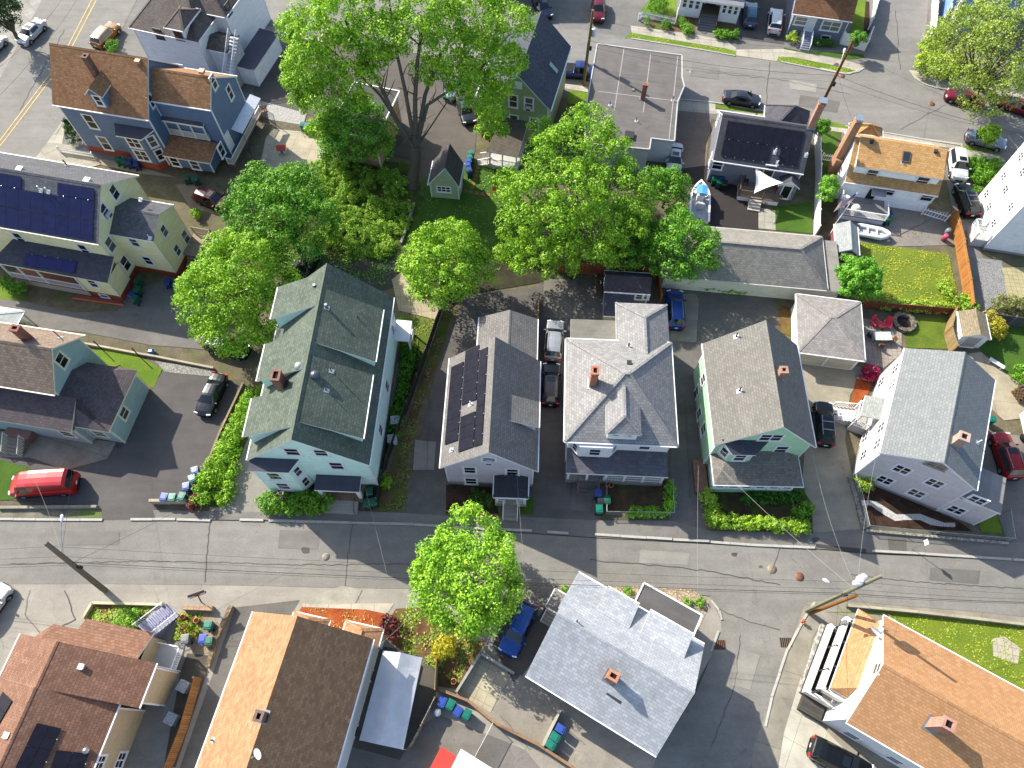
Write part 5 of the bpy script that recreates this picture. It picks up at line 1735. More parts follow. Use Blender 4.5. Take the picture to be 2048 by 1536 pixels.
h.flat([(aw.x-.7,d['v0']-1.0,2.35),(aw.x+.9,d['v0']-1.0,2.35),(aw.x+.9,d['v0']-.02,2.75),(aw.x-.7,d['v0']-.02,2.75)],membrane('#9c9da3'),W_,.06,key='awning',name='awning')
h.win('u-',d['u0'],('e',275,520),.8,1.3)
h.win('u-',d['u0'],('e',200,780),.7,.9)
b0=h.onu(('e',110,655),d['u0']-.05)
w0=h.w((d['u0']-.5,vr,0))
CB=brick('#c98d63','#b87a50','#c9aa8c')
cb=h.mb('chimney',CB,key='chimney')
vc=h.onu(('e',330,275),d['u0']-.45)
zt=h.zof(d['u0']-.45,vr+.6,('e',330,262))
zt=max(zt,zr+1.2)
cb.box(d['u0']-.85,d['u0']-.02,vr-.25,vr+1.4,0,2.6)
cb.box(d['u0']-.9,d['u0']-.14,vr+.1,vr+1.1,2.6,zt)
h.mb('chimney_cap',metal('#cfd3d8',.3),key='ccap').box(d['u0']-.85,d['u0']-.19,vr+.15,vr+1.05,zt,zt+.35)
up_=h.z(('e',485,295),3.8)
h.hip(up_.x-1.9,up_.x+1.9,2*vr-.3,2*vr+2.2,2.6,3.9,up_.x-.05,up_.x+.05,2*vr+.9,RT2,W_,key='front_porch')
h.boxw(up_.x-1.6,up_.x+1.6,2*vr-.4,2*vr+1.9,0,2.4,CW2,key='front_porch_wall')
a,b,c,e=(h.z(('e',)+q,.8)for q in((200,1010),(610,1085),(630,1260),(190,1190)))
k0,k1,kv=(a.x+e.x)/2,(b.x+c.x)/2,(c.y+e.y)/2
h.mb('deck',wood('#b7b2ab','#a39e97'),key='deck').box(k0,k1,kv,d['v0']-.01,.65,.8)
h.mb('deck_skirt',W_,key='skirt').box(k0+.05,k1-.05,kv+.05,d['v0']-.02,.02,.64)
h.railing((k0,kv),(k1,kv),.8,key='r1')
h.railing((k1,kv),(k1,d['v0']-1),.8,key='r2')
h.railing((k0,kv),(k0,d['v0']),.8,key='r3')
h.finish()
h=House('tall_white_house','tall white three-storey house with small double windows, cut by the right edge',('o',1965,499),('o',1953,397),('o',2060,512),0)
L_=h.L
fw='v-' if h.Wd>0 else 'v+'
TWS=siding('#e6e5e3')
vw=12.0
h.boxw(0,L_,0,vw,.3,9.6,TWS,trim=W_)
h.mb('foundation',paint('#9a968e'),key='fnd').prism([(-.02,-.02),(L_+.02,-.02),(L_+.02,vw+.02),(-.02,vw+.02)],0,.32,False)
h.gable(-.4,L_+.4,-.4,vw+.4,9.7,12.6,shingle('#8d8a86','#7a7774',.6),W_)
for q in(('e',1930,640),('e',1765,830),('e',1600,1000),('e',1625,1122),('e',1785,957),('e',1835,1122),('e',1945,790),('e',1670,1280)):
 h.win('v-',0,q,.85,.8,mull=1)
h.win('u-',0,('D',1500,1462),1.2,1.0,mull=1)
pu=max(.3,min(L_-2.4,h.z(('e',1505,1390),1.3).x-1))
h.mb('porch_floor',paint('#c9c6c0'),key='pf').box(pu,pu+2.1,-1.5,-.02,.02,1.1)
h.railing((pu,-1.5),(pu+2.1,-1.5),1.1,key='r1')
h.railing((pu,-1.5),(pu,-.1),1.1,key='r2')
h.railing((pu+2.1,-1.5),(pu+2.1,-.1),1.1,key='r3')
h.finish()
h=House('flat_roofed_building','low building with a wide flat brown roof and a single brick chimney',('C',555,250),('C',1035,315),('C',985,802),3.65,'building')
L_,Wd=h.L,h.Wd
pts=[h.z(('C',)+q,3.65)for q in((553,250),(1035,315),(1035,440),(1048,490),(1010,580),(992,803),(860,787),(850,850),(480,815),(495,580))]
c=[(p.x,p.y)for p in pts]
ar=sum(c[k][0]*c[(k+1)%len(c)][1]-c[(k+1)%len(c)][0]*c[k][1]for k in range(len(c)))
if ar<0:
 c.reverse()
FR=membrane('#7b7672')
h.flat([(x,y,3.65)for x,y in c],FR,paint('#b4b3b0'),.3,key='roof',lip=.07)
cx_,cy_=sum(p[0]for p in c)/len(c),sum(p[1]for p in c)/len(c)
BW=siding('#b9bcc0')
ins=[(x+(cx_-x)*.025,y+(cy_-y)*.025)for x,y in c]
h.mb('wall',BW).prism(ins,0,3.36,False)
pf=(Vector((0,0,3.66)),Vector((0,0,1)))
h.chimney(pf,('C',812,562),('C',828,478),.55,.4,brick('#b0583c','#9a482e','#b99a86'))
for q in(('C',625,600),('C',775,690),('C',982,572)):
 h.pipe(pf,q,.6,.05)
h.boxvent(pf,('C',735,775),w=.95,h=.3)
h.boxvent(pf,('C',757,512),m=metal('#b8b4ae'),w=.25,h=.1)
def seams(b):
 for q1,q2 in((('C',705,280),('C',650,630)),(('C',858,305),('C',815,640)),(('C',1012,320),('C',962,790)),(('C',560,520),('C',1005,575))):
  a,e=h.z(q1,3.662),h.z(q2,3.662)
  b.beam(a,e,.09,.012)
h.sub('roof','seam',paint('#a59d97'),seams)
low=c[:]
q=[h.z(('C',)+k,0)for k in((800,1000),(950,930),(990,830))]
a=[k for k in pts]
h.boxw(min(pts[5].x,pts[6].x)+.1,max(pts[5].x,pts[6].x)-.05,*sorted((pts[5].y-.05*(1 if pts[5].y>0 else-1),pts[5].y+.0)),0,3.3,BW,key='w2')if False else None
h.finish()
ROG=shingle('#5f6470','#535865',.6,.45,.24,.12,seed=.1)
h=House('olive_green_house','olive green gabled house with dark slate roof and a small white porch',('p',1030,930),('p',1240,272),('p',225,885),6.1)
L_,Wd=h.L,h.Wd
vr,zr=h.ridge([(0,('p',700,572))])
OG=siding('#8d9a72')
d=h.gable(0,L_,0,Wd,6.1,zr,ROG,paint('#d3dbd6',.5),OG,vr=vr,found=(paint('#9c4038'),.4))
u0=d['u0']
for q,ac in((('p',648,830),False),(('p',808,855),True),(('p',653,1030),False),(('p',862,1062),False)):
 h.win('u-',u0,q,.95,1.55,ac=ac)
h.win('u-',u0,('p',700,662),.6,.6,gl=W_,sash=False)
sk2=h.onpl(('p',1055,492),h.pl['roofl'])
pn=h.pl['roofl'][1]
def sk_(b):
 e2=pn.cross(Vector((1,0,0))).normalized()
 b.obox(sk2+pn*.05,(1,0,0),e2,pn,.35,.75,.06)
 b.use(glass('#4f9c96',tint=0))
 b.obox(sk2+pn*.12,(1,0,0),e2,pn,.29,.68,.01)
h.sub('roof','skylight',paint('#5a6a68'),sk_)
a,b,c,e=(h.z(('p',)+q,2.9)for q in((480,1130),(745,1160),(700,1385),(365,1340)))
pu,v0_,v1_=(c.x+e.x)/2,min(b.y,c.y),max(a.y,e.y)
h.flat([(pu,v1_,2.8),(pu,v0_,2.8),(u0-.01,v0_,3.7),(u0-.01,v1_-.6,3.7)],shingle('#83786a','#736a5e',.6,.45,.22,.2),W_,.2,key='porch_roof',name='porch_roof')
postrow(h,[(pu+.2,v0_+.25),(pu+.2,v1_-.4),(pu+.2,(v0_+v1_)/2)],.6,2.6)
h.mb('porch_floor',paint('#b9b4aa'),key='pf').box(pu+.1,u0,v0_+.1,v1_-.1,.02,.6)
h.railing((pu+.15,v0_+.2),(pu+.15,v1_-.3),.6,key='r1')
h.steps(pu+.7,v1_-.1,(0,1),1.2,.6,4,.3,paint('#b5aea2'),rail=W_)
h.finish()
h=House('dark_roofed_house','dark flat-roofed house with white trim half hidden under the great tree',('B',590,470),('B',850,520),('B',905,835),4.6)
L_,Wd=h.L,h.Wd
v0_,v1_=sorted((0,Wd))
h.flat([(0,v0_,4.6),(L_,v0_,4.6),(L_,v1_,4.6),(0,v1_,4.6)],membrane('#5a5654'),W_,.3,key='roof',lip=.1)
h.boxw(.25,L_-.25,v0_+.25,v1_-.25,0,4.3,siding('#a9876a'),trim=W_)
for vv in(v0_+2,v0_+5):
 h.win('u+',L_-.25,uz=(vv,2.2))
h.pipe((Vector((0,0,4.62)),Vector((0,0,1))),('B',620,640),.6,.08)
h.boxvent((Vector((0,0,4.62)),Vector((0,0,1))),('B',720,600),w=.6)
h.finish()
RDG=shingle('#7c7c80','#69696e',.6,.5,.24,.18,seed=.1)
h=House('cream_house','cream clapboard house with brick-red base and a wall-to-wall navy solar roof',('b',0,657),('b',840,805),('b',1165,215),7.3)
L_,Wd=h.L,h.Wd
vr,zr=h.ridge([(L_,('b',860,298))])
CR=siding('#e8dcae')
FND=paint('#9a3f2e',.8,dirt=.2)
d=h.gable(-9,L_,0,Wd,7.3,zr,RDG,CREAMTRIM,CR,vr=vr,found=(FND,.9))
pl,pr=h.pl['roofl'],h.pl['roofr']
panel_block(h,pl,('b',-160,430),('b',808,605),('b',-165,605),6,1)if False else None
panel_block(h,pl,('b',-150,285),('b',808,440),('b',-150,445),9,1,clamps=False,blue=.75)
panel_block(h,pl,('b',-150,455),('b',802,612),('b',-150,618),9,1,clamps=False,blue=.75)
panel_block(h,pl,('b',497,280),('b',812,328),('b',495,385),3,1,blue=.75)
panel_block(h,pl,('b',-150,175),('b',188,228),('b',-150,278),3,1,blue=.75)
for q in(('b',350,350),('b',415,362)):
 h.pipe(pl,q,.7,.06,m=W_)
for q in(('b',170,165),('b',745,262)):
 h.boxvent(pr,q,m=W_,w=.5,h=.18)
h.pipe(pr,('b',570,130),.8,.07)
u1=d['u1']
h.win('u+',u1,('b',975,360),.95,1.5)
h.win('u+',u1,('b',890,520),.95,1.5,ac=True)
h.win('u+',u1,('b',940,805),1.0,1.6)
v0=d['v0']
for q in(('b',165,750),('b',720,850)):
 h.win('v-',v0,q,.9,1.6)
zo=3.9
a,b=h.z(('b',0,980),zo),h.z(('b',922,1125),zo)
vf=(a.y+b.y)/2
ur=b.x
DS=shingle('#62636c','#55565f',.6,.45,.22,.18)
h.mb('porch_roof',DS,key='porch_roof').slab([(-2.2,vf,zo),(ur,vf,zo),(ur,v0-.01,4.9),(-.4,v0-.01,4.9)],.2,h.mb('fascia',CREAMTRIM,key='pfas'))
h.pl['porch_roof']=(Vector((0,vf,zo)),Vector((0,-(4.9-zo)/(v0-vf),1)).normalized())
pp=h.pl['porch_roof']
panel_block(h,pp,('b',200,985),('b',640,1050),('b',232,885),4,1,roof='porch_roof',blue=1.5)
uc=h.z(('b',610,1080),zo).x
h.boxw(uc,ur-.3,vf+.3,v0-.005,.9,3.68,CR,key='front_wall',trim=CREAMTRIM)
h.mb('foundation',FND,key='ff').prism([(uc,vf+.3),(ur-.3,vf+.3),(ur-.3,v0-.005),(uc,v0-.005)],0,.9,False)
h.win('v-',vf+.3,('b',790,1135),.9,1.3)
h.win('v-',vf+.3,('b',890,1245),.9,.4,sash=False)
h.win('u+',ur-.3,('b',1070,960),1.0,1.6)if False else h.win('u+',u1,('b',1070,965),1.0,1.7)
h.mb('porch_floor',paint('#9a5a4a'),key='pf').box(-2,uc,vf+.2,v0-.01,.02,.9)
postrow(h,[(-1.8,vf+.3),(0.2,vf+.3),(2.4,vf+.3),(uc-.2,vf+.3)],.9,3.7)
h.railing((-1.8,vf+.3),(uc-.3,vf+.3),.9,key='r1')
h.mb('porch_skirt',lattice('#e3dcd0'),key='lt').face([(-2,vf+.19,0),(uc,vf+.19,0),(uc,vf+.19,.88),(-2,vf+.19,.88)])
zw=6.4
a,b,c=h.z(('b',925,710),zw),h.z(('b',1308,786),zw),h.z(('b',1482,470),zw)
wv0,wu1=(a.y+b.y)/2,b.x
wv1=c.y
vrw,zrw=h.ridge([(wu1,('b',1358,548))],(wv0+wv1)/2,8)
h.gable(u1-.3,wu1,wv0,wv1,zw,zrw,RDG,CREAMTRIM,CR,vr=vrw,og=.08,oe=.1,found=(FND,.9),key='wing_roof',wkey='wing_wall')
h.win('v-',wv0+.1,('b',1145,785),.9,1.2)
h.win('v-',wv0+.1,('b',1262,942),.9,1.2)
h.win('u+',wu1-.08,('b',1400,690),.8,1.3)
h.win('u+',wu1-.08,('b',1512,855),.8,1.3)
h.win('u+',wu1-.08,('b',1583,740),.9,1.6)
h.pipe(h.pl['wing_roofl'],('b',1200,425),.3,.05,m=W_,roof='wing_roof')
h.pipe(h.pl['wing_roofl'],('b',1280,755),.6,.04,m=W_,roof='wing_roof')
bu=wu1+.02
h.mb('deck',wood('#b7a084','#9d8569'),key='bdeck').box(bu,bu+2.2,wv1-2.6,wv1+.4,1.3,1.45)
WRL=wood('#c9b596','#b09a7a')
h.railing((bu+2.2,wv1-2.6),(bu+2.2,wv1+.4),1.45,m=WRL,key='br1')
h.railing((bu,wv1+.4),(bu+2.2,wv1+.4),1.45,m=WRL,key='br2')
postrow(h,[(bu+2.1,wv1-2.5),(bu+2.1,wv1+.3)],0,1.3,WRL,key='bp')
h.steps(bu+1.1,wv1-2.6,(0,-1),1.2,1.45,6,.28,wood('#a98f6e','#8d7557'))
h.finish()
RBN=shingle('#b09a88','#98836f',.6,.5,.26,.15,seed=.1)
RDB=shingle('#73696a','#645b5d',.66,.45,.24,.15,seed=.1)
h=House('grey_blue_house','grey-blue stucco house with cream trim, brown gable roof and dark wrap-round lower roof',('c',0,735),('c',465,810),('c',735,305),6.0)
L_,Wd=h.L,h.Wd
vr,zr=h.ridge([(L_,('c',440,412))])
GB=siding('#8fa3a4',.3)
CT_=paint('#dcd8c0',.5)
d=h.gable(-12,L_,0,Wd,6.0,zr,RBN,CT_,GB,vr=vr,oe=.4,og=.4)
pl,pr=h.pl['roofl'],h.pl['roofr']
h.chimney(pr,('c',240,335),('c',130,225),.75,.6,brick('#a8503c','#93402e','#ad8674'),cap=None)
h.win('u+',d['u1'],('c',525,512),1.0,1.5,frame=CT_)
for q in(('c',150,790),('c',455,850)):
 h.win('v-',d['v0'],q,1.6,1.3,mull=1,frame=CT_)
h.pipe(pr,('c',515,320),1.2,.05)
e=3.55
a,b,c=h.z(('c',1185,600),e),h.z(('c',910,1125),e),h.z(('c',870,540),e)
uR,vF,vB=(a.x+b.x)/2,b.y,a.y
z2=5.0
um,vm=d['u1']+.01,d['v0']-.01
uN=h.z(('c',605,1130),e).x
vF2=h.z(('c',605,1130),e).y
R,Fa=h.mb('lower_roof',RDB,key='lower_roof'),h.mb('fascia',CT_,key='lower_fascia')
sF=(z2-e)/(vm-vF2)
R.slab(up([(-10,vF2,e),(uN,vF2,e),(uN,vm,z2),(-10,vm,z2)]),.2,Fa)
zv=lambda v:e+(z2-e)*(v-vF)/(vm-vF)
R.slab(up([(uN,vF,e),(uR,vF,e),(um,vm,z2),(uN,vm,z2)]),.2,Fa)
R.slab(up([(uR,vF,e),(uR,vB,e),(um,vB-1.7,z2),(um,vm,z2)]),.2,Fa)
R.slab(up([(uR,vB,e),(um,vB,e),(um,vB-1.7,z2)]),.2,Fa)
h.boxw(d['u1']+.01,uR-.3,vF+.3,vB-.3,0,3.3,GB,key='wing_wall',trim=CT_)
h.boxw(-10,uN,vF2+.3,vm,0,3.3,GB,key='front_wall',trim=CT_)
h.boxw(uN+.003,d['u1'],vF+.3,vm,0,3.3,GB,key='front_wall2',trim=CT_)
h.win('u+',uR-.3,('c',1058,965),1.0,1.2,frame=CT_)
h.win('v-',vF+.3,('c',850,1140),1.2,1.1,frame=CT_)
h.win('v-',vF2+.3,('c',570,1140),1.2,1.1,frame=CT_)
q=h.z(('c',245,1120),1.0)
h.mb('porch_floor',paint('#8a5d55'),key='pf').box(q.x-2.2,q.x+.3,vF2-.6,vF2+.28,.02,1.0)
h.steps(q.x-.9,vF2-.6,(0,-1),1.7,1.0,5,.3,paint('#7d7468'),rail=paint('#d9d3c0'))
h.finish()
RTB=shingle('#bf8f68','#a67650',.66,.5,.25,.12,seed=.1)
h=House('blue_house','large blue house with brown roofs, white-trimmed bay and a two-level open porch',('a',110,665),('a',965,803),('a',1625,210),7.2)
L_,Wd=h.L,h.Wd
vr,zr=h.ridge([(0,('a',85,117)),(L_,('a',955,247))])
BL=siding('#5b7190')
d=h.gable(0,L_,0,2*vr,7.2,zr,RTB,W_,BL,vr=vr,found=(REDB,.9),og=.25)
pl,pr=h.pl['roofl'],h.pl['roofr']
h.chimney(pl,('a',515,415),('a',405,222),.6,.6,brick('#8a5a48','#70483a','#8d7a6c'))
h.boxvent(pl,('a',875,280),m=paint('#b58a6a'),w=.5)
v0=d['v0']
for q in(('a',450,815),('a',578,1008)):
 h.win('v-',v0,q,1.1,1.9)
c1=h.onpl(('a',560,690),pl)
vf=c1.y
zt_=c1.z+1.9
um=c1.x
sl=(zr-7.2)/vr
vtop=(zt_+.75-7.2)/sl
R,Fa=h.mb('roof',RTB,key='dormer_roof'),h.mb('fascia',W_,key='dormer_fascia')
R.slab(up([(um-1.05,vf-.3,zt_-.1),(um,vf-.3,zt_+.9),(um,vtop,zt_+.9),(um-1.05,(zt_-.1-7.2)/sl,zt_-.1)]),.12,Fa)
R.slab(up([(um,vf-.3,zt_+.9),(um+1.05,vf-.3,zt_-.1),(um+1.05,(zt_-.1-7.2)/sl,zt_-.1),(um,vtop,zt_+.9)]),.12,Fa)
Wl=h.mb('wall',BL,key='dormer_wall')
Wl.face([(um-.8,vf,c1.z-.1),(um+.8,vf,c1.z-.1),(um+.8,vf,zt_-.05),(um,vf,zt_+.7),(um-.8,vf,zt_-.05)])
Wl.face([(um+.8,vf,c1.z-.1),(um+.8,vf+2.0/sl,zt_-.1),(um+.8,vf,zt_-.1)])
Wl.face([(um-.8,vf,zt_-.1),(um-.8,vf+2.0/sl,zt_-.1),(um-.8,vf,c1.z-.1)])
h.win('v-',vf,w=.8,h=1.2,uz=(um,c1.z+.95))
dz=1.25
pl2=(pl[0]-Vector((0,0,dz)),pl[1])
q1,q2=h.onpl(('a',1020,637),pl2),h.onpl(('a',1518,712),pl2)
u2=q2.x
v2=(q1.y+q2.y)/2
ze2=(q1.z+q2.z)/2
h.gable(L_-.3,u2,v2,2*vr-.2,ze2,zr-dz,RTB,W_,BL,vr=vr,zrr=7.0,key='right_roof',wkey='right_wall',og=.08,oe=.2)
pl3=h.pl['right_roofl']
h.boxvent(pl3,('a',1442,372),m=paint('#b58a6a'),w=.5,roof='right_roof')
for q in(('a',1150,130),('a',1465,170),('a',1055,185)):
 h.pipe(h.pl['right_roofr'],q,.7,.06,roof='right_roof',flash=False)
uw=u2-.08
h.win('u+',uw,('a',1545,462),.8,1.5)
h.win('u+',uw,('a',1690,555),.8,1.6)
h.win('u+',uw,('a',1615,1070),.9,1.5)
h.wincore(h.onu(('a',1680,985),uw),(0,1,0),.95,2.0,name='door',sash=False,gl=paint('#dfe3e4'))
h.win('u+',d['u1'],('a',990,630),.7,1.4)
vw2=v2+.2
zo=5.4
p=[h.z(('a',)+q,zo)for q in((985,790),(1455,858))]
vp=(p[0].y+p[1].y)/2
ur=p[1].x
h.flat([(d['u1']+.03,vp,zo),(ur,vp,zo),(ur,vw2-.01,zo+.35),(d['u1']+.03,vw2-.01,zo+.35)],DKROOF,W_,.25,key='porch_roof',name='porch_roof')
zl_=3.15
n=3
postrow(h,[(d['u1']+.15+(ur-d['u1']-.35)*k/n,vp+.15)for k in range(n+1)],zl_,zo-.25)
h.mb('porch_floor',paint('#54505a'),key='pfl').box(d['u1']+.03,ur,vp,vw2-.01,zl_-.2,zl_)
LW=lattice('#efefec')
h.railing((d['u1']+.15,vp+.1),(ur-.1,vp+.1),zl_,lat=LW,key='r1')
h.railing((ur-.1,vp+.1),(ur-.1,vw2-.1),zl_,lat=LW,key='r2')
p=[h.z(('a',)+q,2.9)for q in((1040,1097),(1505,1168))]
vb_=(p[0].y+p[1].y)/2
ub_=p[1].x
h.mb('roof',RTB,key='low_roof').slab(up([(d['u1']+.03,vb_,2.75),(ub_,vb_,2.75),(ub_,vp+.1,2.95+.0),(d['u1']+.03,vp+.1,2.95)])if False else up([(d['u1']+.03,vb_,2.6),(ub_,vb_,2.6),(ub_,vp-.01,3.1),(d['u1']+.03,vp-.01,3.1)]),.18,h.mb('fascia',W_,key='low_fascia'))
h.boxw(d['u1']+.05,ub_-.2,vb_+.2,vw2-.01,.9,2.42,BL,key='low_wall',trim=W_)
for q in(('a',1200,1172),('a',1378,1200)):
 h.win('v-',vb_+.2,q,1.0,1.25)
postrow(h,[(d['u1']+.5,vb_+.4),((d['u1']+ub_)/2,vb_+.4),(ub_-.4,vb_+.4)],0,.9,wood('#a98257','#8d6a45'),.12,key='stilt')
bq=[h.z(('a',)+q,5.2)for q in((640,830),(820,868),(920,815))]
bu0,bu1=h.onv(('a',650,790),v0).x,d['u1']-.1
vb2=v0-1.15
bay=[(bu0,v0-.01),(bu0+.6,vb2),(bu1-1.2,vb2),(bu1,v0-.01)]
h.mb('bay',BL,key='bay').prism(bay,.9,5.0)
h.mb('bay_base',REDB,key='bayb').prism(bay,0,.9,False)
h.flat([(bu0-.2,v0-.01,5.5),(bu0+.4,vb2-.25,5.05),(bu1-1.1,vb2-.25,5.05),(bu1+.1,v0-.01,5.5)],DKROOF,W_,.15,key='bay_roof')
for z in(2.1,4.1):
 h.win('v-',vb2,w=1.5,h=1.4,uz=((bu0+.6+bu1-1.2)/2,z),mull=1)
 h.wincore(((bu1-.6),(v0+vb2)/2,z),(1.2,v0-vb2,0),.8,1.4)
 h.wincore((bu0+.3,(v0+vb2)/2,z),(.6,vb2-v0,0),.6,1.4)
p=[h.z(('a',)+q,3.3)for q in((1780,557),(1945,605),(1800,918),(1635,872))]
va,vb=sorted(((p[0].y+p[1].y)/2,(p[2].y+p[3].y)/2))
uo=(p[1].x+p[2].x)/2
h.flat([(uw+.01,va,3.5),(uo,va,3.1),(uo,vb,3.1),(uw+.01,vb,3.5)],metal('#e3e5ea',.35,.3),W_,.08,key='awning',name='awning')
p=[h.z(('a',)+q,1.1)for q in((1590,1260),(1660,1320),(1770,1240))]
h.mb('deck',wood('#8d8378','#766d63'),key='sdeck').box(uw+.01,uo-.4,va-3.2,vb-.3,1.0,1.15)
h.railing((uo-.45,va-3.2),(uo-.45,vb-.3),1.15,lat=lattice('#e3dccb'),key='sr1')
h.railing((uw+.1,va-3.2),(uo-.45,va-3.2),1.15,lat=lattice('#e3dccb'),key='sr2')
postrow(h,[(uo-.5,va-3.1),(uo-.5,vb-.4),(uw+.3,va-3.1)],0,1.0,wood('#a98257','#8d6a45'),.12,key='sp')
postrow(h,[(uo-.05,va+.1),(uo-.05,vb-.1)],0,3.0,metal('#9a9a9a'),.06,key='ap')
h.steps(uo-1.2,vb-.3,(0,1),1.2,1.15,5,.3,wood('#c09a6c','#a57f54'),rail=wood('#b8925f','#9d784a'))
h.finish()
RWH=shingle('#857a72','#746a63',.6,.5,.25,.15,seed=.1)
h=House('white_house','white house with brown shingle hips, small dormer and a long outside staircase',('r',290,282),('r',1000,432),('r',1285,180),6.0)
L_,Wd=h.L,h.Wd
WS=siding('#e4e5e6')
h.boxw(.3,L_-.3,.3,Wd+6,0,5.8,WS,trim=W_)
h.hip(0,L_,0,Wd+7,6.0,9.6,L_*.42,L_*.5,Wd+2.5,RWH,W_)
p_=h.pl['roofv0']
c1=h.onpl(('r',815,385),p_)
h.boxw(c1.x-.9,c1.x+.9,.1,3.0,5.4,7.4,WS,key='dormer_wall')
h.hip(c1.x-1.3,c1.x+1.3,-.25,4.0,7.4,8.5,c1.x-.05,c1.x+.05,2.0,RWH,W_,key='dormer_roof',th=.15)
h.win('v-',.1,w=.9,h=1.3,uz=(c1.x,6.45),frame=paint('#2d3a33'))
h.win('v-',.3,('r',600,345),.9,1.2,frame=paint('#2d3a33'))
a=h.z(('r',1290,60),7)
bq=h.z(('r',1285,180),6.6)
bu_,bv_=bq.x,bq.y
h.boxw(L_*.4,bu_-.3,bv_+.3,bv_+9,0,6.4,WS,key='side_wall',trim=W_)
h.hip(L_*.35,bu_,bv_,bv_+10,6.6,9.9,L_*.6,L_*.7,bv_+4,RWH,W_,key='side_roof')
h.win('u+',bu_-.3,('r',1312,90),.8,1.3,frame=paint('#2d3a33'))
h.hip(L_-.28,L_+2.6,1.2,4.6,4.1,5.0,L_,L_+1.2,2.8,RWH,W_,key='side_hip',th=.15)
h.boxw(L_-.28,L_+2.3,1.5,4.3,0,3.95,WS,key='side_low')
h.boxw(L_+3.21,L_+5.6,1.0,Wd+3.0,0,2.5,WS,key='side_store',trim=W_)
h.flat([(L_+3.1,.9,2.7),(L_+5.8,.9,2.5),(L_+5.8,Wd+3.2,2.5),(L_+3.1,Wd+3.2,2.7)],DKROOF,W_,.15,key='store_roof')
h.steps(L_+2.9,Wd-1.8,(0,-1),1.1,5.2,20,.32,paint('#b9bbbf'),rail=W_,key='outside_stairs')
h.finish()
h=House('porch_house','white house with a long row of porch windows and dark front steps',('t',490,140),('t',985,213),('t',560,-120),0)
L_,Wd=h.L,h.Wd
vb=2.2
for k0,k1 in((0,L_*.36),(L_*.68,L_)):
 h.boxw(k0,k1,0,vb,0,3.0,WS,key='front%.1f'%k0,trim=W_)
 for j in range(3):
  h.win('v-',0,w=(k1-k0)*.2,h=1.2,uz=(k0+(k1-k0)*(.2+.3*j),2.1),gl=glass('#5a5148',tint=.4))
 h.mb('foundation',paint('#9a5a48'),key='f%.1f'%k0).box(k0+.02,k1-.02,-.03,.02,0,.2)
h.boxw(0,L_,vb,12,0,5.5,WS,key='main',trim=W_)
h.wincore((L_*.52,vb,1.9),(1,0,0),1.4,2.2,name='door',sash=False,gl=paint('#57483a'))
h.flat([(-.3,-.4,3.05),(L_+.3,-.4,3.05),(L_+.3,vb-.01,3.5),(-.3,vb-.01,3.5)],membrane('#a0a0a4'),W_,.25,key='porch_roof',name='porch_roof')
h.gable(-.4,L_+.4,vb-.3,12.3,5.6,8.6,shingle('#8a8784','#777472',.6),W_)
h.mb('porch_floor',paint('#6b5a4c'),key='pf').box(L_*.36+.01,L_*.68-.01,.1,vb-.01,.02,.9)
h.steps(L_*.52,.1,(0,-1),L_*.3,.9,6,.38,wood('#8f8d8b','#777573'),rail=wood('#6a4f3c','#584030'))
h.finish()
RBB=shingle('#a57a5a','#8d6548',.6,.5,.25,.12,seed=.1)
h=House('slate_blue_bungalow','slate blue bungalow with brown roof, picture window and grey front stairs',('t',1470,117),('t',1985,186),('t',1520,-250),3.2)
L_,Wd=h.L,h.Wd
vr=4.0
SB=siding('#6f7688')
d=h.gable(0,L_,0,8,3.2,6.4,RBB,W_,SB,vr=vr)
v0=d['v0']
h.win('v-',v0,('t',1800,222),2.3,1.2,mull=1,gl=glass('#9aa59a',tint=0))
h.win('v-',v0,('t',1545,178),1.5,1.0,gl=glass('#a9a79c',tint=0))
h.win('v-',v0,('t',1755,318),1.0,.4,sash=False)
a=h.onv(('t',1625,205),v0)
h.wincore((a.x,v0,1.75),(1,0,0),.95,2.0,name='door',sash=False,gl=paint('#d9dce2'))
h.mb('porch_floor',paint('#7d8290'),key='pf').box(a.x-.8,a.x+.7,v0-1.0,v0-.01,.02,.8)
h.steps(a.x-.05,v0-1.0,(0,-1),1.2,.8,6,.3,paint('#8c90a0'),rail=W_)
pl=h.pl['roofl']
h.boxw(L_*.38,L_*.8,2.0,4.5,4.0,6.1,SB,key='dormer_wall')
h.flat([(L_*.35,1.7,6.1),(L_*.83,1.7,6.1),(L_*.83,4.4,6.6),(L_*.35,4.4,6.6)],RBB,W_,.15,key='dormer_roof')
h.win('v-',2.0,w=.9,h=1.1,uz=(L_*.48,5.3))
h.win('v-',2.0,w=.9,h=1.1,uz=(L_*.7,5.3))
h.finish()
h=House('bright_blue_house','bright blue house with white-framed windows behind the big yellow-green tree',('u',1195,245),('u',1240,20),('u',1600,330),0)
L_,Wd=h.L,h.Wd
BB=siding('#6f8fc9')
ua,ub=(0,11)
if h.u.y<0:
 ua,ub=L_-11,L_
h.boxw(ua,ub,0,8,0,5.6,BB,trim=W_)
h.gable(ua-.4,ub+.4,-.4,8.4,5.7,8.4,shingle('#c9c9cc','#b6b6ba',.7),W_)
fb='v-' if h.v.x>0 else 'v+'
for q in(('u',1290,120),('u',1330,190),('u',1420,20)):
 h.win('v-',0,q,.9,1.5)
h.boxw(ua-2.2 if h.u.y>0 else ub,ua-.01 if h.u.y>0 else ub+2.2,1,7,0,2.6,BB,key='porch_wall',trim=W_)
h.flat([((ua-2.5 if h.u.y>0 else ub-.0),.7,2.8),((ua-.01 if h.u.y>0 else ub+2.5),.7,3.0),((ua-.01 if h.u.y>0 else ub+2.5),7.3,3.0),((ua-2.5 if h.u.y>0 else ub),7.3,2.8)],shingle('#8fa0c0','#7f90b0',.7),W_,.2,key='porch_roof',name='porch_roof')
h.finish()
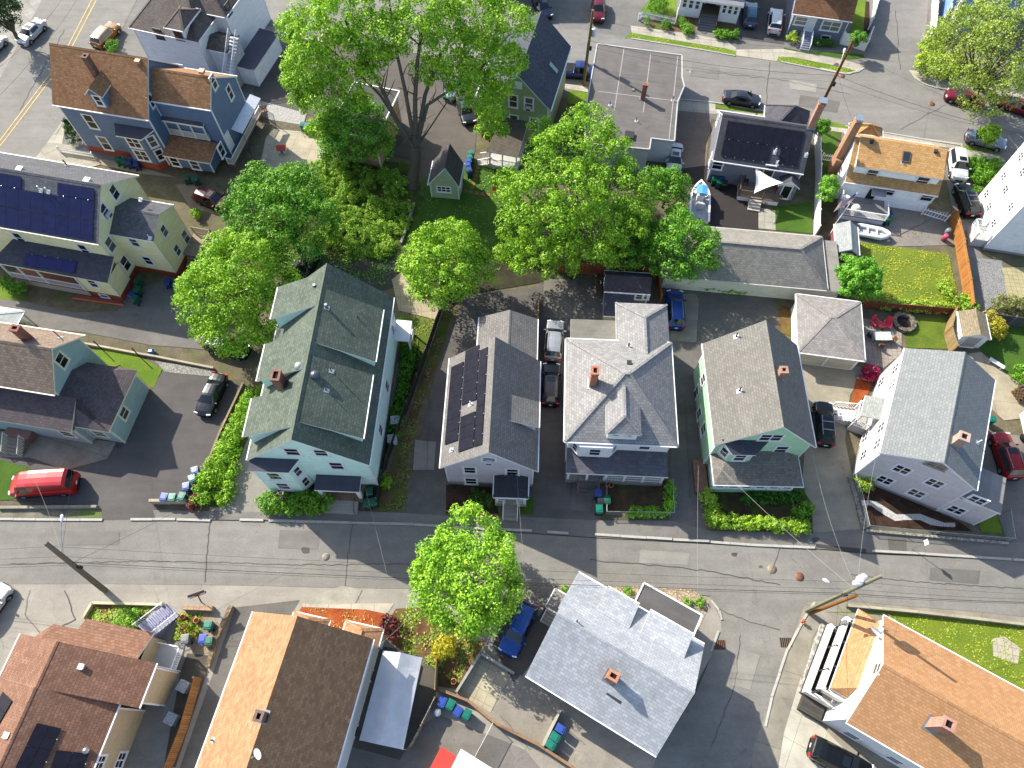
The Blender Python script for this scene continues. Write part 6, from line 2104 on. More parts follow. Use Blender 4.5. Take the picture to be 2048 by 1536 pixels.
h=House('far_white_house','white house glimpsed past the top of the great tree',('p',620,60),('p',830,60),('p',620,-60),0)
h.boxw(-3,4.5,6,14,0,5.5,WS,trim=W_)
h.gable(-3.4,4.9,5.6,14.4,5.6,8.4,shingle('#8d8a88','#7b7876',.6),W_)
for k in(-1.5,1,3.2):
 h.win('v-',6,uz=(k,4.0))
 h.win('v-',6,uz=(k,1.6))
h.finish()
GS=siding('#a3b08a')
h=House('green_shed','small sage green garden shed with dark gabled roof and white three-part window',('B',1190,1065),('B',1216,928),('B',1015,1040),2.3,'shed')
L_,Wd=h.L,h.Wd
vr,zr=h.ridge([(0,('B',1108,955))])
d=h.gable(0,L_,0,Wd,2.3,zr,shingle('#6e6a6a','#615e5e',.6,.4,.2,.2),W_,GS,vr=vr,oe=.15,og=.2)
h.win('u-',d['u0'],('B',1102,1076),1.5,.75,mull=2)
h.wincore((d['u0']+L_*.45,d['v0'],1.0),(1,0,0),1.0,1.8,name='door',sash=False,gl=paint('#c9c9c2'))
h.finish()
h=House('play_shed','dark roofed playhouse shed with white windows inside the wooden fence',('G',705,235),('G',970,252),('G',715,118),2.3,'shed')
L_,Wd=h.L,h.Wd
DSH=shingle('#5d585e','#514c53',.6,.4,.2,.2)
vr,zr=h.ridge([(L_/2,('G',845,150))])
d=h.gable(0,L_,0,Wd,2.3,3.2,DSH,W_,siding('#7a746f'),vr=Wd*.55,oe=.15,og=.15)
h.win('v-',d['v0'],('G',905,265),.7,.8)
h.win('v-',d['v0'],('G',945,265),.5,.8)
a,b=h.z(('G',702,373),2.0),h.z(('G',872,370),2.0)
h.flat([(a.x,a.y,1.95),(b.x,a.y,1.95),(b.x,d['v0']-.01,2.2),(a.x,d['v0']-.01,2.2)],membrane('#474a55'),W_,.15,key='lean_roof')
h.boxw(a.x+.1,b.x-.1,a.y+.1,d['v0']-.01,0,1.78,siding('#8d8780'),key='lean_wall')
h.finish()
h=House('tan_shed','small white shed with tan barn roof and grey door by the bushes',('v',1770,500),('v',1725,285),('v',1540,522),2.0,'shed')
L_,Wd=h.L,h.Wd
TS=shingle('#b3a488','#9c8d72',.62,.4,.2,.15)
rev=h.u.y<0
g0=L_ if rev else 0
vr,zr=h.ridge([(g0,('v',1648,490))],z0=3)
zr=max(min(zr,3.3),2.7)
d=h.gable(0,L_,0,Wd,2.0,zr,TS,W_,siding('#e2e1dd'),vr=Wd/2,oe=.12,og=.15)
c=(d['u1']if rev else d['u0'])
h.wincore((c,Wd/2,1.0),(0,1,0)if rev else(0,-1,0),1.4,1.75,name='door',sash=False,gl=siding('#a19c92'))
h.finish()
h=House('small_grey_shed','tiny shed with a pale speckled roof next to the inflatable boat',('D',600,1452),('D',588,1290),('D',468,1440),1.9,'shed')
L_,Wd=h.L,h.Wd
d=h.gable(0,L_,0,Wd,1.9,2.7,shingle('#bcc1bf','#a9aeac',.7,.4,.2,.12),W_,siding('#7a4b44'),vr=Wd*.45,oe=.1,og=.1)
h.wincore((d['u0'],Wd/2,.95),(0,-1,0),1.0,1.6,name='door',sash=False,gl=siding('#6a3f3a'))
h.finish()
h=House('pavilion_roof','small pale square-hipped pavilion at the left edge beside the driveway',('c',-120,45),('c',205,95),('c',-160,200),2.4,'shed')
L_,Wd=h.L,h.Wd
v0_,v1_=sorted((0,Wd))
h.hip(0,L_,v0_,v1_,2.4,3.0,L_/2-.05,L_/2+.05,(v0_+v1_)/2,membrane('#d9dcd8'),W_)
postrow(h,[(.2,v0_+.2),(L_-.2,v0_+.2),(.2,v1_-.2),(L_-.2,v1_-.2)],0,2.2,paint('#d9d3bd'))
h.boxw(.3,L_-.3,v0_+.3,v1_-.3,0,1.0,siding('#d9d3bd'))
h.finish()
# ------------------------------------------------------------------ foliage
def leaf_mesh(name,m,C,N,size,parent=None,extra=None):
 n=len(C)
 r=R_.normal(size=(n,3))
 t=np.cross(N,r)
 t/=np.linalg.norm(t,axis=1,keepdims=True)+1e-9
 b=np.cross(N,t)
 s=size[:,None]
 asp=R_.uniform(.6,.95,(n,1))
 fold=N*s*R_.uniform(-.25,.1,(n,1))
 V=np.empty((n,4,3))
 V[:,0]=C-t*s*.5
 V[:,1]=C-b*s*.5*asp+fold
 V[:,2]=C+t*s*.55
 V[:,3]=C+b*s*.5*asp+fold
 me=bpy.data.meshes.new(name)
 me.vertices.add(n*4)
 me.vertices.foreach_set('co',V.reshape(-1))
 me.loops.add(n*4)
 me.loops.foreach_set('vertex_index',np.arange(n*4,dtype=np.int32))
 me.polygons.add(n)
 me.polygons.foreach_set('loop_start',np.arange(0,n*4,4,dtype=np.int32))
 me.polygons.foreach_set('loop_total',np.full(n,4,dtype=np.int32))
 me.materials.append(m)
 me.update(calc_edges=True)
 o=bpy.data.objects.new(name,me)
 COL.objects.link(o)
 if parent is not None:
  o.parent=parent
 return o
def sph(n):
 v=R_.normal(size=(n,3))
 return v/np.linalg.norm(v,axis=1,keepdims=True)
def clumps(lobes,per_area=1.0,r0=.55,leaves=42,size=.27,low=-.55,inner=.15):
 L=np.array(lobes)
 Cs,Rs=[],[]
 for x,y,z,r,q in lobes:
  n=max(6,int(4*math.pi*r*r*per_area/(r0*r0*2.2)))
  d=sph(n)
  d=d[d[:,2]>low]
  p=np.array([x,y,z])+d*np.array([r,r,r*q])*R_.uniform(.86,1.08,(len(d),1))
  dist=np.linalg.norm((p[:,None]-L[None,:,:3])/np.stack([L[:,3],L[:,3],L[:,3]*L[:,4]],1)[None],axis=2)
  keep=((dist<.78).sum(1)==0)&(R_.random(len(p))<.78)
  p=p[keep]
  Cs.append(p)
  Rs.append(R_.uniform(.65,1.25,len(p))*r0)
 C=np.concatenate(Cs)
 R=np.concatenate(Rs)
 R=R*np.where(R_.random(len(R))<.2,1.35,.95)
 k=leaves
 cc=np.repeat(C,k,0)
 rr=np.repeat(R,k)
 d=sph(len(cc))
 d[:,2]=np.abs(d[:,2])*np.where(R_.random(len(cc))<.72,1,-1)
 pos=cc+d*(rr*R_.uniform(.72,1.06,len(cc)))[:,None]*np.array([1,1,.8])
 nn=d+R_.normal(size=d.shape)*.33+np.array([0,0,.25])
 nn/=np.linalg.norm(nn,axis=1,keepdims=True)
 sz=R_.uniform(.65,1.25,len(cc))*size
 ni=int(len(cc)*inner)
 li=R_.integers(0,len(L),ni)
 di=sph(ni)*(R_.random((ni,1))**.4)*.85
 pi=L[li,:3]+di*np.stack([L[li,3],L[li,3],L[li,3]*L[li,4]],1)
 return np.concatenate([pos,pi]),np.concatenate([nn,sph(ni)]),np.concatenate([sz,np.full(ni,size*1.3)])
LEAF_A=lambda:leaf('#5a8a24','#8ab82c','#b8d83e')
LEAF_D=lambda:leaf('#3f7222','#629c28','#93c036')
LEAF_Y=lambda:leaf('#6e8c33','#98ab48','#bfc866')
TREES=[]
def make_tree(name,label,base,crown,radii,m,nl=16,seed=1,trunk_r=.3,dens=1.0,r0=.68,leaves=92,size=.2,lobes=None,group=None,low=-.55,cat='tree',fork=.4,bk=None,lob=.45):
 rnd=random.Random(seed)
 base,c=Vector(base),Vector(crown)
 rx,ry,rz=radii
 if lobes is None:
  lobes=[(c.x,c.y,c.z-rz*.1,min(rx,ry)*.62,rz/min(rx,ry))]
  for k in range(nl):
   ph=math.acos(1-1.55*(k+.5)/nl)
   th=k*2.399963+seed
   d=Vector((math.sin(ph)*math.cos(th),math.sin(ph)*math.sin(th),math.cos(ph)))
   j=rnd.uniform(.42,.68)
   q=Vector((c.x+d.x*rx*j,c.y+d.y*ry*j,c.z+d.z*rz*j))
   lobes.append((q.x,q.y,q.z,lob*(rx+ry)/2*rnd.uniform(.5,1.08),.9))
 root=empty(name,base,0,label,cat,group)
 P_,N_,S_=clumps(lobes,dens,r0,leaves,size,low)
 P_=P_-np.array(base)
 o=leaf_mesh('crown',m,P_,N_,S_,root)
 b=MB().use(bk or bark())
 fk=base.lerp(Vector((c.x,c.y,c.z-rz*.6)),.5+fork*.2)
 z0=Vector((0,0,-.1))
 b.tube([z0,(fk-base)*.12+Vector((0,0,.05)),(fk-base)*.6+Vector((rnd.uniform(-.1,.1),rnd.uniform(-.1,.1),0)),fk-base],[trunk_r*1.5,trunk_r*1.05,trunk_r*.9,trunk_r*.8],10)
 for k,L in enumerate(lobes[1:]if len(lobes)>1 else lobes):
  q=Vector(L[:3])-base
  f=fk-base
  mid=f.lerp(q,.5)+Vector((rnd.uniform(-.3,.3),rnd.uniform(-.3,.3),-.15*(q-f).length*.3))
  r=trunk_r*rnd.uniform(.28,.42)
  b.tube([f-(f*.05),mid,q],[r*1.3,r*.7,r*.2],6)
  for j in range(3):
   e=q+Vector((rnd.uniform(-1,1),rnd.uniform(-1,1),rnd.uniform(-.2,1))).normalized()*L[3]*.9
   b.tube([mid.lerp(q,.4+.2*j),e],[r*.35,r*.08],4)
 b.build('trunk',None,root)
 return root
def tree_at(name,label,base_q,crown_q,zc,rpx,rz,m,base_xy=None,**k):
 c=P(crown_q,zc)
 depth=(HC-zc)*CT+c.y*ST
 sc=depth/FPX
 rx=rpx[0]*sc*1.09
 ry=rpx[1]*sc*1.15
 base=P(base_q,0)if base_q else Vector((c.x,c.y,0))
 return make_tree(name,label,(base.x,base.y,0),c,(rx,ry,rz),m,**k)
LA,LD,LY=LEAF_A(),LEAF_D(),LEAF_Y()
tree_at('maple_tree','dense dark green round maple behind the mint house, next to the wild lot',None,('o',567,425),6.5,(100,98),4.2,LD,seed=3,nl=20)
tree_at('maple_tree','bright green bushy tree over the parked pickup beside the mint house',None,('o',482,592),6.0,(88,132),4.6,LA,seed=5,nl=22,dens=1.0)
tree_at('maple_tree','round mid-green maple standing between the concrete path and the back lawn',None,('o',895,527),5.5,(86,92),4.0,LA,seed=8,nl=18)
tree_at('maple_tree','small dark green maple leaning over the end of the long garage',None,('o',1358,492),4.5,(72,80),3.6,LD,seed=9,nl=16)
tree_at('street_tree','bright yellow-green street tree overhanging the road above the blue car',('o',955,1262),('o',940,1160),5.0,(112,112),3.8,leaf('#5c9424','#90c22e','#c0e046'),seed=12,nl=22,trunk_r=.28)
c=P(('o',1140,390),8)
lob=[]
for q,z,r in((('o',1150,290),10.5,2.9),(('o',1210,300),9.5,2.4),(('o',1100,320),9.5,2.6),(('o',1180,250),10,2.2),(('o',1235,370),8.5,2.7),(('o',1150,380),9.5,3.0),(('o',1060,395),8,2.7),(('o',1050,450),6.5,2.5),(('o',1110,450),7.5,2.7),(('o',1185,460),7,2.8),(('o',1250,440),6.8,2.5),(('o',1075,510),5,2.4),(('o',1140,500),5,2.1),(('o',1215,492),4.8,2.0),(('o',1035,500),4.5,1.9),(('o',1085,270),8.5,1.7),(('o',1020,370),7,1.8),(('o',1268,400),6.5,1.9)):
 p=P(q,z)
 lob.append((p.x,p.y,p.z,r,.9))
b_=P(('o',1150,470),0)
make_tree('broad_maple','broad sprawling maple in the middle with thin limbs showing through its crown',(b_.x,b_.y,0),c,(6,6,5),LA,lobes=lob,seed=4,trunk_r=.45,dens=.92)
bt=P(('o',826,370),0)
lob=[]
for q,z,r in((('o',640,60),15,3.2),(('o',700,20),17,3.2),(('o',780,-10),18,3.4),(('o',860,10),18,3.2),(('o',930,20),17,3.2),(('o',1000,60),15,3.0),(('o',620,130),12,2.5),(('o',690,90),14,2.9),(('o',720,150),12,2.0),(('o',650,190),10,2.0),(('o',960,110),14,2.9),(('o',900,90),15,2.6),(('o',1010,130),12,2.2),(('o',940,170),11,2.2),(('o',985,200),9,2.0),(('o',985,250),6.5,1.5),(('o',860,140),12,1.8),(('o',610,200),9,1.3),(('o',660,240),7.5,1.5),(('o',720,200),9,1.2),(('o',780,70),16,2.4),(('o',590,60),14,1.6),(('o',740,60),16,2.4),(('o',830,60),16.5,2.4),(('o',880,40),17,2.6),(('o',755,115),13.5,1.7),(('o',640,120),13,2.2),(('o',965,60),16,2.4),(('o',925,130),13,2.0),(('o',600,160),10.5,1.6)):
 p=P(q,z)
 lob.append((p.x,p.y,p.z,r,.85))
GB_=bark('#85796a','#5f564b')
root=empty('great_maple',(bt.x,bt.y,0),0,'huge old tree with thick forked grey trunk and open airy crown','tree')
P_,N_,S_=clumps(lob,1.0,.7,92,.215,-.5,.16)
leaf_mesh('crown',leaf('#5f9224','#92c02c','#c0de42'),P_-np.array(bt),N_,S_,root)
tb=MB().use(GB_)
f0=P(('o',832,292),5.0)-bt
def limb(pts,r):
 tb.tube(pts,r,8)
limb([Vector((0,0,-.2)),Vector((0,0,.5)),f0*.5+Vector((.1,0,0)),f0],[1.0,.72,.6,.55])
rnd=random.Random(3)
def br(qs,r):
 pts=[f0*.92]+[P(q,z)-bt for q,z in qs]
 n=len(pts)
 limb(pts,[r*.74*(1-k/n*.85)for k in range(n)])
 for k in range(1,n):
  for j in range(4):
   a=pts[k-1].lerp(pts[k],rnd.random())
   e=a+Vector((rnd.uniform(-1,1),rnd.uniform(-1,1),rnd.uniform(.1,1.3))).normalized()*rnd.uniform(1.5,3.6)
   m_=a.lerp(e,.5)+Vector((rnd.uniform(-.3,.3),rnd.uniform(-.3,.3),.2))
   tb.tube([a,m_,e],[r*.22,r*.13,r*.04],5)
br([(('o',790,235),8),(('o',765,180),10.5),(('o',725,110),14),(('o',690,40),17)],.42)
br([(('o',760,190),9.5),(('o',700,130),12),(('o',650,90),14)],.26)
br([(('o',830,200),10),(('o',835,120),14),(('o',850,30),17)],.42)
br([(('o',850,190),10),(('o',880,110),14),(('o',930,40),17)],.38)
br([(('o',855,210),9),(('o',900,180),11),(('o',960,140),13),(('o',1000,90),15)],.3)
br([(('o',810,180),11),(('o',790,90),15),(('o',780,10),18)],.34)
br([(('o',780,245),7.5),(('o',720,235),8),(('o',665,240),8)],.15)
br([(('o',900,195),10),(('o',950,205),9),(('o',985,240),7)],.13)
tb.build('trunk',None,root)
tree_at('young_maple','young bushy maple growing under the left side of the great tree',None,('o',715,270),5.0,(72,68),3.4,leaf('#3f7a22','#639c28','#93c138'),seed=14,nl=16,trunk_r=.16)
tree_at('young_maple','slim sapling at the edge of the pale patio',None,('o',655,265),3.6,(30,45),2.4,LA,seed=15,nl=10,trunk_r=.1)
tree_at('broad_shrub_tree','dark leafy shrub tree between the boat and the broad maple',None,('o',1335,375),3.2,(48,42),2.2,LD,seed=17,nl=12,trunk_r=.12)
tree_at('broad_shrub_tree','dark leafy tree behind the wooden fence at the broad maple foot',None,('o',1262,480),3.4,(46,70),2.4,LD,seed=18,nl=14,trunk_r=.14)
tree_at('young_maple','fresh green bushy little tree at the corner of the hip garage',None,('o',1715,560),2.4,(46,42),1.9,leaf('#4a8a28','#72b334','#a0d44a'),seed=20,nl=12,trunk_r=.1,r0=.42,size=.17)
tree_at('yellow_green_tree','very large pale yellow-green tree over the street corner',('o',1985,190),('o',1975,110),8.5,(122,125),6.5,LY,seed=22,nl=34,trunk_r=.4,dens=.75,leaves=56,lob=.36,size=.19)
tree_at('conifer_tree','dark evergreen in the top left corner',None,('o',-4,18),5,(34,38),3.4,leaf('#26401f','#34562a','#4a6d36'),seed=25,nl=14)
tree_at('sapling','tiny street sapling in front of the silver-blue sedan',('o',1968,303),('o',1978,268),3.0,(22,18),1.2,LA,seed=26,nl=8,trunk_r=.04,r0=.35,size=.15)
tree_at('sapling','little bright green tree between the white fence and the cape house',None,('o',1655,380),2.2,(17,30),1.7,leaf('#5a9a30','#8cc440','#b8e05a'),seed=27,nl=8,trunk_r=.06,r0=.35,size=.15)
tree_at('sapling','small dark tree beside the white fence of the blue bungalow',None,('o',1714,78),2.4,(18,15),1.0,LD,seed=28,nl=8,trunk_r=.05,r0=.35,size=.15)
tree_at('sapling','bushy little tree by the brick chimney of the dark grey house',None,('o',1642,255),2.0,(16,17),1.2,LD,seed=29,nl=8,trunk_r=.06,r0=.35,size=.15)
def bush(name,label,blobs,m,cat='shrub',r0=.3,leaves=34,size=.15,group=None,kind=None,stem=True,dens=1.0):
 lob=[]
 for q,z,r,s in blobs:
  p=P(q,z)
  lob.append((p.x,p.y,p.z,r,s))
 o=Vector((lob[0][0],lob[0][1],0))
 P_,N_,S_=clumps(lob,dens,r0,leaves,size,-.3,.2)
 ob=leaf_mesh(name,m,P_-np.array(o),N_,S_)
 ob.location=o
 tag(ob,label,cat,group,kind)
 return ob
def row(q1,q2,z,r,s=1.0,step=.55):
 a,b=P(q1,z),P(q2,z)
 n=max(2,int((b-a).length/(r*step)))
 w1,w2=W(q1),W(q2)
 return[(('o',w1[0]+(w2[0]-w1[0])*k/n+random.uniform(-2,2),w1[1]+(w2[1]-w1[1])*k/n+random.uniform(-2,2)),z*random.uniform(.9,1.12),r*random.uniform(.85,1.15),s)for k in range(n+1)]
HED=leaf('#46791f','#69a12a','#98c43c')
HEY=leaf('#7d9c2c','#a4bf3c','#cfd95a')
bush('hedge','plump green hedge in front of the mint house porch',row(('y',260,760),('y',900,770),.75,.85,.95)+row(('y',300,810),('y',860,820),.5,.7),HED,'hedge')
bush('hedge','clipped hedge along the street before the light green house',row(('j',190,1400),('j',800,1450),.5,.55)+row(('j',150,1230),('j',180,1400),.55,.6),leaf('#5f9426','#8fb833','#c3d650'),'hedge')
bush('shrub','rounded shrub at the right end of the street hedge',[(('j',800,1350),.6,.85,.9)],HED)
bush('shrub','low dark planting against the enclosed green porch',row(('j',420,1250),('j',760,1240),.35,.5,.8),leaf('#2f5c20','#467a28','#6a9a38'))
bush('overgrown_hedge','tangled overgrown hedge beside the dark driveway',row(('E',1450,830),('E',1290,1130),.8,.85)+row(('E',1290,1130),('E',1200,1300),.7,.9)+row(('E',1200,1300),('E',1150,1420),.6,.8)+row(('E',1330,1080),('E',1280,1400),.5,.7),LA,'hedge',.36,34,.18)
bush('red_shrub','dark red shrub at the end of the driveway wall',[(('E',1110,1440),.6,.6,.9),(('E',1130,1415),.6,.5,.9)],leaf('#4a1f24','#6a2b30','#8c3d3c',trans=.2))
bush('red_shrub','dark purple-red shrub beside the orange mulch bed',[(('J',800,735),.8,.75,.9),(('J',830,765),.6,.6,.9),(('J',780,700),.5,.4,.9)],leaf('#40181f','#5d222a','#7e3238',trans=.2))
bush('azalea_bush','vivid pink azalea bush at the garage corner',[(('v',760,770),.7,.7,.85),(('v',735,800),.5,.6,.85),(('v',785,795),.5,.5,.85)],leaf('#a8184c','#d8246a','#f05a90',trans=.25,k=1.6),'flowers')
bush('yellow_shrub','golden yellow shrub on the brown garden slope',[(('J',1100,850),.8,.85,.9),(('J',1070,880),.5,.6,.9),(('J',1130,830),.5,.55,.9)],leaf('#a49c22','#cdbf30','#e8d848'))
bush('golden_conifer','golden conifer beside the tan shed',[(('v',1800,400),1.0,1.0,1.1),(('v',1780,330),.9,.8,1),(('v',1830,440),.7,.7,1)],leaf('#8a8420','#b0a430','#cfc045'))
bush('shrub','bright yellow-green shrub at the corner of the pale grey house',[(('k',585,900),.8,.8,1.1),(('k',590,930),.5,.7,1)],HEY)
bush('hedge','tall yellow-green hedge rounding the street corner',row(('u',1080,450),('u',1060,680),1.0,1.1)+row(('u',1120,480),('u',1300,740),.9,1.1)+row(('u',1200,600),('u',1420,640),.9,1.0),HEY,'hedge',.4,34,.2)
bush('shrub','clipped green bush behind the white fence near the blue house',[(('u',1220,300),1.0,1.1,.9),(('u',1240,340),.7,.9,.9)],HED)
bush('garden_shrubs','mixed green shrubbery filling the bed beside the white suv',row(('D',1250,940),('D',1370,950),.6,.9)+row(('D',1270,1010),('D',1340,1020),.5,.8)+[(('D',1270,1080),.4,.5,.9)],HED)
bush('arborvitae','dark green cone-shaped evergreen at the blue house corner',[(('a',300,960),.6,.75,1.0),(('a',285,915),1.3,.68,1.0),(('a',265,870),2.0,.52,1.0),(('a',240,830),2.7,.36,1.1),(('a',222,805),3.2,.2,1.3)],leaf('#26451c','#345a22','#4a7430'),'evergreen',.22,40,.11)
bush('shrub','leafy shrub behind the brown suv',[(('r',140,460),.6,.7,.9),(('r',110,500),.5,.6,.9)],HED)
bush('shrub','left low shrub behind the picket fence',[(('t',230,190),.45,.6,.9)],HED)
bush('shrub','right low shrub under the picket fence',[(('t',390,220),.45,.65,.9)],leaf('#3f7022','#5c8f2c','#86b040'))
bush('shrub','large green shrub inside the white picket fence',[(('t',300,60),.9,1.1,.9),(('t',350,20),.9,.9,.9)],HED)
bush('shrub','weedy shrubs to the right of the dark front steps',row(('t',830,290),('t',990,310),.4,.5,.9),HED)
bush('shrub','leafy plants to the left of the dark front steps',row(('t',530,190),('t',590,280),.4,.45,.9),HED)
bush('shrub','round green shrub by the blue bungalow steps',[(('t',1475,325),.5,.7,.9)],HEY)
bush('shrub','dark low shrubs under the picture window',row(('t',1680,365),('t',1800,370),.4,.5,.8),leaf('#2f5c20','#467a28','#6a9a38'))
bush('shrub','yellow-green bush in the brown front garden bed',[(('d',1060,260),.5,.8,.8),(('d',1110,300),.4,.7,.8),(('d',1150,240),.4,.6,.8)],leaf('#5a8a2a','#86b83a','#b0d654'))
bush('garden_plants','small flowering garden with terracotta blooms by the bins',row(('d',1570,270),('d',1640,380),.2,.35,.9),leaf('#6a8a2a','#98ac3c','#c0884a'))
bush('shrub','bush in front of the cream house porch, dark green',[(('b',60,1130),.8,.7,.9),(('b',160,1180),.6,.8,.9)],LD)
bush('shrub','small green bush beside the maroon car',[(('A',1120,1215),.5,.55,.8)],LA)
bush('shrub','shrubs along the garden fence beside the dirt strip',row(('F',970,430),('F',990,470),.5,.5),HED)
bush('shrub','fresh green bush at the foot of the dark privacy fence',row(('y',1530,500),('y',1560,580),.4,.55),LA)
bush('shrub','bush next to the wooden fence end by the patio',row(('H',1210,280),('H',1230,340),.6,.6),LA)
bush('shrub','olive wispy shrub beside the gravel at the right edge',row(('H',1400,310),('H',1520,320),.6,.8),leaf('#6b7040','#8a8c52','#a8a668'))
bush('shrub','green round bush at the far right lawn edge',[(('H',1525,710),.7,.9,.9)],HED)
bush('ivy_patch','sprawling ground ivy along the back fence of the yellow lawn',row(('H',740,310),('H',1100,330),.3,.55,.7)+row(('H',1080,200),('H',1130,300),.4,.6,.8),leaf('#6a8f26','#96b83a','#c2d255'),'ivy',.3,30,.17)
bush('weedy_strip','overgrown weeds behind the long garage',row(('G',1270,195),('G',1530,225),.4,.5,.8),HED,'weeds')
bush('garden_plants','lush weeds between the mint house and its dark fence',row(('F',1020,560),('F',985,800),.3,.6,.7)+row(('F',985,800),('F',930,1050),.3,.5,.7),leaf('#3c6e20','#5a9028','#86b838'),'weeds')
bush('garden_plants','low shrubs in the dark bed before the lilac house',row(('i',300,1320),('i',420,1370),.25,.4,.7),leaf('#2f5020','#466b2a','#6a8a3a'))
bush('hedge','bright hedge inside the chain-link fence of the hip-roofed house',row(('G',860,1490),('G',1060,1490),.35,.4,.9)+row(('G',1075,1330),('G',1080,1470),.35,.4,.9),leaf('#5a9a26','#82c032','#aee048'),'hedge',.25,30,.13)
for k,(q,lb)in enumerate(((('x',425,280),'green tuft in the gravel by the small side porch'),(('x',1005,300),'green tuft in the gravel between the two porches'),(('x',1560,400),'reddish green tuft at the gravel corner'),(('x',1672,385),'rightmost green tuft on the corner gravel'))):
 bush('tuft',lb,[(q,.25,.38,.8)],leaf('#4f8a22','#7cb030','#a6cc48'),'plant',.2,26,.12)
wl=[(600,320),(640,350),(700,330),(740,360),(790,400),(800,450),(770,500),(700,490),(640,470),(600,420)]
blobs=[]
rnd=random.Random(5)
while len(blobs)<210:
 x,y=rnd.uniform(600,830),rnd.uniform(325,515)
 if inpoly(x,y,[(620,330),(700,325),(800,350),(822,420),(800,480),(770,515),(680,500),(640,480),(655,400)]):
  r=rnd.uniform(.3,.75)
  blobs.append((('o',x,y),r*rnd.uniform(.3,.8),r,.85))
bush('undergrowth','wild weedy thicket of saplings and brambles filling the empty lot',blobs,leaf('#5a8a2a','#8ab438','#bcd250'),'thicket',.34,34,.14,kind='stuff')
def scatter(name,polys,n,size,m,h=.12,flat=.4):
 C=[]
 for poly in polys:
  w=[W(q)for q in poly]
  x0,x1=min(a[0]for a in w),max(a[0]for a in w)
  y0,y1=min(a[1]for a in w),max(a[1]for a in w)
  c,t=0,0
  while c<n and t<n*8:
   t+=1
   x,y=random.uniform(x0,x1),random.uniform(y0,y1)
   if inpoly(x,y,w)and(math.sin(x*.11)+math.sin(y*.13+x*.05)+random.uniform(-1.2,1.6))>0:
    p=P(('o',x,y),0)
    C.append((p.x,p.y,random.uniform(.03,h)))
    c+=1
 C=np.array(C)
 N=sph(len(C))*flat+np.array([0,0,1.0])
 N/=np.linalg.norm(N,axis=1,keepdims=True)
 o=leaf_mesh(name,m,C,N,R_.uniform(.6,1.3,len(C))*size)
 tag(o,kind='stuff')
 return o
scatter('weeds',[[('J',830,650),('J',1080,620),('J',1300,820),('J',1180,1060),('J',870,860)],[('d',820,120),('d',1330,120),('d',1180,330),('d',740,240)],[('d',1540,190),('d',1740,200),('d',1690,400),('d',1480,430)]],900,.2,leaf('#6a8a2c','#90aa3a','#b8c050'))
scatter('weeds',[[(('o',835,385)),('o',1000,330),('o',1060,420),('o',1080,540),('o',830,540)],[(('o',560,500)),('o',800,505),('o',780,570),('o',560,560)],[('o',1100,520),('o',1400,480),('o',1420,565),('o',1110,560)]],1500,.2,leaf('#3c6a20','#588a28','#80a838'))
scatter('weeds',[[('D',600,1385),('D',1105,1445),('H',1180,350),('H',600,300)]],2600,.17,leaf('#8a9a2c','#aab43a','#c8be5a'),.1)
scatter('weeds',[[('F',1210,370),('F',1270,330),('F',1080,900),('F',1000,1470),('F',880,1480),('F',1010,1000)],[('F',960,370),('F',1165,395),('F',1110,600),('F',1000,700)]],900,.16,leaf('#5f7a2c','#829040','#a89858'))
scatter('weeds',[[('t',40,330),('t',90,280),('t',990,440),('t',985,478),('t',110,325)],[('t',1350,485),('t',2020,605),('t',1960,625),('t',1350,525)],[('L',700,650),('L',1600,740),('L',1600,1100),('L',900,760)]],700,.15,leaf('#86a030','#a6b840','#c8c860'),.08)
scatter('fallen_litter',[[('D',640,1200),('D',1090,1230),('D',1090,1400),('D',640,1380)],[('o',870,1200),('o',980,1280),('o',950,1330),('o',860,1280)],[('J',300,620),('J',660,640),('J',740,760),('J',500,750)]],260,.12,leaf('#8a6a3a','#b0884a','#c8a860',trans=.1))
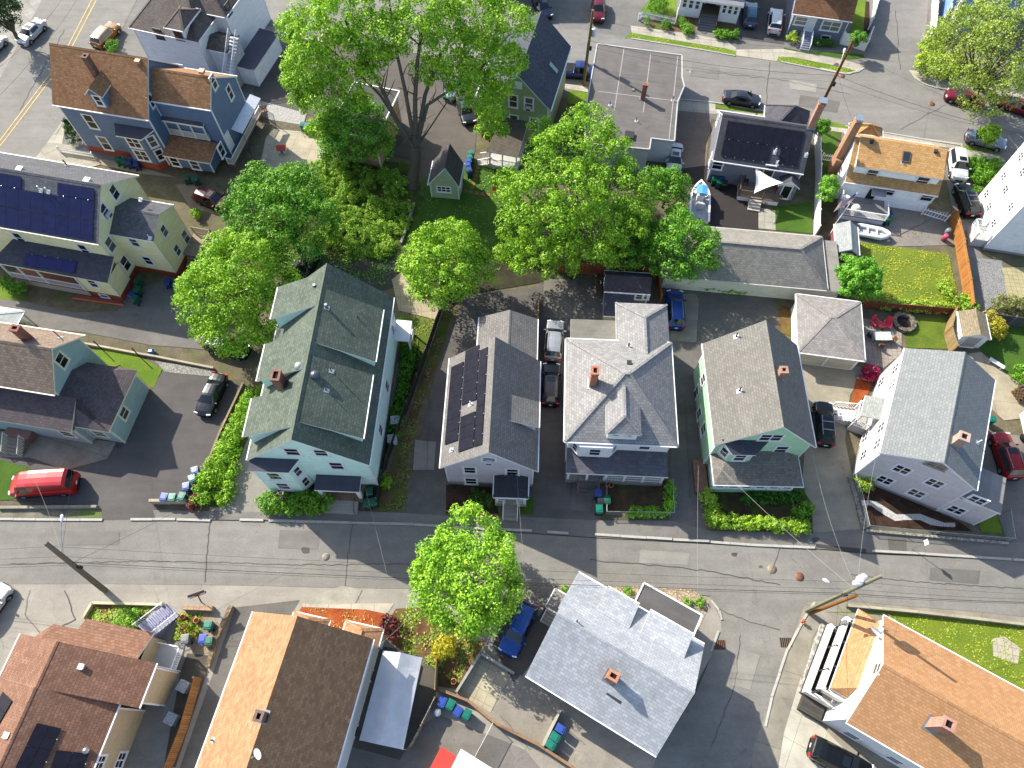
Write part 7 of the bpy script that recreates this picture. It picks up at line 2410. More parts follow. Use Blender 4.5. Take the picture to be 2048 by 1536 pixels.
# ------------------------------------------------------------------ vehicles (x forward, y left, z up)
KINDS={'sedan':dict(L=4.7,W=1.82,st=[(-.5,.66,.62,.72,.6),(-.485,.8,.82,.92,.72),(-.45,.9,.9,1.0,.8),(-.36,.97,.93,1.06,.8),(-.3,.99,.93,1.08,.8),(-.17,1,.93,1.39,.66),(-.08,1,.92,1.45,.66),(.05,1,.9,1.45,.66),(.1,1,.9,1.42,.66),(.25,1,.88,1.02,.8),(.33,.98,.84,.96,.82),(.42,.94,.78,.88,.8),(.47,.86,.7,.78,.74),(.495,.72,.58,.66,.6)],rw=(4,5),ws=(8,9),cab=(4,9),top=(5,8)),'suv':dict(L=4.7,W=1.88,st=[(-.5,.7,.72,.8,.62),(-.488,.85,.95,1.05,.74),(-.475,.93,1.02,1.12,.8),(-.46,.95,1.04,1.16,.8),(-.39,.98,1.05,1.6,.66),(-.3,1,1.04,1.68,.68),(-.1,1,1.02,1.72,.69),(.05,1,1.01,1.69,.68),(.1,1,1.0,1.64,.67),(.24,1,.98,1.14,.82),(.34,.98,.95,1.08,.84),(.43,.94,.9,1.0,.82),(.478,.86,.82,.9,.74),(.497,.74,.68,.76,.62)],rw=(3,4),ws=(8,9),cab=(3,9),top=(4,8)),'van':dict(L=6.0,W=2.05,st=[(-.5,.9,.95,1.0,.85),(-.497,.95,1.15,1.2,.88),(-.49,.98,1.2,1.3,.88),(-.478,1,1.2,2.2,.82),(-.44,1,1.2,2.42,.8),(-.2,1,1.2,2.46,.8),(.1,1,1.2,2.44,.79),(.24,1,1.18,2.3,.76),(.27,1,1.17,2.2,.76),(.37,.98,1.1,1.35,.84),(.43,.95,1.02,1.16,.82),(.475,.88,.9,1.0,.76),(.498,.76,.7,.8,.64)],rw=(2,3),ws=(8,9),cab=(6,9),top=(3,8)),'pickup':dict(L=5.6,W=1.95,st=[(-.5,.92,.98,1.0,.86),(-.495,.97,1.05,1.08,.88),(-.06,1,1.06,1.1,.88),(-.05,1,1.06,1.16,.85),(-.02,1,1.06,1.74,.7),(.08,1,1.05,1.8,.71),(.17,1,1.04,1.78,.7),(.2,1,1.04,1.72,.7),(.29,1,1.02,1.2,.84),(.38,.99,1.0,1.14,.86),(.46,.95,.95,1.05,.82),(.49,.86,.85,.92,.74),(.5,.78,.7,.78,.66)],rw=(3,4),ws=(7,8),cab=(3,8),top=(4,7)),}
def make_car(name,label,kind,front,rear,hexc,group=None,roof=None,sunroof=False,rails=False,L=None,z=.03,metal_=.35,glassc='#1c2429',scale=1.0,cat=None,racks=False):
 K=KINDS[kind]
 f,r=P(front,.55),P(rear,.55)
 ang=math.atan2(f.y-r.y,f.x-r.x)
 c=(f+r)/2
 L=L or K['L']
 W2=K['W']/2*scale
 root=empty(name,(c.x,c.y,z),ang,label,cat or{'sedan':'car','suv':'car','van':'van','pickup':'pickup truck'}[kind],group)
 pm=car_paint(hexc,metal=metal_)
 rm=car_paint(roof,metal=metal_)if roof else pm
 gm=glass(glassc,.04)
 st=K['st']
 def sec(s):
  x,w,zb,zt,wt=s
  w*=W2
  wt*=W2
  hz=zt-zb
  tall=hz>.25
  pts=[(w*.9,.2),(w*.985,.38),(w,zb*.72),(w*.985,zb-.06),(w*.95,zb+.01)]
  if tall:
   pts+=[(wt+(w*.93-wt)*.12,zt-.13),(wt*.93,zt-.035),(wt*.6,zt+.0),(0,zt+.02)]
  else:
   pts+=[(w*.9,zb+hz*.45),(w*.82,zb+hz*.75),(w*.5,zt),(0,zt+.015)]
  return[Vector((x*L,y,q))for y,q in pts]
 S_=[sec(s)for s in st]
 n=len(S_[0])
 body,parts=MB().use(pm),{}
 def gb(nm):
  if nm not in parts:
   parts[nm]=MB().use(gm)
  return parts[nm]
 for side in(1,-1):
  for k in range(len(S_)-1):
   for j in range(n-1):
    q=[S_[k][j],S_[k+1][j],S_[k+1][j+1],S_[k][j+1]]
    q=[Vector((p.x,p.y*side,p.z))for p in q]
    if side<0:
     q.reverse()
    b=body
    body.use(pm)
    if j>=5 and k==K['rw'][0]:
     b=gb('rear_window')
    elif j>=5 and k==K['ws'][0]:
     b=gb('windshield')
    elif j==4 and K['top'][0]<=k<K['top'][1]:
     b=gb('side_window'+('l' if side>0 else 'r'))
     if kind=='van' and k<K['cab'][0]:
      b=body
    elif j>=5 and K['top'][0]<=k<K['top'][1]:
     body.use(rm)
    b.face(q,True)
 for S0,rv in((S_[0],False),(S_[-1],True)):
  pts=[Vector(p)for p in S0]+[Vector((p.x,-p.y,p.z))for p in reversed(S0[:-1])]
  body.use(pm)
  body.face(pts if not rv else pts[::-1])
 body.use(rubber('#1d1d1f'))
 for sy in(-1,1):
  body.obox((0,sy*W2*.985,.25),(1,0,0),(0,1,0),(0,0,1),L*.3,.02,.07)
 fx=L*.5
 body.obox((fx-.03,0,.42),(0,1,0),(1,0,0),(0,0,1),W2*.45,.05,.1)
 body.obox((-fx+.02,0,.36),(0,1,0),(1,0,0),(0,0,1),W2*.6,.06,.1)
 if rails:
  body.use(metal('#b9bcc0',.35))
  zt=max(s[3]for s in st)
  for sy in(-1,1):
   body.beam((-.36*L,sy*W2*.6,zt-.0),(.07*L,sy*W2*.6,zt),.05,.05)
  if racks:
   for x in(-.24,-.06):
    body.beam((x*L,-W2*.6,zt+.04),(x*L,W2*.6,zt+.04),.07,.04)
 if kind=='pickup':
  body.use(rubber('#232325'))
  body.box(-.48*L,-.07*L,-W2*.78,W2*.78,1.1,1.135)
 body.use(rubber('#161616'))
 for x in(.17,-.02,-.2)if kind!='pickup' else(.22,.05):
  for sy in(-1,1):
   body.obox((x*L,sy*W2*.992,.66),(1,0,0),(0,1,0),(0,0,1),.008,.012,.26)
 body.build('body',None,root,sharp=38)
 for nm,b in parts.items():
  b.build('side_window' if nm.startswith('side')else nm,None,root)
 zt=max(s[3]for s in st)
 if sunroof:
  g=MB().use(gm)
  g.box(-.05*L,.07*L,-W2*.42,W2*.42,zt+.012,zt+.03)
  g.build('sunroof',None,root)
 wx=.305*L if kind!='pickup' else .32*L
 wr=.33 if kind in('sedan',)else .36
 for sx in(-1,1):
  for sy in(-1,1):
   t=MB().use(rubber())
   c0=(sx*wx,sy*(W2-.09),wr)
   t.lathe([(wr*.6,-.115),(wr*.96,-.115),(wr,-.08),(wr,.08),(wr*.96,.115),(wr*.6,.115)],c0,16,'y')
   o=t.build('wheel',None,root)
   r_=MB().use(metal('#b4b6ba',.35))
   r_.lathe([(.02,sy*.105),(wr*.25,sy*.1),(wr*.55,sy*.085),(wr*.62,sy*.11)],c0,10,'y',False)
   r_.build('rim',None,o)
   a=MB().use(rubber('#0f0f10'))
   a.lathe([(wr*1.02,sy*.07),(wr*1.14,sy*.088)],(sx*wx,sy*(W2-.09),wr),16,'y')
   a.build('wheel_arch',None,root)
 for sy in(-1,1):
  zl=st[-3][2]-.04
  b=MB().use(paint('#e8ecf0',.15))
  b.obox((L*.465,sy*W2*.72,zl),Vector((-.25,sy,0)).normalized(),Vector((1,sy*.45,.2)).normalized(),(0,0,1),.2,.06,.075)
  b.build('headlight',None,root)
  b=MB().use(paint('#c01c1c',.25))
  zl=st[2][2]-.06
  b.obox((-L*.488,sy*W2*.76,zl),Vector((.2,sy,0)).normalized(),Vector((-1,sy*.35,.15)).normalized(),(0,0,1),.17,.06,.1)
  b.build('tail_light',None,root)
  b=MB().use(pm)
  xm=(st[K['ws'][1]][0]-.045)*L
  zm=st[K['ws'][1]][2]+.1
  b.obox((xm,sy*(W2+.1),zm),(0,1,0),(1,0,0),(0,0,1),.12,.06,.075)
  b.build('mirror',None,root)
 b=MB().use(paint('#e4e6e8'))
 b.obox((-L*.5-.012,0,.72 if kind!='sedan' else .66),(0,1,0),(1,0,0),(0,0,1),.17,.012,.08)
 b.build('licence_plate',None,root)
 return root
V=make_car
V('parked_car','white sedan with a dark sunroof parked by the pavement at the far left street','sedan',('A',118,248),('A',240,125),'#d9dcdf',sunroof=True,metal_=.1)
V('parked_car','golden brown suv parked beside the white house','suv',('A',655,150),('A',553,262),'#a8762f',roof='#cdb288')
V('parked_car','maroon suv parked under the blue house deck','suv',('A',1322,1185),('A',1108,1100),'#5a2030',sunroof=True)
V('delivery_van','bright red panel van at the edge of the dark driveway','van',('E',55,1350),('E',455,1325),'#c81a22',metal_=.1)
V('parked_car','black sedan parked askew on the dark driveway','sedan',('E',1142,965),('E',1268,690),'#1d2026')
V('parked_car','black suv with pale roof half under the bushy tree','suv',('E',1480,600),('E',1118,510),'#1b1b1d',roof='#d5d6d8')
V('parked_car','black car hidden in shade behind the mint house','sedan',('F',470,20),('F',400,160),'#14161a')
V('parked_car','silver wagon with roof rails between the lilac and hip-roofed houses','suv',('i',857,155),('i',836,408),'#b9bcc2',rails=True)
V('parked_car','black suv with grey sunroof behind the silver wagon','suv',('i',828,440),('i',822,722),'#1c1b1c',roof='#5a5654',sunroof=True)
V('parked_car','bright blue suv on the concrete pad behind the hip-roofed house','suv',('G',1105,228),('G',1115,460),'#1c4fa8',rails=True)
V('parked_car','black suv with pale roof bars beside the light green house','suv',('H',388,872),('H',402,1112),'#15171c',rails=True,racks=True)
V('parked_car','bright red suv at the right of the pale grey house','suv',('H',1388,1042),('H',1478,1305),'#b5121c',sunroof=True,rails=True)
V('parked_car','blue suv parked under the street tree','suv',('K',30,905),('K',178,590),'#1a56b0')
V('parked_car','white car partly outside the left edge of the concrete lot','sedan',('o',6,1178),('o',-55,1262),'#e4e6e8',metal_=.05)
V('parked_car','black suv with glass roof cut by the bottom edge','suv',('h',720,1600),('h',262,1360),'#16171a',sunroof=True,L=4.9)
V('parked_car','white car with sunroof squeezed next to the flat-roofed building','sedan',('C',985,995),('C',1000,818),'#e2e4e6',sunroof=True,metal_=.1)
V('parked_car','dark grey sedan parked on the upper street','sedan',('C',1478,580),('C',1272,548),'#3a3d48')
V('parked_car','blue pickup truck behind the olive green house','pickup',('C',525,415),('C',340,400),'#25407e')
V('parked_car','dark red suv at the top of the car park','suv',('C',553,145),('C',562,-25),'#7c1a28')
V('parked_car','white suv in the driveway beside the slate blue bungalow','suv',('D',125,62),('D',112,190),'#e4e6e8',metal_=.05)
V('parked_car','teal blue suv next to the porch house','suv',('C',1425,22),('C',1420,158),'#3a6c86')
V('parked_car','dark red sedan at the kerb below the yellow-green tree, leftmost of two','sedan',('D',1092,535),('D',1300,590),'#8a1226')
V('parked_car','dark red sedan at the kerb below the yellow-green tree, nearer the right edge','sedan',('D',1385,570),('D',1600,640),'#8a1226')
V('parked_car','silver-blue sedan in dappled shade by the sapling','sedan',('D',1435,830),('D',1202,770),'#8796a8')
V('parked_car','white suv facing the street beside the orange-tan cape','suv',('e',1340,880),('e',1300,575),'#ecedee',sunroof=True,metal_=.05)
V('parked_car','black suv with red tail lights beside the tall white house','suv',('e',1350,925),('e',1452,1205),'#17181b',rails=True,racks=True)
V('parked_car','dark blue car at the top edge by the slate roof','sedan',('C',262,85),('C',215,0),'#2a3450')
V('parked_car','pale blue car glimpsed through the great tree','sedan',('o',900,190),('o',925,160),'#9db3cc')
V('parked_car','dark car shaded by the great tree beside the olive house','sedan',('o',937,238),('o',927,205),'#30343c')
V('parked_car','white car nose at the upper left edge','sedan',('A',15,215),('A',-110,330),'#dfe2e6',metal_=.1)
index_kids()
# ------------------------------------------------------------------ wheelie bins
def bin_proto(hexc,lid=None):
 r=empty('wheelie_bin',(0,0,0))
 m=paint(hexc,.45,dirt=.15)
 b=MB().use(m)
 z0,z1=.06,.98
 lo=[(-.24,-.24),(.24,-.24),(.24,.26),(-.24,.26)]
 hi=[(-.29,-.33),(.29,-.33),(.29,.36),(-.29,.36)]
 for k in range(4):
  j=(k+1)%4
  b.face([lo[k]+(z0,),lo[j]+(z0,),hi[j]+(z1,),hi[k]+(z1,)])
 b.face([p+(z0,)for p in reversed(lo)])
 b.box(-.31,.31,-.35,.38,z1-.06,z1-.001)
 b.build('bin_body',None,r)
 l=MB().use(paint(lid or hexc,.4,dirt=.1))
 pr=[(-.37,.0),(-.36,.05),(-.2,.075),(.1,.1),(.36,.09),(.42,.03),(.42,0)]
 for k in range(len(pr)-1):
  y0,a=pr[k]
  y1,c=pr[k+1]
  l.face([(-.31,y0,z1+a),(.31,y0,z1+a),(.31,y1,z1+c),(-.31,y1,z1+c)])
 for sx in(-1,1):
  pts=[(sx*.31,y,z1+a)for y,a in pr]
  l.face(pts if sx<0 else pts[::-1])
 l.obox((0,-.02,z1+.1),(1,0,0),(0,1,.1),(0,-.1,1),.2,.24,.012)
 l.build('lid',None,r)
 h=MB().use(paint(hexc,.45))
 h.tube([(-.2,.46,.98),(.2,.46,.98)],.025,6)
 h.build('handle',None,r)
 for sx in(-1,1):
  w=MB().use(rubber())
  w.lathe([(.02,-.03),(.11,-.03),(.11,.03),(.02,.03)],(sx*.27,.3,.11),10,'x')
  w.build('wheel',None,r)
 return r
protos={'g':bin_proto('#086a58'),'b':bin_proto('#2a4696'),'k':bin_proto('#24252a'),'s':bin_proto('#6d7074'),'d':bin_proto('#145a44'),'n':bin_proto('#1d3776')}
index_kids()
used_p=set()
BINS=[(('E',1110,1255),'b',200,'blue wheelie bin at the back of the row beside the driveway hedge'),(('E',1095,1300),'g',200,'green wheelie bin second from the back of the row by the driveway hedge'),(('E',1060,1345),'b',200,'blue wheelie bin in the middle of the row by the driveway hedge'),(('E',935,1405),'b',175,'blue wheelie bin leftmost behind the low driveway wall'),(('E',980,1408),'g',175,'green wheelie bin between two others behind the low driveway wall'),(('E',1035,1402),'g',175,'green wheelie bin rightmost behind the low driveway wall'),(('F',795,1372),'d',180,'green wheelie bin nearest the mint house wall'),(('F',780,1440),'d',180,'green wheelie bin beside the mint house porch steps'),(('F',815,1432),'d',190,'green wheelie bin against the dark fence by the porch steps'),(('G',672,1382),'b',180,'blue wheelie bin by the hip-roofed house steps'),(('G',686,1425),'k',180,'black bin standing between the blue and green ones by the hip-roofed house'),(('G',722,1420),'d',180,'dark green bin tucked right of the black bin'),(('G',678,1472),'g',180,'green wheelie bin nearest the pavement at the hip-roofed house'),(('J',1095,1158),'b',150,'blue wheelie bin at the left end of the row under the low fence'),(('J',1143,1172),'g',150,'green wheelie bin second in the row under the low fence'),(('J',1185,1212),'b',150,'pale blue wheelie bin third in the row under the low fence'),(('J',1235,1228),'g',150,'green wheelie bin at the right end of the row under the low fence'),(('K',342,1312),'b',240,'blue wheelie bin against the short concrete wall'),(('K',312,1358),'g',240,'green wheelie bin in the middle against the short concrete wall'),(('K',287,1402),'g',240,'green wheelie bin lowest against the short concrete wall'),(('I',1185,722),'g',180,'green wheelie bin alone on the brick path'),(('I',1155,800),'b',180,'blue wheelie bin on the brick path with lettering on its lid'),(('I',1190,812),'d',180,'dark green bin just right of the blue one on the brick path'),(('I',1055,800),'s',180,'grey lidded bin beside the stair railing'),(('E',785,175),'d',160,'dark green bin in the corner of the cream house base'),(('E',782,225),'d',160,'dark green bin against the red foundation, middle of three'),(('E',752,252),'n',160,'dark blue bin against the red foundation corner'),(('E',768,275),'d',160,'dark green bin lowest by the cream house corner'),(('E',955,182),'n',180,'dark blue bin below the cream wing'),(('E',1003,190),'d',180,'dark green bin below the cream wing, right of the blue'),(('A',672,905),'d',195,'dark green bin leftmost of four against the blue house'),(('A',703,915),'d',195,'dark green bin second of four against the blue house'),(('A',735,922),'n',195,'navy bin third of four against the blue house'),(('A',775,932),'n',195,'navy bin with white mark, last of four against the blue house'),(('A',1060,1010),'d',195,'dark green bin under the stilted blue porch'),(('A',1112,1016),'d',195,'dark green bin right under the stilted blue porch'),(('B',300,710),'g',180,'teal bin leftmost on the pale gravel by the patio'),(('B',324,714),'b',180,'blue bin on the pale gravel by the patio'),(('B',352,722),'g',180,'teal bin third on the pale gravel by the patio'),(('B',378,724),'b',180,'blue bin at the right end of the gravel row'),(('B',1256,872),'g',200,'green bin furthest from the olive house shed'),(('B',1250,896),'g',200,'green bin second along the olive house drive'),(('B',1244,918),'b',200,'lilac-blue bin along the olive house drive'),(('B',1239,940),'b',200,'lilac-blue bin nearer the green shed'),(('B',1246,968),'n',200,'dark blue bin next to the green shed'),(('e',660,1175),'n',180,'blue bin behind the cape house deck'),(('e',660,1235),'d',180,'green bin in front of the blue one by the cape deck'),(('f',305,905),'d',170,'dark green bin leftmost against the dark grey house'),(('f',352,935),'d',170,'dark green bin in front, against the dark grey house'),(('f',376,885),'n',170,'blue bin beside the green ones at the dark grey house'),(('f',405,955),'k',170,'black bin at the driveway end of the dark grey house'),(('H',1352,964),'g',90,'green bin behind the pale grey house on the concrete'),]
for q,kind,a,lb in BINS:
 pr=protos[kind]
 o=pr if kind not in used_p else copy_tree(pr)
 used_p.add(kind)
 p=P(q,.9)
 o.location=(p.x,p.y,.03)
 o.rotation_euler=(0,0,math.radians(a+random.uniform(-8,8)))
 tag(o,lb,'bin','wheelie bins')
# ------------------------------------------------------------------ poles and wires
WOODP=bark('#9b7a58','#6b5038')
GREYP=bark('#8f8673','#5f584c')
POLES={}
def upole(name,label,base,top,m,r=.2,arm=None,lamp=None,transformer=None,cross=False,stub=None):
 b=P(base)
 z=zfit(b.x,b.y,top,6,16)
 t=P(top,z)
 root=empty('utility_pole',b,0,label,'utility pole')
 d=t-b
 mb=MB().use(m)
 mb.tube([Vector((0,0,-.1)),d*.5,d],[r,r*.9,r*.72],10)
 mb.build('pole',None,root)
 if lamp:
  f,q,zl=lamp
  a=d*f
  e=P(q,zl)-b
  mid=a.lerp(e,.6)+Vector((0,0,.25))
  k=MB().use(metal('#c8cbd0',.4))
  k.tube([a,mid,e],.035,6)
  o=k.build('lamp_arm',None,root)
  h=MB().use(paint('#d8dce2',.3))
  dd=(e-mid).normalized()
  h.lathe([(.01,-.32),(.1,-.26),(.15,0),(.13,.2),(.01,.3)],(0,0,0),10,'x')
  for i,v in enumerate(h.V):
   v=Vector(v)
   h.V[i]=tuple(e+dd*(v.x+.2)+Vector((-dd.y,dd.x,0)).normalized()*v.y+Vector((0,0,v.z*.55)))
  h.build('lamp_head',None,root)
 if transformer:
  for f,off in transformer:
   c=d*f+Vector(off)
   k=MB().use(paint('#d2d6da',.4))
   k.lathe([(.01,-.5),(.24,-.5),(.26,-.46),(.26,.36),(.2,.44),(.01,.46)],c,14)
   for s_ in(-1,1):
    k.tube([c+Vector((s_*.1,0,.42)),c+Vector((s_*.14,0,.62))],.03,6)
   k.beam(d*f,c,.06)
   k.build('transformer',None,root)
 if cross:
  k=MB().use(m)
  c=d*.93
  k.beam(c+Vector((-.15,-1.0,0)),c+Vector((.15,1.0,0)),.1,.12)
  k.build('crossarm',None,root)
  for s_ in(-.9,-.4,.4,.9):
   i=MB().use(paint('#b9a58c'))
   i.lathe([(.01,0),(.05,.01),(.06,.06),(.03,.1),(.05,.13),(.01,.16)],c+Vector((s_*.15,s_,.06)),8)
   i.build('insulator',None,root)
 k=MB().use(rubber('#3a3a3a'))
 c=d*.52
 k.obox(c+Vector((r+.1,0,0)),(1,0,0),(0,1,0),(0,0,1),.12,.12,.25)
 k.build('junction_box',None,root)
 k=MB().use(metal('#55575a',.5))
 c=d*.2
 k.tube([c*.1+Vector((-r*.9,-r*.5,0)),d*.6+Vector((-r*.75,-r*.4,0))],.035,5)
 k.build('conduit',None,root)
 if stub:
  e=P(stub[0],stub[1])-b
  k=MB().use(bark('#b07a44','#7d5228'))
  k.tube([Vector((.25,-.2,-.1)),e],[.17,.14],10)
  k.build('old_pole_stub',None,root)
 POLES[name]=(b,d)
 return root
upole('L','grey leaning utility pole at the left of the main street with one white street lamp',('o',210,1181),('o',90,1085),bark('#a09480','#766c5e'),.24,lamp=(.72,('m',505,85),8.8))
upole('R','new greenish utility pole strapped to an old stub at the street corner',('o',1613,1222),('o',1765,1151),bark('#a5a288','#828068'),.18,lamp=(.55,('n',850,258),8.6),transformer=((.8,(-.42,.1,0)),(.8,(-.1,.42,.05))),stub=(('n',1020,340),6.8))
upole('C','wooden utility pole with white transformer beside the flat-roofed building',('o',1167,171),('o',1186,20),bark('#a8925f','#7b683f'),.2,transformer=((.72,(.42,.1,0)),))
upole('T','tall brown utility pole slanting across the upper street junction',('o',1622,252),('o',1707,80),bark('#96663f','#6a452a'),.19,lamp=(.6,('u',240,525),9.0))
upole('N','plain wooden utility pole at the far right of the street',('o',2120,1232),('o',2210,1190),GREYP,.15)
upole('W','plain wooden utility pole outside the left edge',('o',-330,1180),('o',-430,1100),GREYP,.15)
WIRE=rubber('#2b2b2d')
def wire(label,p,q,sag=.5,r=.01,group='overhead service wires',m=None):
 p,q=Vector(p),Vector(q)
 n=10
 pts=[]
 for k in range(n+1):
  t=k/n
  v=p.lerp(q,t)
  v.z-=sag*4*t*(1-t)
  pts.append(v)
 o=Vector(pts[0])
 b=MB().use(m or WIRE)
 b.tube([v-o for v in pts],r,4)
 ob=b.build('overhead_wire',None)
 ob.location=o
 return tag(ob,label,'wire',group)
def on(pole,f):
 b,d=POLES[pole]
 return b+d*f
PALE=paint('#98988f',.6)
for k,(f,r)in enumerate(((.93,.009),(.74,.01),(.62,.02),(.57,.012))):
 nm=['top','second','thick third','lowest'][k]
 wire('%s wire along the main street between the leaning pole and the corner pole'%nm,on('L',f),on('R',f*.9),1.0,r,'wires along the main street')
 wire('%s wire running from the corner pole out of the right edge'%nm,on('R',f*.9),on('N',f),.8,r,'wires along the main street')
 wire('%s wire running from the leaning pole out of the left edge'%nm,on('L',f),on('W',f),.8,r,'wires along the main street')
for k,(f,r)in enumerate(((.9,.009),(.62,.02),(.55,.012))):
 nm=['top','thick middle','lowest'][k]
 wire('%s wire over the upper street from the slanting pole to the transformer pole'%nm,on('T',f),on('C',f),.9,r,'wires along the upper street')
 wire('%s wire from the slanting pole towards the right edge'%nm,on('T',f),P(('o',2200,300),8*f+2),.9,r,'wires along the upper street')
wire('white service wire from the leaning pole to the red van driveway',on('L',.74),P(('o',60,940),6),.4,.009,m=PALE)
wire('thin service wire from the leaning pole to the grey-blue house',on('L',.76),P(('c',640,930),5.5),.4,.012)
wire('pair of thin wires slanting from the leaning pole over the hedge',on('L',.6),P(('y',300,330),6.5),.5,.012)
wire('pale twisted service wire to the mint house porch',on('L',.62).lerp(on('R',.56),.42)+Vector((0,0,-.9)),P(('y',1340,590),5),.2,.008,m=PALE)
wire('pale twisted service wire to the lilac house portico',on('L',.62).lerp(on('R',.56),.6)+Vector((0,0,-.9)),P(('i',590,1160),4.6),.2,.008,m=PALE)
wire('pale twisted service wire to the hip-roofed house drive',on('L',.62).lerp(on('R',.56),.82)+Vector((0,0,-.6)),P(('j',90,1040),4.8),.2,.009,m=PALE)
wire('pale twisted service wire curving to the light green house gable',on('R',.7),P(('j',850,930),5.6),.8,.009,m=PALE)
wire('pale twisted service wire straight to the pale grey house',on('R',.72),P(('k',680,720),5.8),.4,.009,m=PALE)
wire('service wire from the corner pole over the hedge to the green porch',on('R',.68),P(('j',190,1010),4.5),.5,.013,m=PALE)
wire('service wire from the corner pole to the orange-roofed gable',on('R',.66),P(('h',820,300),5.8),.2,.013)
wire('service wire dropping from the corner pole onto the orange porch roof',on('R',.6),P(('h',560,980),4.6),.3,.013)
wire('service wire from the street tree to the tan-roofed house',P(('o',870,1190),5.5),P(('J',745,830),4.5),.1,.009,m=PALE)
wire('thin wire crossing the upper left street',P(('o',160,-10),8),P(('o',-20,210),8),.5,.014)
wire('second thin wire crossing the upper left street',P(('o',130,-10),7.4),P(('o',-20,150),7.4),.5,.014)
wire('thin wire from the slanting pole up the side street',on('T',.9),P(('o',1790,-40),8),.6,.014)
wire('service wire from the slanting pole to the cape house',on('T',.66),P(('e',380,440),5.6),.4,.012)
wire('service wire from the transformer pole to the car park',on('C',.7),P(('o',1105,52),6.5),.2,.008,m=PALE)
# ------------------------------------------------------------------ fences and walls
def fence(name,label,pts,h,m,th=.05,post=None,pw=.12,step=2.2,cat='fence',rail=None,posth=.1,gap=0.0):
 w=[P(q)for q in pts]
 o=w[0].copy()
 root=empty(name,o,0,label,cat)
 b=MB().use(m)
 up_=Vector((0,0,1))
 posts=[]
 for k in range(len(w)-1):
  p,q=w[k]-o,w[k+1]-o
  d=q-p
  L=d.length
  d/=L
  n=Vector((-d.y,d.x,0))
  b.obox((p+q)/2+up_*(h/2+gap/2),d,n,up_,L/2,th/2,(h-gap)/2)
  c=max(1,round(L/step))
  for j in range(c+(1 if k==len(w)-2 else 0)):
   posts.append(p+d*(L*j/c)+n*(th*.2))
  if rail:
   rb=MB().use(rail)
   for z in(.25,h-.2):
    rb.obox((p+q)/2+up_*z-n*(th/2+.03),d,n,up_,L/2,.03,.045)
   rb.obox((p+q)/2+up_*(h+.015),d,n,up_,L/2,th*.7,.018)
   rb.build('rail',None,root)
 b.build('panel',None,root)
 if post:
  for v in posts[:60]:
   pb=MB().use(post)
   pb.obox(v+up_*((h+posth)/2),(1,0,0),(0,1,0),up_,pw/2,pw/2+.012,(h+posth)/2)
   pb.build('post',None,root)
 return root
def picket(name,label,pts,h,m,pitch=.17,cat='fence',pw=.07):
 w=[P(q)for q in pts]
 o=w[0].copy()
 root=empty(name,o,0,label,cat)
 up_=Vector((0,0,1))
 rb=MB().use(m)
 pk=MB().use(m)
 for k in range(len(w)-1):
  p,q=w[k]-o,w[k+1]-o
  d=q-p
  L=d.length
  d/=L
  n=Vector((-d.y,d.x,0))
  for z in(.2,h-.25):
   rb.obox((p+q)/2+up_*z,d,n,up_,L/2,.025,.045)
  c=max(2,int(L/pitch))
  for j in range(c+1):
   v=p+d*(L*j/c)+n*.04
   pk.obox(v+up_*(h/2),d,n,up_,pw/2,.012,h/2)
   pk.face([v+d*(-pw/2)+up_*h,v+d*(pw/2)+up_*h,v+up_*(h+.08)])
 rb.build('rail',None,root)
 pk.build('pickets',None,root)
 for v in(w[0]-o,w[-1]-o):
  pb=MB().use(m)
  pb.obox(v+up_*(h/2+.05),(1,0,0),(0,1,0),up_,.06,.06,h/2+.05)
  pb.build('post',None,root)
 return root
def chain(name,label,pts,h,m=None,cat='fence'):
 w=[P(q)for q in pts]
 o=w[0].copy()
 root=empty(name,o,0,label,cat)
 up_=Vector((0,0,1))
 me=MB().use(m or lattice('#b9bcc0',.09,.84))
 st=metal('#b4b8bc',.4,.6)
 rb=MB().use(st)
 for k in range(len(w)-1):
  p,q=w[k]-o,w[k+1]-o
  me.face([p+up_*.03,q+up_*.03,q+up_*h,p+up_*h])
  rb.tube([p+up_*h,q+up_*h],.028,6)
  c=max(1,round((q-p).length/2.6))
  for j in range(c+(1 if k==len(w)-2 else 0)):
   pb=MB().use(st)
   v=p.lerp(q,j/c)
   pb.tube([v,v+up_*(h+.06)],.035,6)
   pb.build('post',None,root)
 me.build('mesh',None,root)
 rb.build('top_rail',None,root)
 return root
CED=pickets('#c98c4a','#a86c32')
CEDR=wood('#b98548','#98682f')
BRN=pickets('#a85a34','#8a4526')
PKW=paint('#f0f0ee',.5)
fence('wooden_fence','tall reddish wooden fence enclosing the yard behind the hip-roofed house',[('G',440,130),('G',720,140),('G',1000,165),('G',1018,310)],1.8,BRN,post=CEDR,rail=CEDR)
fence('wooden_fence','short wooden fence edge beside the lilac house wing',[('i',742,20),('i',735,130),('i',730,400)],1.6,CED,post=CEDR)
fence('wooden_fence','bright orange wooden fence along the narrow right-hand drive',[('D',1100,1230),('D',1150,1420),('H',1150,20),('H',1185,220),('H',1200,355)],1.8,pickets('#d98f3c','#bb7228'),post=CEDR,rail=wood('#d99a4c','#bd7d34'))
fence('wooden_fence','red-brown wooden fence along the patio below the yellow lawn',[('H',605,330),('H',850,350),('H',1110,370)],1.3,BRN,post=CEDR)
fence('wooden_fence','pale wooden fence in front of the tan shed',[('H',1110,370),('H',1080,480),('H',1110,590)],1.7,pickets('#c0a272','#a08454'),post=CEDR)
fence('dark_privacy_fence','black privacy fence between the mint house and the next driveway',[('F',1215,325),('F',1120,600),('F',1015,900),('F',900,1200),('F',845,1440)],1.5,lattice('#2d2d2f',.06,.35),.03,post=metal('#9a9c9e',.4),pw=.06,step=2.8)
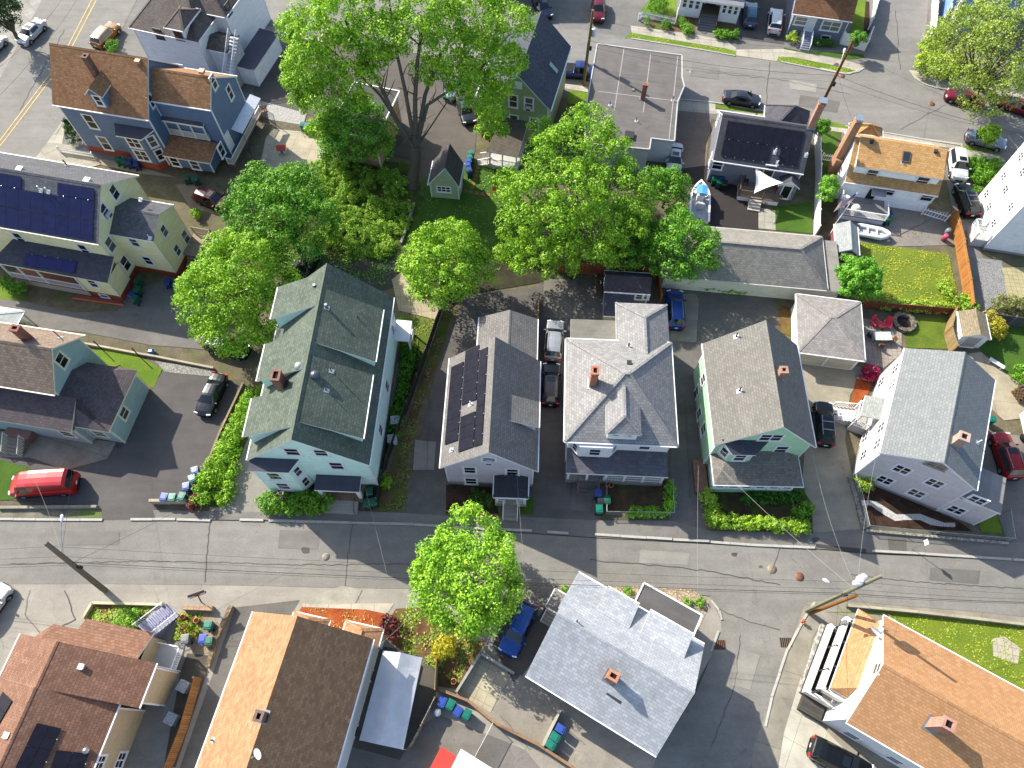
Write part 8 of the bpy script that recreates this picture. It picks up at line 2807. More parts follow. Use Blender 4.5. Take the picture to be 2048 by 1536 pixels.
fence('white_vinyl_fence','tall white vinyl fence between the dark grey house and the cape',[('D',345,790),('D',350,1000),('D',340,1345)],1.9,PKW,.06,post=PKW,pw=.14)
fence('white_vinyl_fence','white vinyl fence angled off the blue bungalow corner',[('D',490,250),('D',625,290),('D',650,220)],1.7,PKW,.06,post=PKW,pw=.14)
fence('white_vinyl_fence','white vinyl fence along the bungalow side of the side street',[('u',480,300),('u',530,130),('u',545,-40)],1.8,PKW,.06,post=PKW,pw=.14)
fence('white_vinyl_fence','white vinyl fence along the right of the side street',[('u',1270,400),('u',1100,385),('u',1120,150),('u',1130,-40)],1.8,PKW,.06,post=PKW,pw=.14)
fence('grey_board_fence','weathered grey board fence at the right edge',[('H',1325,410),('H',1440,425),('H',1600,450)],1.6,pickets('#6d6a66','#58554f',.3),post=paint('#7a7670'))
picket('picket_fence','white picket fence at the porch house garden',[('t',155,175),('t',185,150),('t',470,215),('t',485,130)],1.0,PKW)
picket('picket_fence','white picket fence at the blue house corner garden',[('A',348,868),('A',540,900)],.9,PKW)
picket('picket_fence','white picket fence closing the cape driveway',[('e',970,1195),('e',1195,1265)],1.1,PKW,.3)
picket('picket_fence','short white picket fence between the white fence and the cape chimney',[('f',1385,720),('f',1540,745)],1.1,PKW,.24)
picket('picket_fence','orange picket fence beside the brown-roofed house',[('d',1720,760),('d',1600,1180),('d',1440,1590)],1.7,CED,.12,pw=.11)
chain('chain_link_fence','galvanised chain-link fence round the mulch bed with white gravel',[('k',460,880),('k',525,1080),('k',585,1345),('k',1200,1400),('k',1880,1460),('k',1840,1200)],1.1)
chain('chain_link_fence','low chain-link fence round the bare front yard of the hip-roofed house',[('G',715,1325),('G',715,1505),('G',1095,1510),('G',1085,1320)],1.0)
chain('chain_link_fence','chain-link fence along the back of the parking area',[('G',1035,190),('G',1265,215),('G',1540,245)],1.2)
chain('chain_link_fence','chain-link gate section inside the bottom concrete yard',[('g',1225,880),('g',1060,1190)],1.5)
fence('timber_edging','long low timber retaining wall along the dark driveway',[('E',1390,765),('E',1260,1040),('E',1175,1255)],.45,wood('#b39c74','#97825c',.2),.2,cat='wall')
STN=concrete('#d3c5ab',3,0,.25)
fence('low_wall','low pale concrete wall at the mouth of the dark driveway',[('E',870,1440),('E',1075,1440)],.9,STN,.25,cat='wall')
fence('low_wall','low concrete kerb wall in front of the red van',[('E',0,1470),('E',560,1465)],.4,concrete('#b9b0a0',2,0,.3),.25,cat='wall')
fence('low_wall','long pale kerb wall above the gravel strip',[('c',725,378),('c',1210,470),('c',1330,490),('c',1830,590)],.35,STN,.2,cat='wall')
fence('low_wall','cream garden wall round the brown front bed',[('d',725,245),('d',805,115),('d',1400,130)],.45,concrete('#ddd3b4',4,0,.2),.22,cat='wall')
fence('low_wall','salmon capped wall above the brick path',[('d',1580,155),('d',1830,165)],.6,concrete('#c9a88c',.5,0,.2),.4,cat='wall')
fence('rubble_wall','rough stone wall edging the drive between the brown and tan houses',[('d',1990,140),('d',1860,420),('d',1790,660)],.6,stones('#b59a74','#7d6a50',4),.35,cat='wall')
fence('rubble_wall','white stone wall along the pavement by the dark porches',[('L',385,720),('L',330,880),('L',260,1110)],.5,stones('#e4e0d6','#b9b4a8',3.5),.3,cat='wall')
fence('rubble_wall','grey stone edging left of the mulch bed',[('k',440,880),('k',505,1100),('k',565,1350)],.3,stones('#b5aea4','#857f76',5),.35,cat='wall')
fence('concrete_wall','pale kerb wall under the chain-link fence of the mulch bed',[('k',590,1365),('k',1200,1420),('k',1870,1480)],.3,stones('#d9d3c4','#b0a898',5),.22,cat='wall')
fence('concrete_wall','pale retaining wall across the bottom yard beside the blue and green bins',[('g',755,590),('g',1010,690),('g',1240,880),('g',1600,1060),('g',1920,1270)],.8,concrete('#b08a66',1.2,.3,.35),.22,cat='wall')
fence('concrete_wall','short concrete wall with bins, jutting into the bottom yard',[('g',1640,1075),('g',1790,770)],1.0,concrete('#cfc8b8',3,0,.3),.2,cat='wall')
fence('concrete_wall','grey parapet along the sunken square patio',[('g',910,620),('g',1115,290),('g',1400,460)],.8,concrete('#b7b6ae',3,0,.25),.2,cat='wall')
fence('board_fence','narrow wooden board fence beside the white canopy',[('g',752,345),('g',738,600)],1.6,pickets('#c9b078','#a8905c'),post=CEDR)
fence('board_fence','white and brown board fence slanting to the bottom edge',[('g',735,670),('g',620,900),('g',520,1090)],1.4,pickets('#d6d0c4','#a8977c'),post=CEDR)
fence('concrete_wall','dark wall holding up the corner lawn',[('L',520,615),('L',900,650),('L',1250,690),('L',1620,735)],.5,concrete('#c8bfa4',3,0,.3),.22,cat='wall')
fence('brick_edging','low red brick edging in front of the lilac house bed',[('i',108,1440),('i',250,1452),('i',468,1470)],.14,brick('#b0563e','#96452f'),.16,cat='edging')
fence('stone_edging','pale stone edging beside the wild lot',[('B',935,1165),('B',900,1280),('B',860,1390)],.35,stones('#cfc9bc','#a09a8c',4),.25,cat='edging')
fence('timber_edging','timber step edging of the orange mulch bed',[('v',640,825),('v',780,850)],.25,wood('#d9d3c6','#bdb6a8'),.15,cat='edging')
# ------------------------------------------------------------------ boats, canopy, sail, furniture
def at(q,z=0):
 return P(q,z)
def frame2(q1,q2,z=.3):
 a,b=P(q1,z),P(q2,z)
 c=(a+b)/2
 return Vector((c.x,c.y,0)),math.atan2(b.y-a.y,b.x-a.x),(b-a).length
o,an,L=frame2(('f',145,1345),('f',160,945),1.0)
boat=empty('motor_boat',o,an,'white centre-console motor boat with a blue canvas top on the driveway','boat')
hull=MB().use(paint('#f0f0f0',.3))
ns=9
rows=[]
for k in range(ns+1):
 t=k/ns
 w_=1.12*(1-max(0,(t-.55)/.45)**2.2)+.02
 x=-L/2+L*t
 zg=1.15+.25*t*t
 rows.append([(x,-w_,zg),(x,-w_*.88,.75),(x+.0,-w_*.25,.35+.3*max(0,t-.6)),(x,w_*.25,.35+.3*max(0,t-.6)),(x,w_*.88,.75),(x,w_,zg)])
for k in range(ns):
 for j in range(5):
  hull.face([rows[k][j],rows[k][j+1],rows[k+1][j+1],rows[k+1][j]],True)
hull.face([Vector(p)for p in rows[0]])
for k in range(ns):
 for s_,j in((1,5),(-1,0)):
  a,b=Vector(rows[k][j]),Vector(rows[k+1][j])
  hull.beam(a+Vector((0,-s_*.08,.02)),b+Vector((0,-s_*.08,.02)),.2,.05)
hull.build('hull',None,boat)
dk_=MB().use(paint('#a9adb4',.6))
for k in range(ns-3):
 a,b=rows[k],rows[k+1]
 dk_.face([(a[0][0],a[0][1]*.9,.8),(b[0][0],b[0][1]*.9,.8),(b[5][0],b[5][1]*.9,.8),(a[5][0],a[5][1]*.9,.8)])
dk_.build('deck',None,boat)
fd=MB().use(paint('#e8e8e6',.4))
for k in range(ns-3,ns):
 a,b=rows[k],rows[k+1]
 fd.face([(a[0][0],a[0][1]*.92,1.22),(b[0][0],b[0][1]*.92,1.32),(b[5][0],b[5][1]*.92,1.32),(a[5][0],a[5][1]*.92,1.22)])
fd.build('foredeck',None,boat)
t_=MB().use(paint('#4a94cc',.6))
t_.slab([(.15,-.62,2.1),(1.45,-.62,2.1),(1.45,0,2.22),(.15,0,2.22)],.06)
t_.slab([(.15,0,2.22),(1.45,0,2.22),(1.45,.62,2.1),(.15,.62,2.1)],.06)
cv=t_.build('canvas_top',None,boat)
for x in(.22,1.38):
 for y in(-.56,.56):
  q=MB().use(metal())
  q.tube([(x,y,.8),(x,y,2.05)],.025,6)
  q.build('canopy_pole',None,boat)
cs=MB().use(paint('#e9e9e7',.4))
cs.box(.2,.8,-.4,.4,.81,1.7)
cs.use(glass())
cs.box(.81,.84,-.38,.38,1.5,1.95)
cs.build('console',None,boat)
se=MB().use(paint('#dcdcd8'))
se.box(-1.0,-.3,-.45,.45,.81,1.3)
se.box(-1.0,-.9,-.45,.45,1.3,1.7)
se.build('seat',None,boat)
en=MB().use(rubber('#2c2e33'))
en.box(-L/2-.5,-L/2-.05,-.2,.2,.4,1.5)
en.build('outboard_motor',None,boat)
tr=MB().use(metal('#7d7f83'))
for y in(-.8,.8):
 tr.beam((-L/2+.3,y,.3),(L/2-1,y*.4,.3),.1)
for y in(-1.05,1.05):
 tr.lathe([(.05,-.09),(.3,-.09),(.3,.09),(.05,.09)],(-.8,y,.3),14,'y')
tr.beam((-.8,-1,.3),(-.8,1,.3),.08)
tr.build('trailer',None,boat)
o,an,L=frame2(('e',350,1330),('e',665,1395),.5)
ib=empty('inflatable_boat',o,an,'pale grey inflatable boat lying beside the grey deck','boat')
tb_=MB().use(paint('#d3d4d4',.5))
for s_ in(-1,1):
 tb_.tube([(-L/2,s_*.6,.45),(-L/2+.3,s_*.62,.45),(L/4,s_*.62,.48),(L/2-.35,s_*.35,.58),(L/2,0,.65)],[.1,.27,.27,.25,.2],12)
tb_.build('tube',None,ib)
fl=MB().use(paint('#b5b5b2',.7))
fl.face([(-L/2+.2,-.6,.35),(L/4,-.6,.35),(L/2-.3,0,.42),(L/4,.6,.35),(-L/2+.2,.6,.35)])
fl.box(-L/2+.15,-L/2+.25,-.5,.5,.3,.8)
fl.build('floor',None,ib)
mo=MB().use(rubber('#2a2b2e'))
mo.box(-L/2-.2,-L/2+.14,-.17,.17,.3,1.05)
mo.build('outboard_motor',None,ib)
for x in(-.6,.4):
 th_=MB().use(paint('#c4c5c4',.5))
 th_.box(x-.12,x+.12,-.5,.5,.55,.6)
 th_.build('seat',None,ib)
cp=[P(('g',)+q,z)for q,z in(((285,262),2.6),((615,322),2.2),((450,1105),2.2),((82,1025),2.6),((432,278),3.0),((255,1065),3.0))]
o=cp[3].copy()
o.z=0
ct=empty('canopy_tent',o,0,'long white fabric canopy along the side of the tan-roofed house','canopy')
t=NT('canopy_cloth')
nz=t.noise(t.coord('Object'),1.4,5)
t.set(t.b,Base_Color=t.ramp(nz,[(.3,(.5,.5,.53,1)),(.7,(.62,.62,.65,1))]),Roughness=.6)
tl=t.n('ShaderNodeBsdfTranslucent')
tl.inputs[0].default_value=(.6,.6,.63,1)
ms=t.n('ShaderNodeMixShader')
ms.inputs[0].default_value=.3
t.link(t.b.outputs[0],ms.inputs[1])
t.link(tl.outputs[0],ms.inputs[2])
t.link(ms.outputs[0],t.out.inputs[0])
CLO=t.m
b=MB().use(CLO)
lp=[p-o for p in cp]
def sagged(a,b_,c,d,n=7,mth=6):
 for i in range(n):
  for j in range(mth):
   def pt(u,v):
    p=(a.lerp(b_,u)).lerp(d.lerp(c,u),v)
    return p-Vector((0,0,.12*math.sin(math.pi*((u*3)%1))*math.sin(math.pi*v)))
   b.face([pt(i/n,j/mth),pt((i+1)/n,j/mth),pt((i+1)/n,(j+1)/mth),pt(i/n,(j+1)/mth)],True)
sagged(lp[0],lp[3],lp[5],lp[4])
sagged(lp[4],lp[5],lp[2],lp[1])
b.build('cloth',None,ct)
for k,f in((0,0),(3,0),(1,0),(2,0)):
 q=MB().use(paint('#e4e4e4',.4))
 v=lp[k]-Vector((0,0,.03))
 q.tube([(v.x,v.y,0),v],.03,6)
 q.build('tent_pole',None,ct)
for a_,b_ in((4,5),(0,3),(1,2)):
 q=MB().use(paint('#e4e4e4',.4))
 q.tube([lp[a_]-Vector((0,0,.04)),lp[b_]-Vector((0,0,.04))],.03,6)
 q.build('ridge_bar',None,ct)
sp=[P(('f',720,795),3.3),P(('f',1008,950),3.0),P(('f',705,1060),2.6)]
o=sp[0].copy()
sv=MB().use(paint('#ece9e2',.7,dirt=.06))
n=10
def sail(u,v):
 p=sp[0]*(1-u-v)+sp[1]*u+sp[2]*v
 c=(sp[0]+sp[1]+sp[2])/3
 e=27*u*v*(1-u-v)
 k=1-.16*(1-min(1,e))*(4*max(u*v,u*(1-u-v),v*(1-u-v)))
 p=c+(p-c)*k
 p.z-=.35*e
 return p-o
for i in range(n):
 for j in range(n-i):
  sv.face([sail(i/n,j/n),sail((i+1)/n,j/n),sail(i/n,(j+1)/n)],True)
  if i+j<n-1:
   sv.face([sail((i+1)/n,j/n),sail((i+1)/n,(j+1)/n),sail(i/n,(j+1)/n)],True)
so_=sv.build('shade_sail',None)
so_.location=o
tag(so_,'white triangular shade sail over the wooden deck of the dark grey house','shade sail')
b0,t0=P(('e',130,1310),.9),P(('e',360,985),4.2)
fl=empty('flag',b0,0,'striped red, white and blue flag on a slanted white pole over the deck','flag')
q=MB().use(PKW)
q.tube([Vector((0,0,0)),t0-b0],.03,6)
q.build('flag_pole',None,fl)
me=MB().use(flagcloth())
a,d_=(t0-b0)*.98,(t0-b0).normalized()
X,Y=d_,Vector((-.8,-.2,-.55)).normalized()
nn=8
for i in range(nn):
 for j in range(nn):
  def fp(u,v):
   return a-X*(1.1*u)+Y*(1.9*v)+Vector((0,0,.1*math.sin(v*9+u*2)))
  me.face([fp(i/nn,j/nn),fp((i+1)/nn,j/nn),fp((i+1)/nn,(j+1)/nn),fp(i/nn,(j+1)/nn)],True)
fo=me.build('flag_cloth',None,fl)
uv=fo.data.uv_layers[0].data
li=0
for i in range(nn):
 for j in range(nn):
  for(u,v)in((i,j),(i+1,j),(i+1,j+1),(i,j+1)):
   uv[li].uv=(v/nn,1-u/nn)
   li+=1
def prop(name,label,cat,q,z=0,rz=0.0,group=None):
 p=P(q,z)
 return empty(name,(p.x,p.y,z if z>.2 else .03),rz,label,cat,group)
def bx(root,nm,m,x0,x1,y0,y1,z0,z1):
 b=MB().use(m)
 b.box(x0,x1,y0,y1,z0,z1)
 return b.build(nm,None,root)
PINK=paint('#d8364a',.5)
def garden_chair(label,q,rz):
 r=prop('garden_chair',label,'chair',q,0,rz,'red garden chairs')
 b=MB().use(PINK)
 for k in range(4):
  b.box(-.27+k*.14,-.15+k*.14,-.3,.25,.3+0,.33)
 b.build('seat',None,r)
 b=MB().use(PINK)
 for k in range(5):
  x=-.3+k*.125
  h_=.95+.1*(1-abs(k-2)/2)
  b.obox((x+.05,.38,h_/2+.15),(1,0,0),Vector((0,1,-.35)).normalized(),Vector((0,.35,1)).normalized(),.055,.012,h_/2)
 b.build('backrest',None,r)
 for s_ in(-1,1):
  b=MB().use(PINK)
  b.box(s_*.36-.07,s_*.36+.07,-.38,.36,.52,.55)
  b.build('armrest',None,r)
  for y in(-.3,.28):
   b=MB().use(PINK)
   b.box(s_*.34-.03,s_*.34+.03,y-.04,y+.04,0,.52)
   b.build('leg',None,r)
 return r
garden_chair('red garden chair on the left of the paved patio',('v',785,375),.5)
garden_chair('red garden chair on the right, beside the fire pit',('v',885,390),-.5)
r=prop('side_table','small red side table between the red garden chairs','table',('v',830,395))
bx(r,'table_top',PINK,-.25,.25,-.25,.25,.4,.44)
for x in(-.2,.2):
 for y in(-.2,.2):
  bx(r,'leg',PINK,x-.02,x+.02,y-.02,y+.02,0,.4)
r=prop('patio_table','frosted glass patio table among folding chairs','table',('v',835,500))
b=MB().use(paint('#b9bdb9',.2))
b.box(-.9,.9,-.5,.5,.7,.73)
b.build('table_top',None,r)
for x in(-.8,.8):
 for y in(-.4,.4):
  bx(r,'leg',metal('#4a4a4a'),x-.02,x+.02,y-.02,y+.02,0,.7)
for k,(q,a_,lb)in enumerate(((('v',735,490),1.4,'black wire chair left of the glass patio table'),(('v',840,450),0,'brown folding chair behind the glass patio table'),(('v',930,525),-1.2,'wooden chair right of the glass patio table'),(('v',830,565),2.9,'wooden chair in front of the glass patio table'))):
 r=prop('patio_chair',lb,'chair',q,0,a_,'chairs round the glass table')
 cm=rubber('#2a2a2a')if k==0 else wood('#a8734a','#8a5a36',.06)
 bx(r,'seat',cm,-.23,.23,-.22,.22,.42,.45)
 bx(r,'backrest',cm,-.23,.23,.2,.24,.45,.95)
 for x in(-.2,.2):
  for y in(-.19,.2):
   bx(r,'leg',cm,x-.02,x+.02,y-.02,y+.02,0,.42)
r=prop('fire_pit','round stone fire pit at the patio corner','fire pit',('v',1030,365))
b=MB().use(stones('#a89a86','#6f6558',3))
for k in range(14):
 t_=2*math.pi*k/14
 b.obox((1.0*math.cos(t_),1.0*math.sin(t_),.22),(-math.sin(t_),math.cos(t_),0),(math.cos(t_),math.sin(t_),0),(0,0,1),.21,.2,.22)
b.build('stone_ring',None,r)
b=MB().use(rubber('#2b2725'))
b.lathe([(.78,.1),(.01,.12)],(0,0,0),14)
b.build('ash_bed',None,r)
def acunit(label,q,rz=.1):
 r=prop('air_conditioner_unit',label,'air conditioner',q,0,rz,'outdoor air conditioner units')
 bx(r,'case',paint('#c9ccca',.4),-.42,.42,-.42,.42,.05,.8)
 b=MB().use(rubber('#2a2c2e'))
 b.lathe([(.36,.805),(.3,.79),(.12,.78),(.01,.79)],(0,0,0),18)
 b.build('fan',None,r)
 b=MB().use(metal('#a9abad'))
 for k in range(6):
  b.beam((-.36,-.3+k*.12,.815),(.36,-.3+k*.12,.815),.015)
 b.build('grille',None,r)
acunit('outdoor air conditioner by the mint house wall, upper of two',('F',945,985))
acunit('outdoor air conditioner by the mint house wall, lower of two',('F',928,1090))
acunit('outdoor air conditioner beside the tan wall nearest the street',('I',1060,1075),-.4)
acunit('outdoor air conditioner beside the tan wall further from the street',('I',992,1258),-.4)
r=prop('fire_hydrant','rusty orange fire hydrant on the corner pavement','hydrant',('L',270,705))
b=MB().use(paint('#b5562c',.6,dirt=.3))
b.lathe([(.17,0),(.17,.05),(.12,.06),(.12,.5),(.16,.52),(.16,.56),(.12,.66),(.05,.74),(.01,.76)],(0,0,0),14)
b.build('hydrant_body',None,r)
for d_ in((1,0),(-1,0),(0,-1)):
 b=MB().use(paint('#c0c0bc',.5))
 b.tube([Vector((d_[0]*.1,d_[1]*.1,.42)),Vector((d_[0]*.22,d_[1]*.22,.42))],.06,8)
 b.build('nozzle',None,r)
def lid(name,label,q,r_,m,grate=False):
 p=P(q)
 o=empty(name,(p.x,p.y,.045),0,label,'manhole cover' if not grate else 'drain')
 b=MB().use(m)
 if not grate:
  b.lathe([(r_,.0),(r_,.006),(.01,.007)],(0,0,0),20)
  b.build('cover',None,o)
  b=MB().use(rubber('#3c3834'))
  for k in range(5):
   b.box(-r_*.6,r_*.6,-r_*.6+k*r_*.3-.01,-r_*.6+k*r_*.3+.01,.0075,.009)
  b.build('ribs',None,o)
 else:
  b.use(rubber('#141414'))
  b.box(-.5,.5,-.38,.38,-.02,.004)
  b.build('pit',None,o)
  b=MB().use(m)
  for k in range(7):
   b.box(-.5+k*.16,-.44+k*.16,-.38,.38,.005,.03)
  b.build('grate_bars',None,o)
RUST=paint('#8a5a44',.7,dirt=.3)
lid('manhole_cover','red-brown manhole cover on the main street near the corner pole',('n',670,225),.42,RUST)
lid('manhole_cover','grey mesh manhole cover left of the red-brown one',('n',502,178),.42,paint('#9a8d78',.7,dirt=.3))
lid('manhole_cover','faint manhole cover on the street above the orange mulch',('J',432,335),.35,paint('#8d857a',.7))
lid('manhole_cover','rust red manhole cover at the upper street junction',('u',1118,1045),.42,RUST)
lid('manhole_cover','rust manhole cover beside the slanting pole',('u',220,765),.38,RUST)
lid('manhole_cover','faded manhole cover on the upper street near the flat roof',('C',1092,410),.38,paint('#9c7a66',.7))
lid('storm_drain','iron storm drain grate at the corner pavement',('L',180,822),0,paint('#6a5a48',.7),True)
lid('storm_drain','rusty storm drain grate beside the corner house kerb',('x',1855,790),0,paint('#7a4f38',.7),True)
r=prop('street_sign','small white sign on a thin post at the kerb before the mulch bed','sign',('o',1824,1099))
b=MB().use(metal('#c9c9c9',.4))
b.tube([(0,0,0),(0,0,2.9)],.03,6)
b.build('post',None,r)
bx(r,'sign_panel',paint('#e6e6e4',.4),-.05,-.03,-.23,.23,2.2,2.85)
p=P(('m',1650,755))
r=empty('sign_post',p,0,'black double sign frame on a post by the garden wall','sign')
q=P(('m',1612,692),2.6)-p
b=MB().use(rubber('#262626'))
b.tube([(0,0,0),(q.x*.9,q.y*.9,2.2)],.05,6)
b.build('post',None,r)
e1,e2=P(('m',1545,715),2.7)-p,P(('m',1680,668),2.7)-p
for f0,f1,m_ in((0,.36,'#d9d6d0'),(.36,.64,'#b5332e'),(.64,1,'#d9d6d0')):
 b=MB().use(paint(m_))
 a,c=e1.lerp(e2,f0+.03),e1.lerp(e2,f1-.03)
 b.beam(a,c,.16,.34)
 b.build('sign_panel',None,r)
b=MB().use(rubber('#1f1f1f'))
for dz in(-.2,.2):
 b.beam(e1+Vector((0,0,dz)),e2+Vector((0,0,dz)),.2,.05)
b.build('sign_frame',None,r)
for k,(q1,q2,lb)in enumerate(((('c',550,350),('c',480,280),'short dark post by the brown roof gable'),(('c',930,485),('c',790,345),'dark slanted fence post on the lawn, left'),(('c',1255,538),('c',1125,408),'dark slanted fence post on the lawn, right'))):
 if k==0:
  continue
 a,=[P(q2,0)]
 b=MB().use(rubber('#2f2d2b'))
 b.tube([(0,0,0),(0,0,1.7)],.06,6)
 ob=b.build('fence_post',None)
 p=P(('c',870 if k==1 else 1190,420 if k==1 else 480))
 ob.location=(p.x,p.y,0)
 tag(ob,lb,'post')
r=prop('recycling_tub','small blue recycling tub on the pale kerb','tub',('c',1298,450))
b=MB().use(paint('#3f86c8',.5))
for z0,z1,w0,w1 in((0,.38,.24,.3),):
 lo=[(-w0,-w0*.7),(w0,-w0*.7),(w0,w0*.7),(-w0,w0*.7)]
 hi=[(-w1,-w1*.7),(w1,-w1*.7),(w1,w1*.7),(-w1,w1*.7)]
 for k in range(4):
  j=(k+1)%4
  b.face([lo[k]+(z0,),lo[j]+(z0,),hi[j]+(z1,),hi[k]+(z1,)])
 b.face([p_+(.04,)for p_ in hi])
b.build('tub',None,r)
bx(r,'contents',paint('#e6e8ea'),-.2,.15,-.12,.12,.1,.45)
r=prop('metal_can','round galvanised metal dustbin beside the blue bin','dustbin',('J',1072,1222))
b=MB().use(metal('#b0b3b6',.45,.6))
b.lathe([(.26,0),(.3,.75),(.31,.76),(.31,.8)],(0,0,0),18)
b.build('can',None,r)
b=MB().use(metal('#c2c5c8',.4,.6))
b.lathe([(.33,.78),(.33,.82),(.2,.88),(.01,.9)],(0,0,0),18)
b.build('lid',None,r)
for q,c_,lb in((('e',1180,1440),'#c0425a','pink-red barrel lying by the orange fence'),(('e',1205,1385),'#6d7a86','grey plastic drum by the orange fence')):
 r=prop('barrel',lb,'barrel',q)
 b=MB().use(paint(c_))
 b.lathe([(.01,.0),(.26,.0),(.3,.2),(.3,.6),(.26,.82),(.01,.82)],(0,0,0),14)
 b.build('drum',None,r)
 b=MB().use(rubber('#333'[0:1]+'333333'))
 b.lathe([(.305,.25),(.31,.27),(.305,.3)],(0,0,0),14)
 b.build('hoop',None,r)
r=prop('dish_post','white satellite dish on a post at the end of the orange fence','satellite dish',('e',1200,1260))
b=MB().use(metal('#b0b0b0'))
b.tube([(0,0,0),(0,0,1.9)],.04,6)
b.build('post',None,r)
b=MB().use(paint('#e8e8e6',.4))
b.lathe([(.01,-.04),(.25,-.02),(.45,.06)],(0,0,0),18,'x')
dd=b.build('reflector',None,r)
dd.location=(0,0,2.1)
dd.rotation_euler=(0,-.7,.6)
r=prop('round_table','round white table on the grey deck under the flag','table',('e',235,1085),.81)
b=MB().use(PKW)
b.lathe([(.6,.68),(.6,.72),(.01,.73)],(0,0,0),18)
b.build('table_top',None,r)
b=MB().use(PKW)
b.lathe([(.3,0),(.05,.06),(.05,.68)],(0,0,0),10)
b.build('pedestal',None,r)
r=prop('covered_grill','grill under a pale cover on the grey deck','grill',('e',320,1175),.81)
b=MB().use(paint('#cfcac2',.8))
b.lathe([(.45,0),(.5,.3),(.5,.75),(.4,1.0),(.2,1.08),(.01,1.1)],(0,0,0),12)
b.build('cover',None,r)
r=prop('patio_umbrella','folded cream umbrella lying on the grey deck rail','umbrella',('e',565,1175),.9,-.9)
b=MB().use(paint('#d8cfb8',.8))
b.tube([(-.9,0,.6),(-.3,0,.62),(.6,0,.66),(1.0,0,.68)],[.04,.14,.1,.03],8)
b.build('folded_canopy',None,r)
b=MB().use(wood('#b59a70','#96794e'))
b.tube([(-1.3,0,.58),(1.1,0,.68)],.025,6)
b.build('shaft',None,r)
for q,rz,lb in((('f',680,900),.4,'brown patio chair at the back of the wooden deck'),(('f',620,955),1.2,'dark grill cabinet at the left of the wooden deck')):
 r=prop('patio_chair',lb,'chair',q,.81,rz)
 cm=wood('#5a443c','#453430',.08)
 bx(r,'seat',cm,-.28,.28,-.26,.26,.38,.44)
 bx(r,'backrest',cm,-.28,.28,.24,.3,.44,1.0)
 for x in(-.25,.25):
  for y in(-.23,.25):
   bx(r,'leg',cm,x-.025,x+.025,y-.025,y+.025,0,.38)
r=prop('toy_playhouse','red and white plastic toy house on the pale patio','toy',('s',490,700))
bx(r,'walls',paint('#d9d4cc'),-.45,.45,-.4,.4,0,.6)
b=MB().use(paint('#c8432c'))
b.slab(up([(-.55,-.5,.6),(.55,-.5,.6),(.55,0,1.0),(-.55,0,1.0)]),.05)
b.slab(up([(-.55,0,1.0),(.55,0,1.0),(.55,.5,.6),(-.55,.5,.6)]),.05)
b.build('roof',None,r)
bx(r,'door',paint('#3f6fb0'),-.15,.15,-.42,-.405,.02,.45)
r=prop('toy_slide','red plastic slide at the edge of the back lawn','toy',('B',1390,1080))
b=MB().use(paint('#c8302c',.4))
for k in range(6):
 t0_,t1_=k/6,(k+1)/6
 b.obox((0,-.5+1.0*(t0_+t1_)/2,.2+1.0*((t0_+t1_)/2)),(1,0,0),Vector((0,1,1)).normalized(),Vector((0,-1,1)).normalized(),.22,.13,.02)
b.build('chute',None,r)
for x in(-.22,.22):
 bx(r,'leg',paint('#d9b23a'),x-.03,x+.03,.45,.52,0,1.25)
sb=MB().use(concrete('#b57a58',4,0,.2))
sb.box(-.22,.22,-.22,.22,0,.04)
st0=sb.build('stepping_stone',None)
spts=[('B',1297,955),('B',1290,977),('B',1283,1000),('B',1277,1022),('B',1271,1046),('B',1264,1068),('B',1258,1092),('B',1226,1090),('B',1292,1100),('B',1324,1105),('B',1356,1108)]
for k,q in enumerate(spts):
 oo=st0 if k==0 else st0.copy()
 if k:
  COL.objects.link(oo)
 p=P(q)
 oo.location=(p.x,p.y,.03)
 oo.rotation_euler=(0,0,random.uniform(-.2,.2))
 tag(oo,'square terracotta stepping stone crossing the back lawn','stepping stone','terracotta stepping stones')
r=prop('pipe_bundle','bundle of red and orange pipes lying by the cream house base','pipes',('b',850,1300),0,math.radians(-9))
for k in range(4):
 b=MB().use(paint('#8a3a2c' if k else '#d9652c'))
 b.tube([(-3.0+k*.1,k*.14,.08),(2.8-k*.15,k*.14,.08)],.07,8)
 b.build('pipe',None,r)
r=prop('picnic_bench','weathered wooden bench beside the playhouse shed','bench',('G',672,215),0,math.pi/2)
WB=wood('#8a7465','#6f5b4e',.1)
bx(r,'seat',WB,-1.0,1.0,-.3,.3,.4,.46)
bx(r,'backrest',WB,-1.0,1.0,.28,.34,.5,.95)
for x in(-.9,.9):
 bx(r,'leg',WB,x-.05,x+.05,-.28,.28,0,.4)
r=prop('kettle_grill','black covered kettle grill on the concrete slab','grill',('G',520,180))
b=MB().use(rubber('#1b1b1d'))
b.lathe([(.01,.55),(.2,.58),(.3,.75),(.3,.8),(.22,.98),(.01,1.05)],(0,0,0),14)
b.build('bowl',None,r)
for k in range(3):
 b=MB().use(metal('#888888'))
 t_=k*2.09
 b.tube([(.15*math.cos(t_),.15*math.sin(t_),.6),(.32*math.cos(t_),.32*math.sin(t_),0)],.02,5)
 b.build('leg',None,r)
r=prop('curved_bench','pale curved garden bench on the concrete by the right lawn','bench',('v',1800,715),0,-.75)
bx(r,'seat',paint('#cfd2cf'),-.8,.8,-.22,.22,.38,.45)
for x in(-.6,.6):
 bx(r,'leg',paint('#c4c7c4'),x-.08,x+.08,-.18,.18,0,.38)
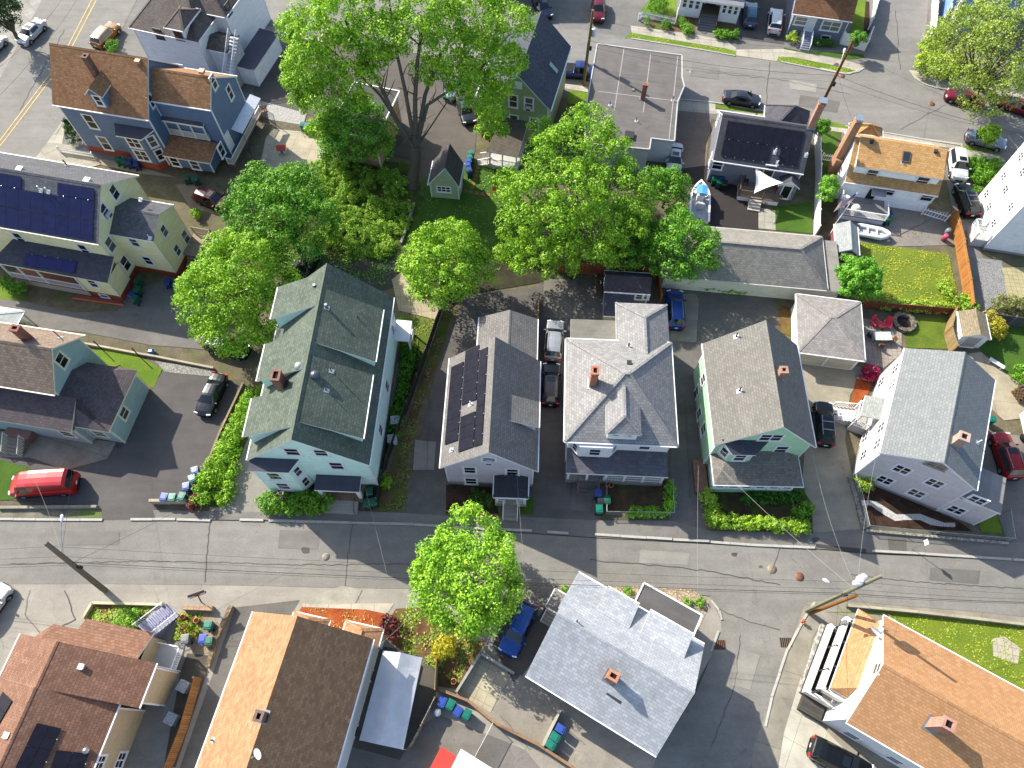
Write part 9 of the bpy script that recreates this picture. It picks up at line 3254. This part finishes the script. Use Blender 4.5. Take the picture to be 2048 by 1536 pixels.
for q,c_,lb in((('G',722,1340),'#c9743c','left terracotta planter by the porch steps'),(('G',742,1345),'#c9743c','right terracotta planter by the porch steps'),(('d',1575,235),'#c0623a','terracotta pot among the flowers by the stairs'),(('d',1690,265),'#c06a44','terracotta pot near the brick path'),(('d',1575,335),'#b5532e','terracotta pot at the lower stairs garden'),(('f',935,1040),'#b5562e','orange planter on the wooden deck edge'),(('J',1160,1045),'#c47a4c','terracotta chimney pot in the corner by the board fence'),(('f',825,1160),'#d9d9d6','white bucket by the deck steps')):
 zz=.81 if q==('f',935,1040)else 0
 r=prop('plant_pot',lb,'pot',q,zz)
 b=MB().use(paint(c_))
 b.lathe([(.01,.0),(.17,.0),(.24,.34),(.26,.34),(.26,.4),(.2,.4)],(0,0,0),12)
 b.build('pot',None,r)
 b=MB().use(soil('#4a3a2c','#35291f'))
 b.lathe([(.21,.38),(.01,.39)],(0,0,0),12)
 b.build('earth',None,r)
r=prop('lean_to_shed','small red-roofed store cut by the bottom edge','shed',('g',870,1230),0,-.5)
bx(r,'walls',paint('#b9a48c'),-1.1,1.1,-1.6,.6,0,1.7)
b=MB().use(paint('#c83a2c',.6))
b.slab([(-1.25,-1.8,1.75),(1.25,-1.8,1.75),(1.25,.75,1.95),(-1.25,.75,1.95)],.06)
b.build('roof',None,r)
r=prop('lean_to_shed','small white corrugated store cut by the bottom edge','shed',('g',1060,1250),0,-.5)
bx(r,'walls',paint('#c4c0b6'),-1.3,1.3,-1.8,.5,0,1.8)
b=MB().use(paint('#e6e6e2',.5))
b.slab([(-1.45,-2,1.85),(1.45,-2,1.85),(1.45,.65,2.05),(-1.45,.65,2.05)],.06)
b.build('roof',None,r)
r=prop('camper_trailer','white camper trailer cut by the right edge','trailer',('o',2065,880),0,1.45)
bx(r,'body',paint('#e9e8e2',.4),-2.4,2.4,-1.1,1.1,.5,2.6)
bx(r,'roof',paint('#f0efea',.4),-2.3,2.3,-1.0,1.0,2.61,2.7)
for y in(-1.12,1.12):
 b=MB().use(rubber())
 b.lathe([(.05,-.1),(.34,-.1),(.34,.1),(.05,.1)],(0,y,.34),14,'y')
 b.build('wheel',None,r)
bx(r,'window',glass(),-.8,.8,1.1,1.115,1.4,2.0)
r=prop('stacked_firewood','stacked grey firewood at the right edge by the concrete patio','firewood',('H',1520,820),0,.3)
b=MB().use(bark('#8a7358','#5a4a38'))
for k in range(5):
 for j in range(4-k%2):
  b.tube([(-.9,-.6+j*.34+(k%2)*.17,.16+k*.27),(.9,-.6+j*.34+(k%2)*.17,.16+k*.27)],.15,7)
b.build('logs',None,r)
bx(r,'rack',wood('#7a6a55','#5f5242'),-.95,.95,-.85,-.8,0,1.5)
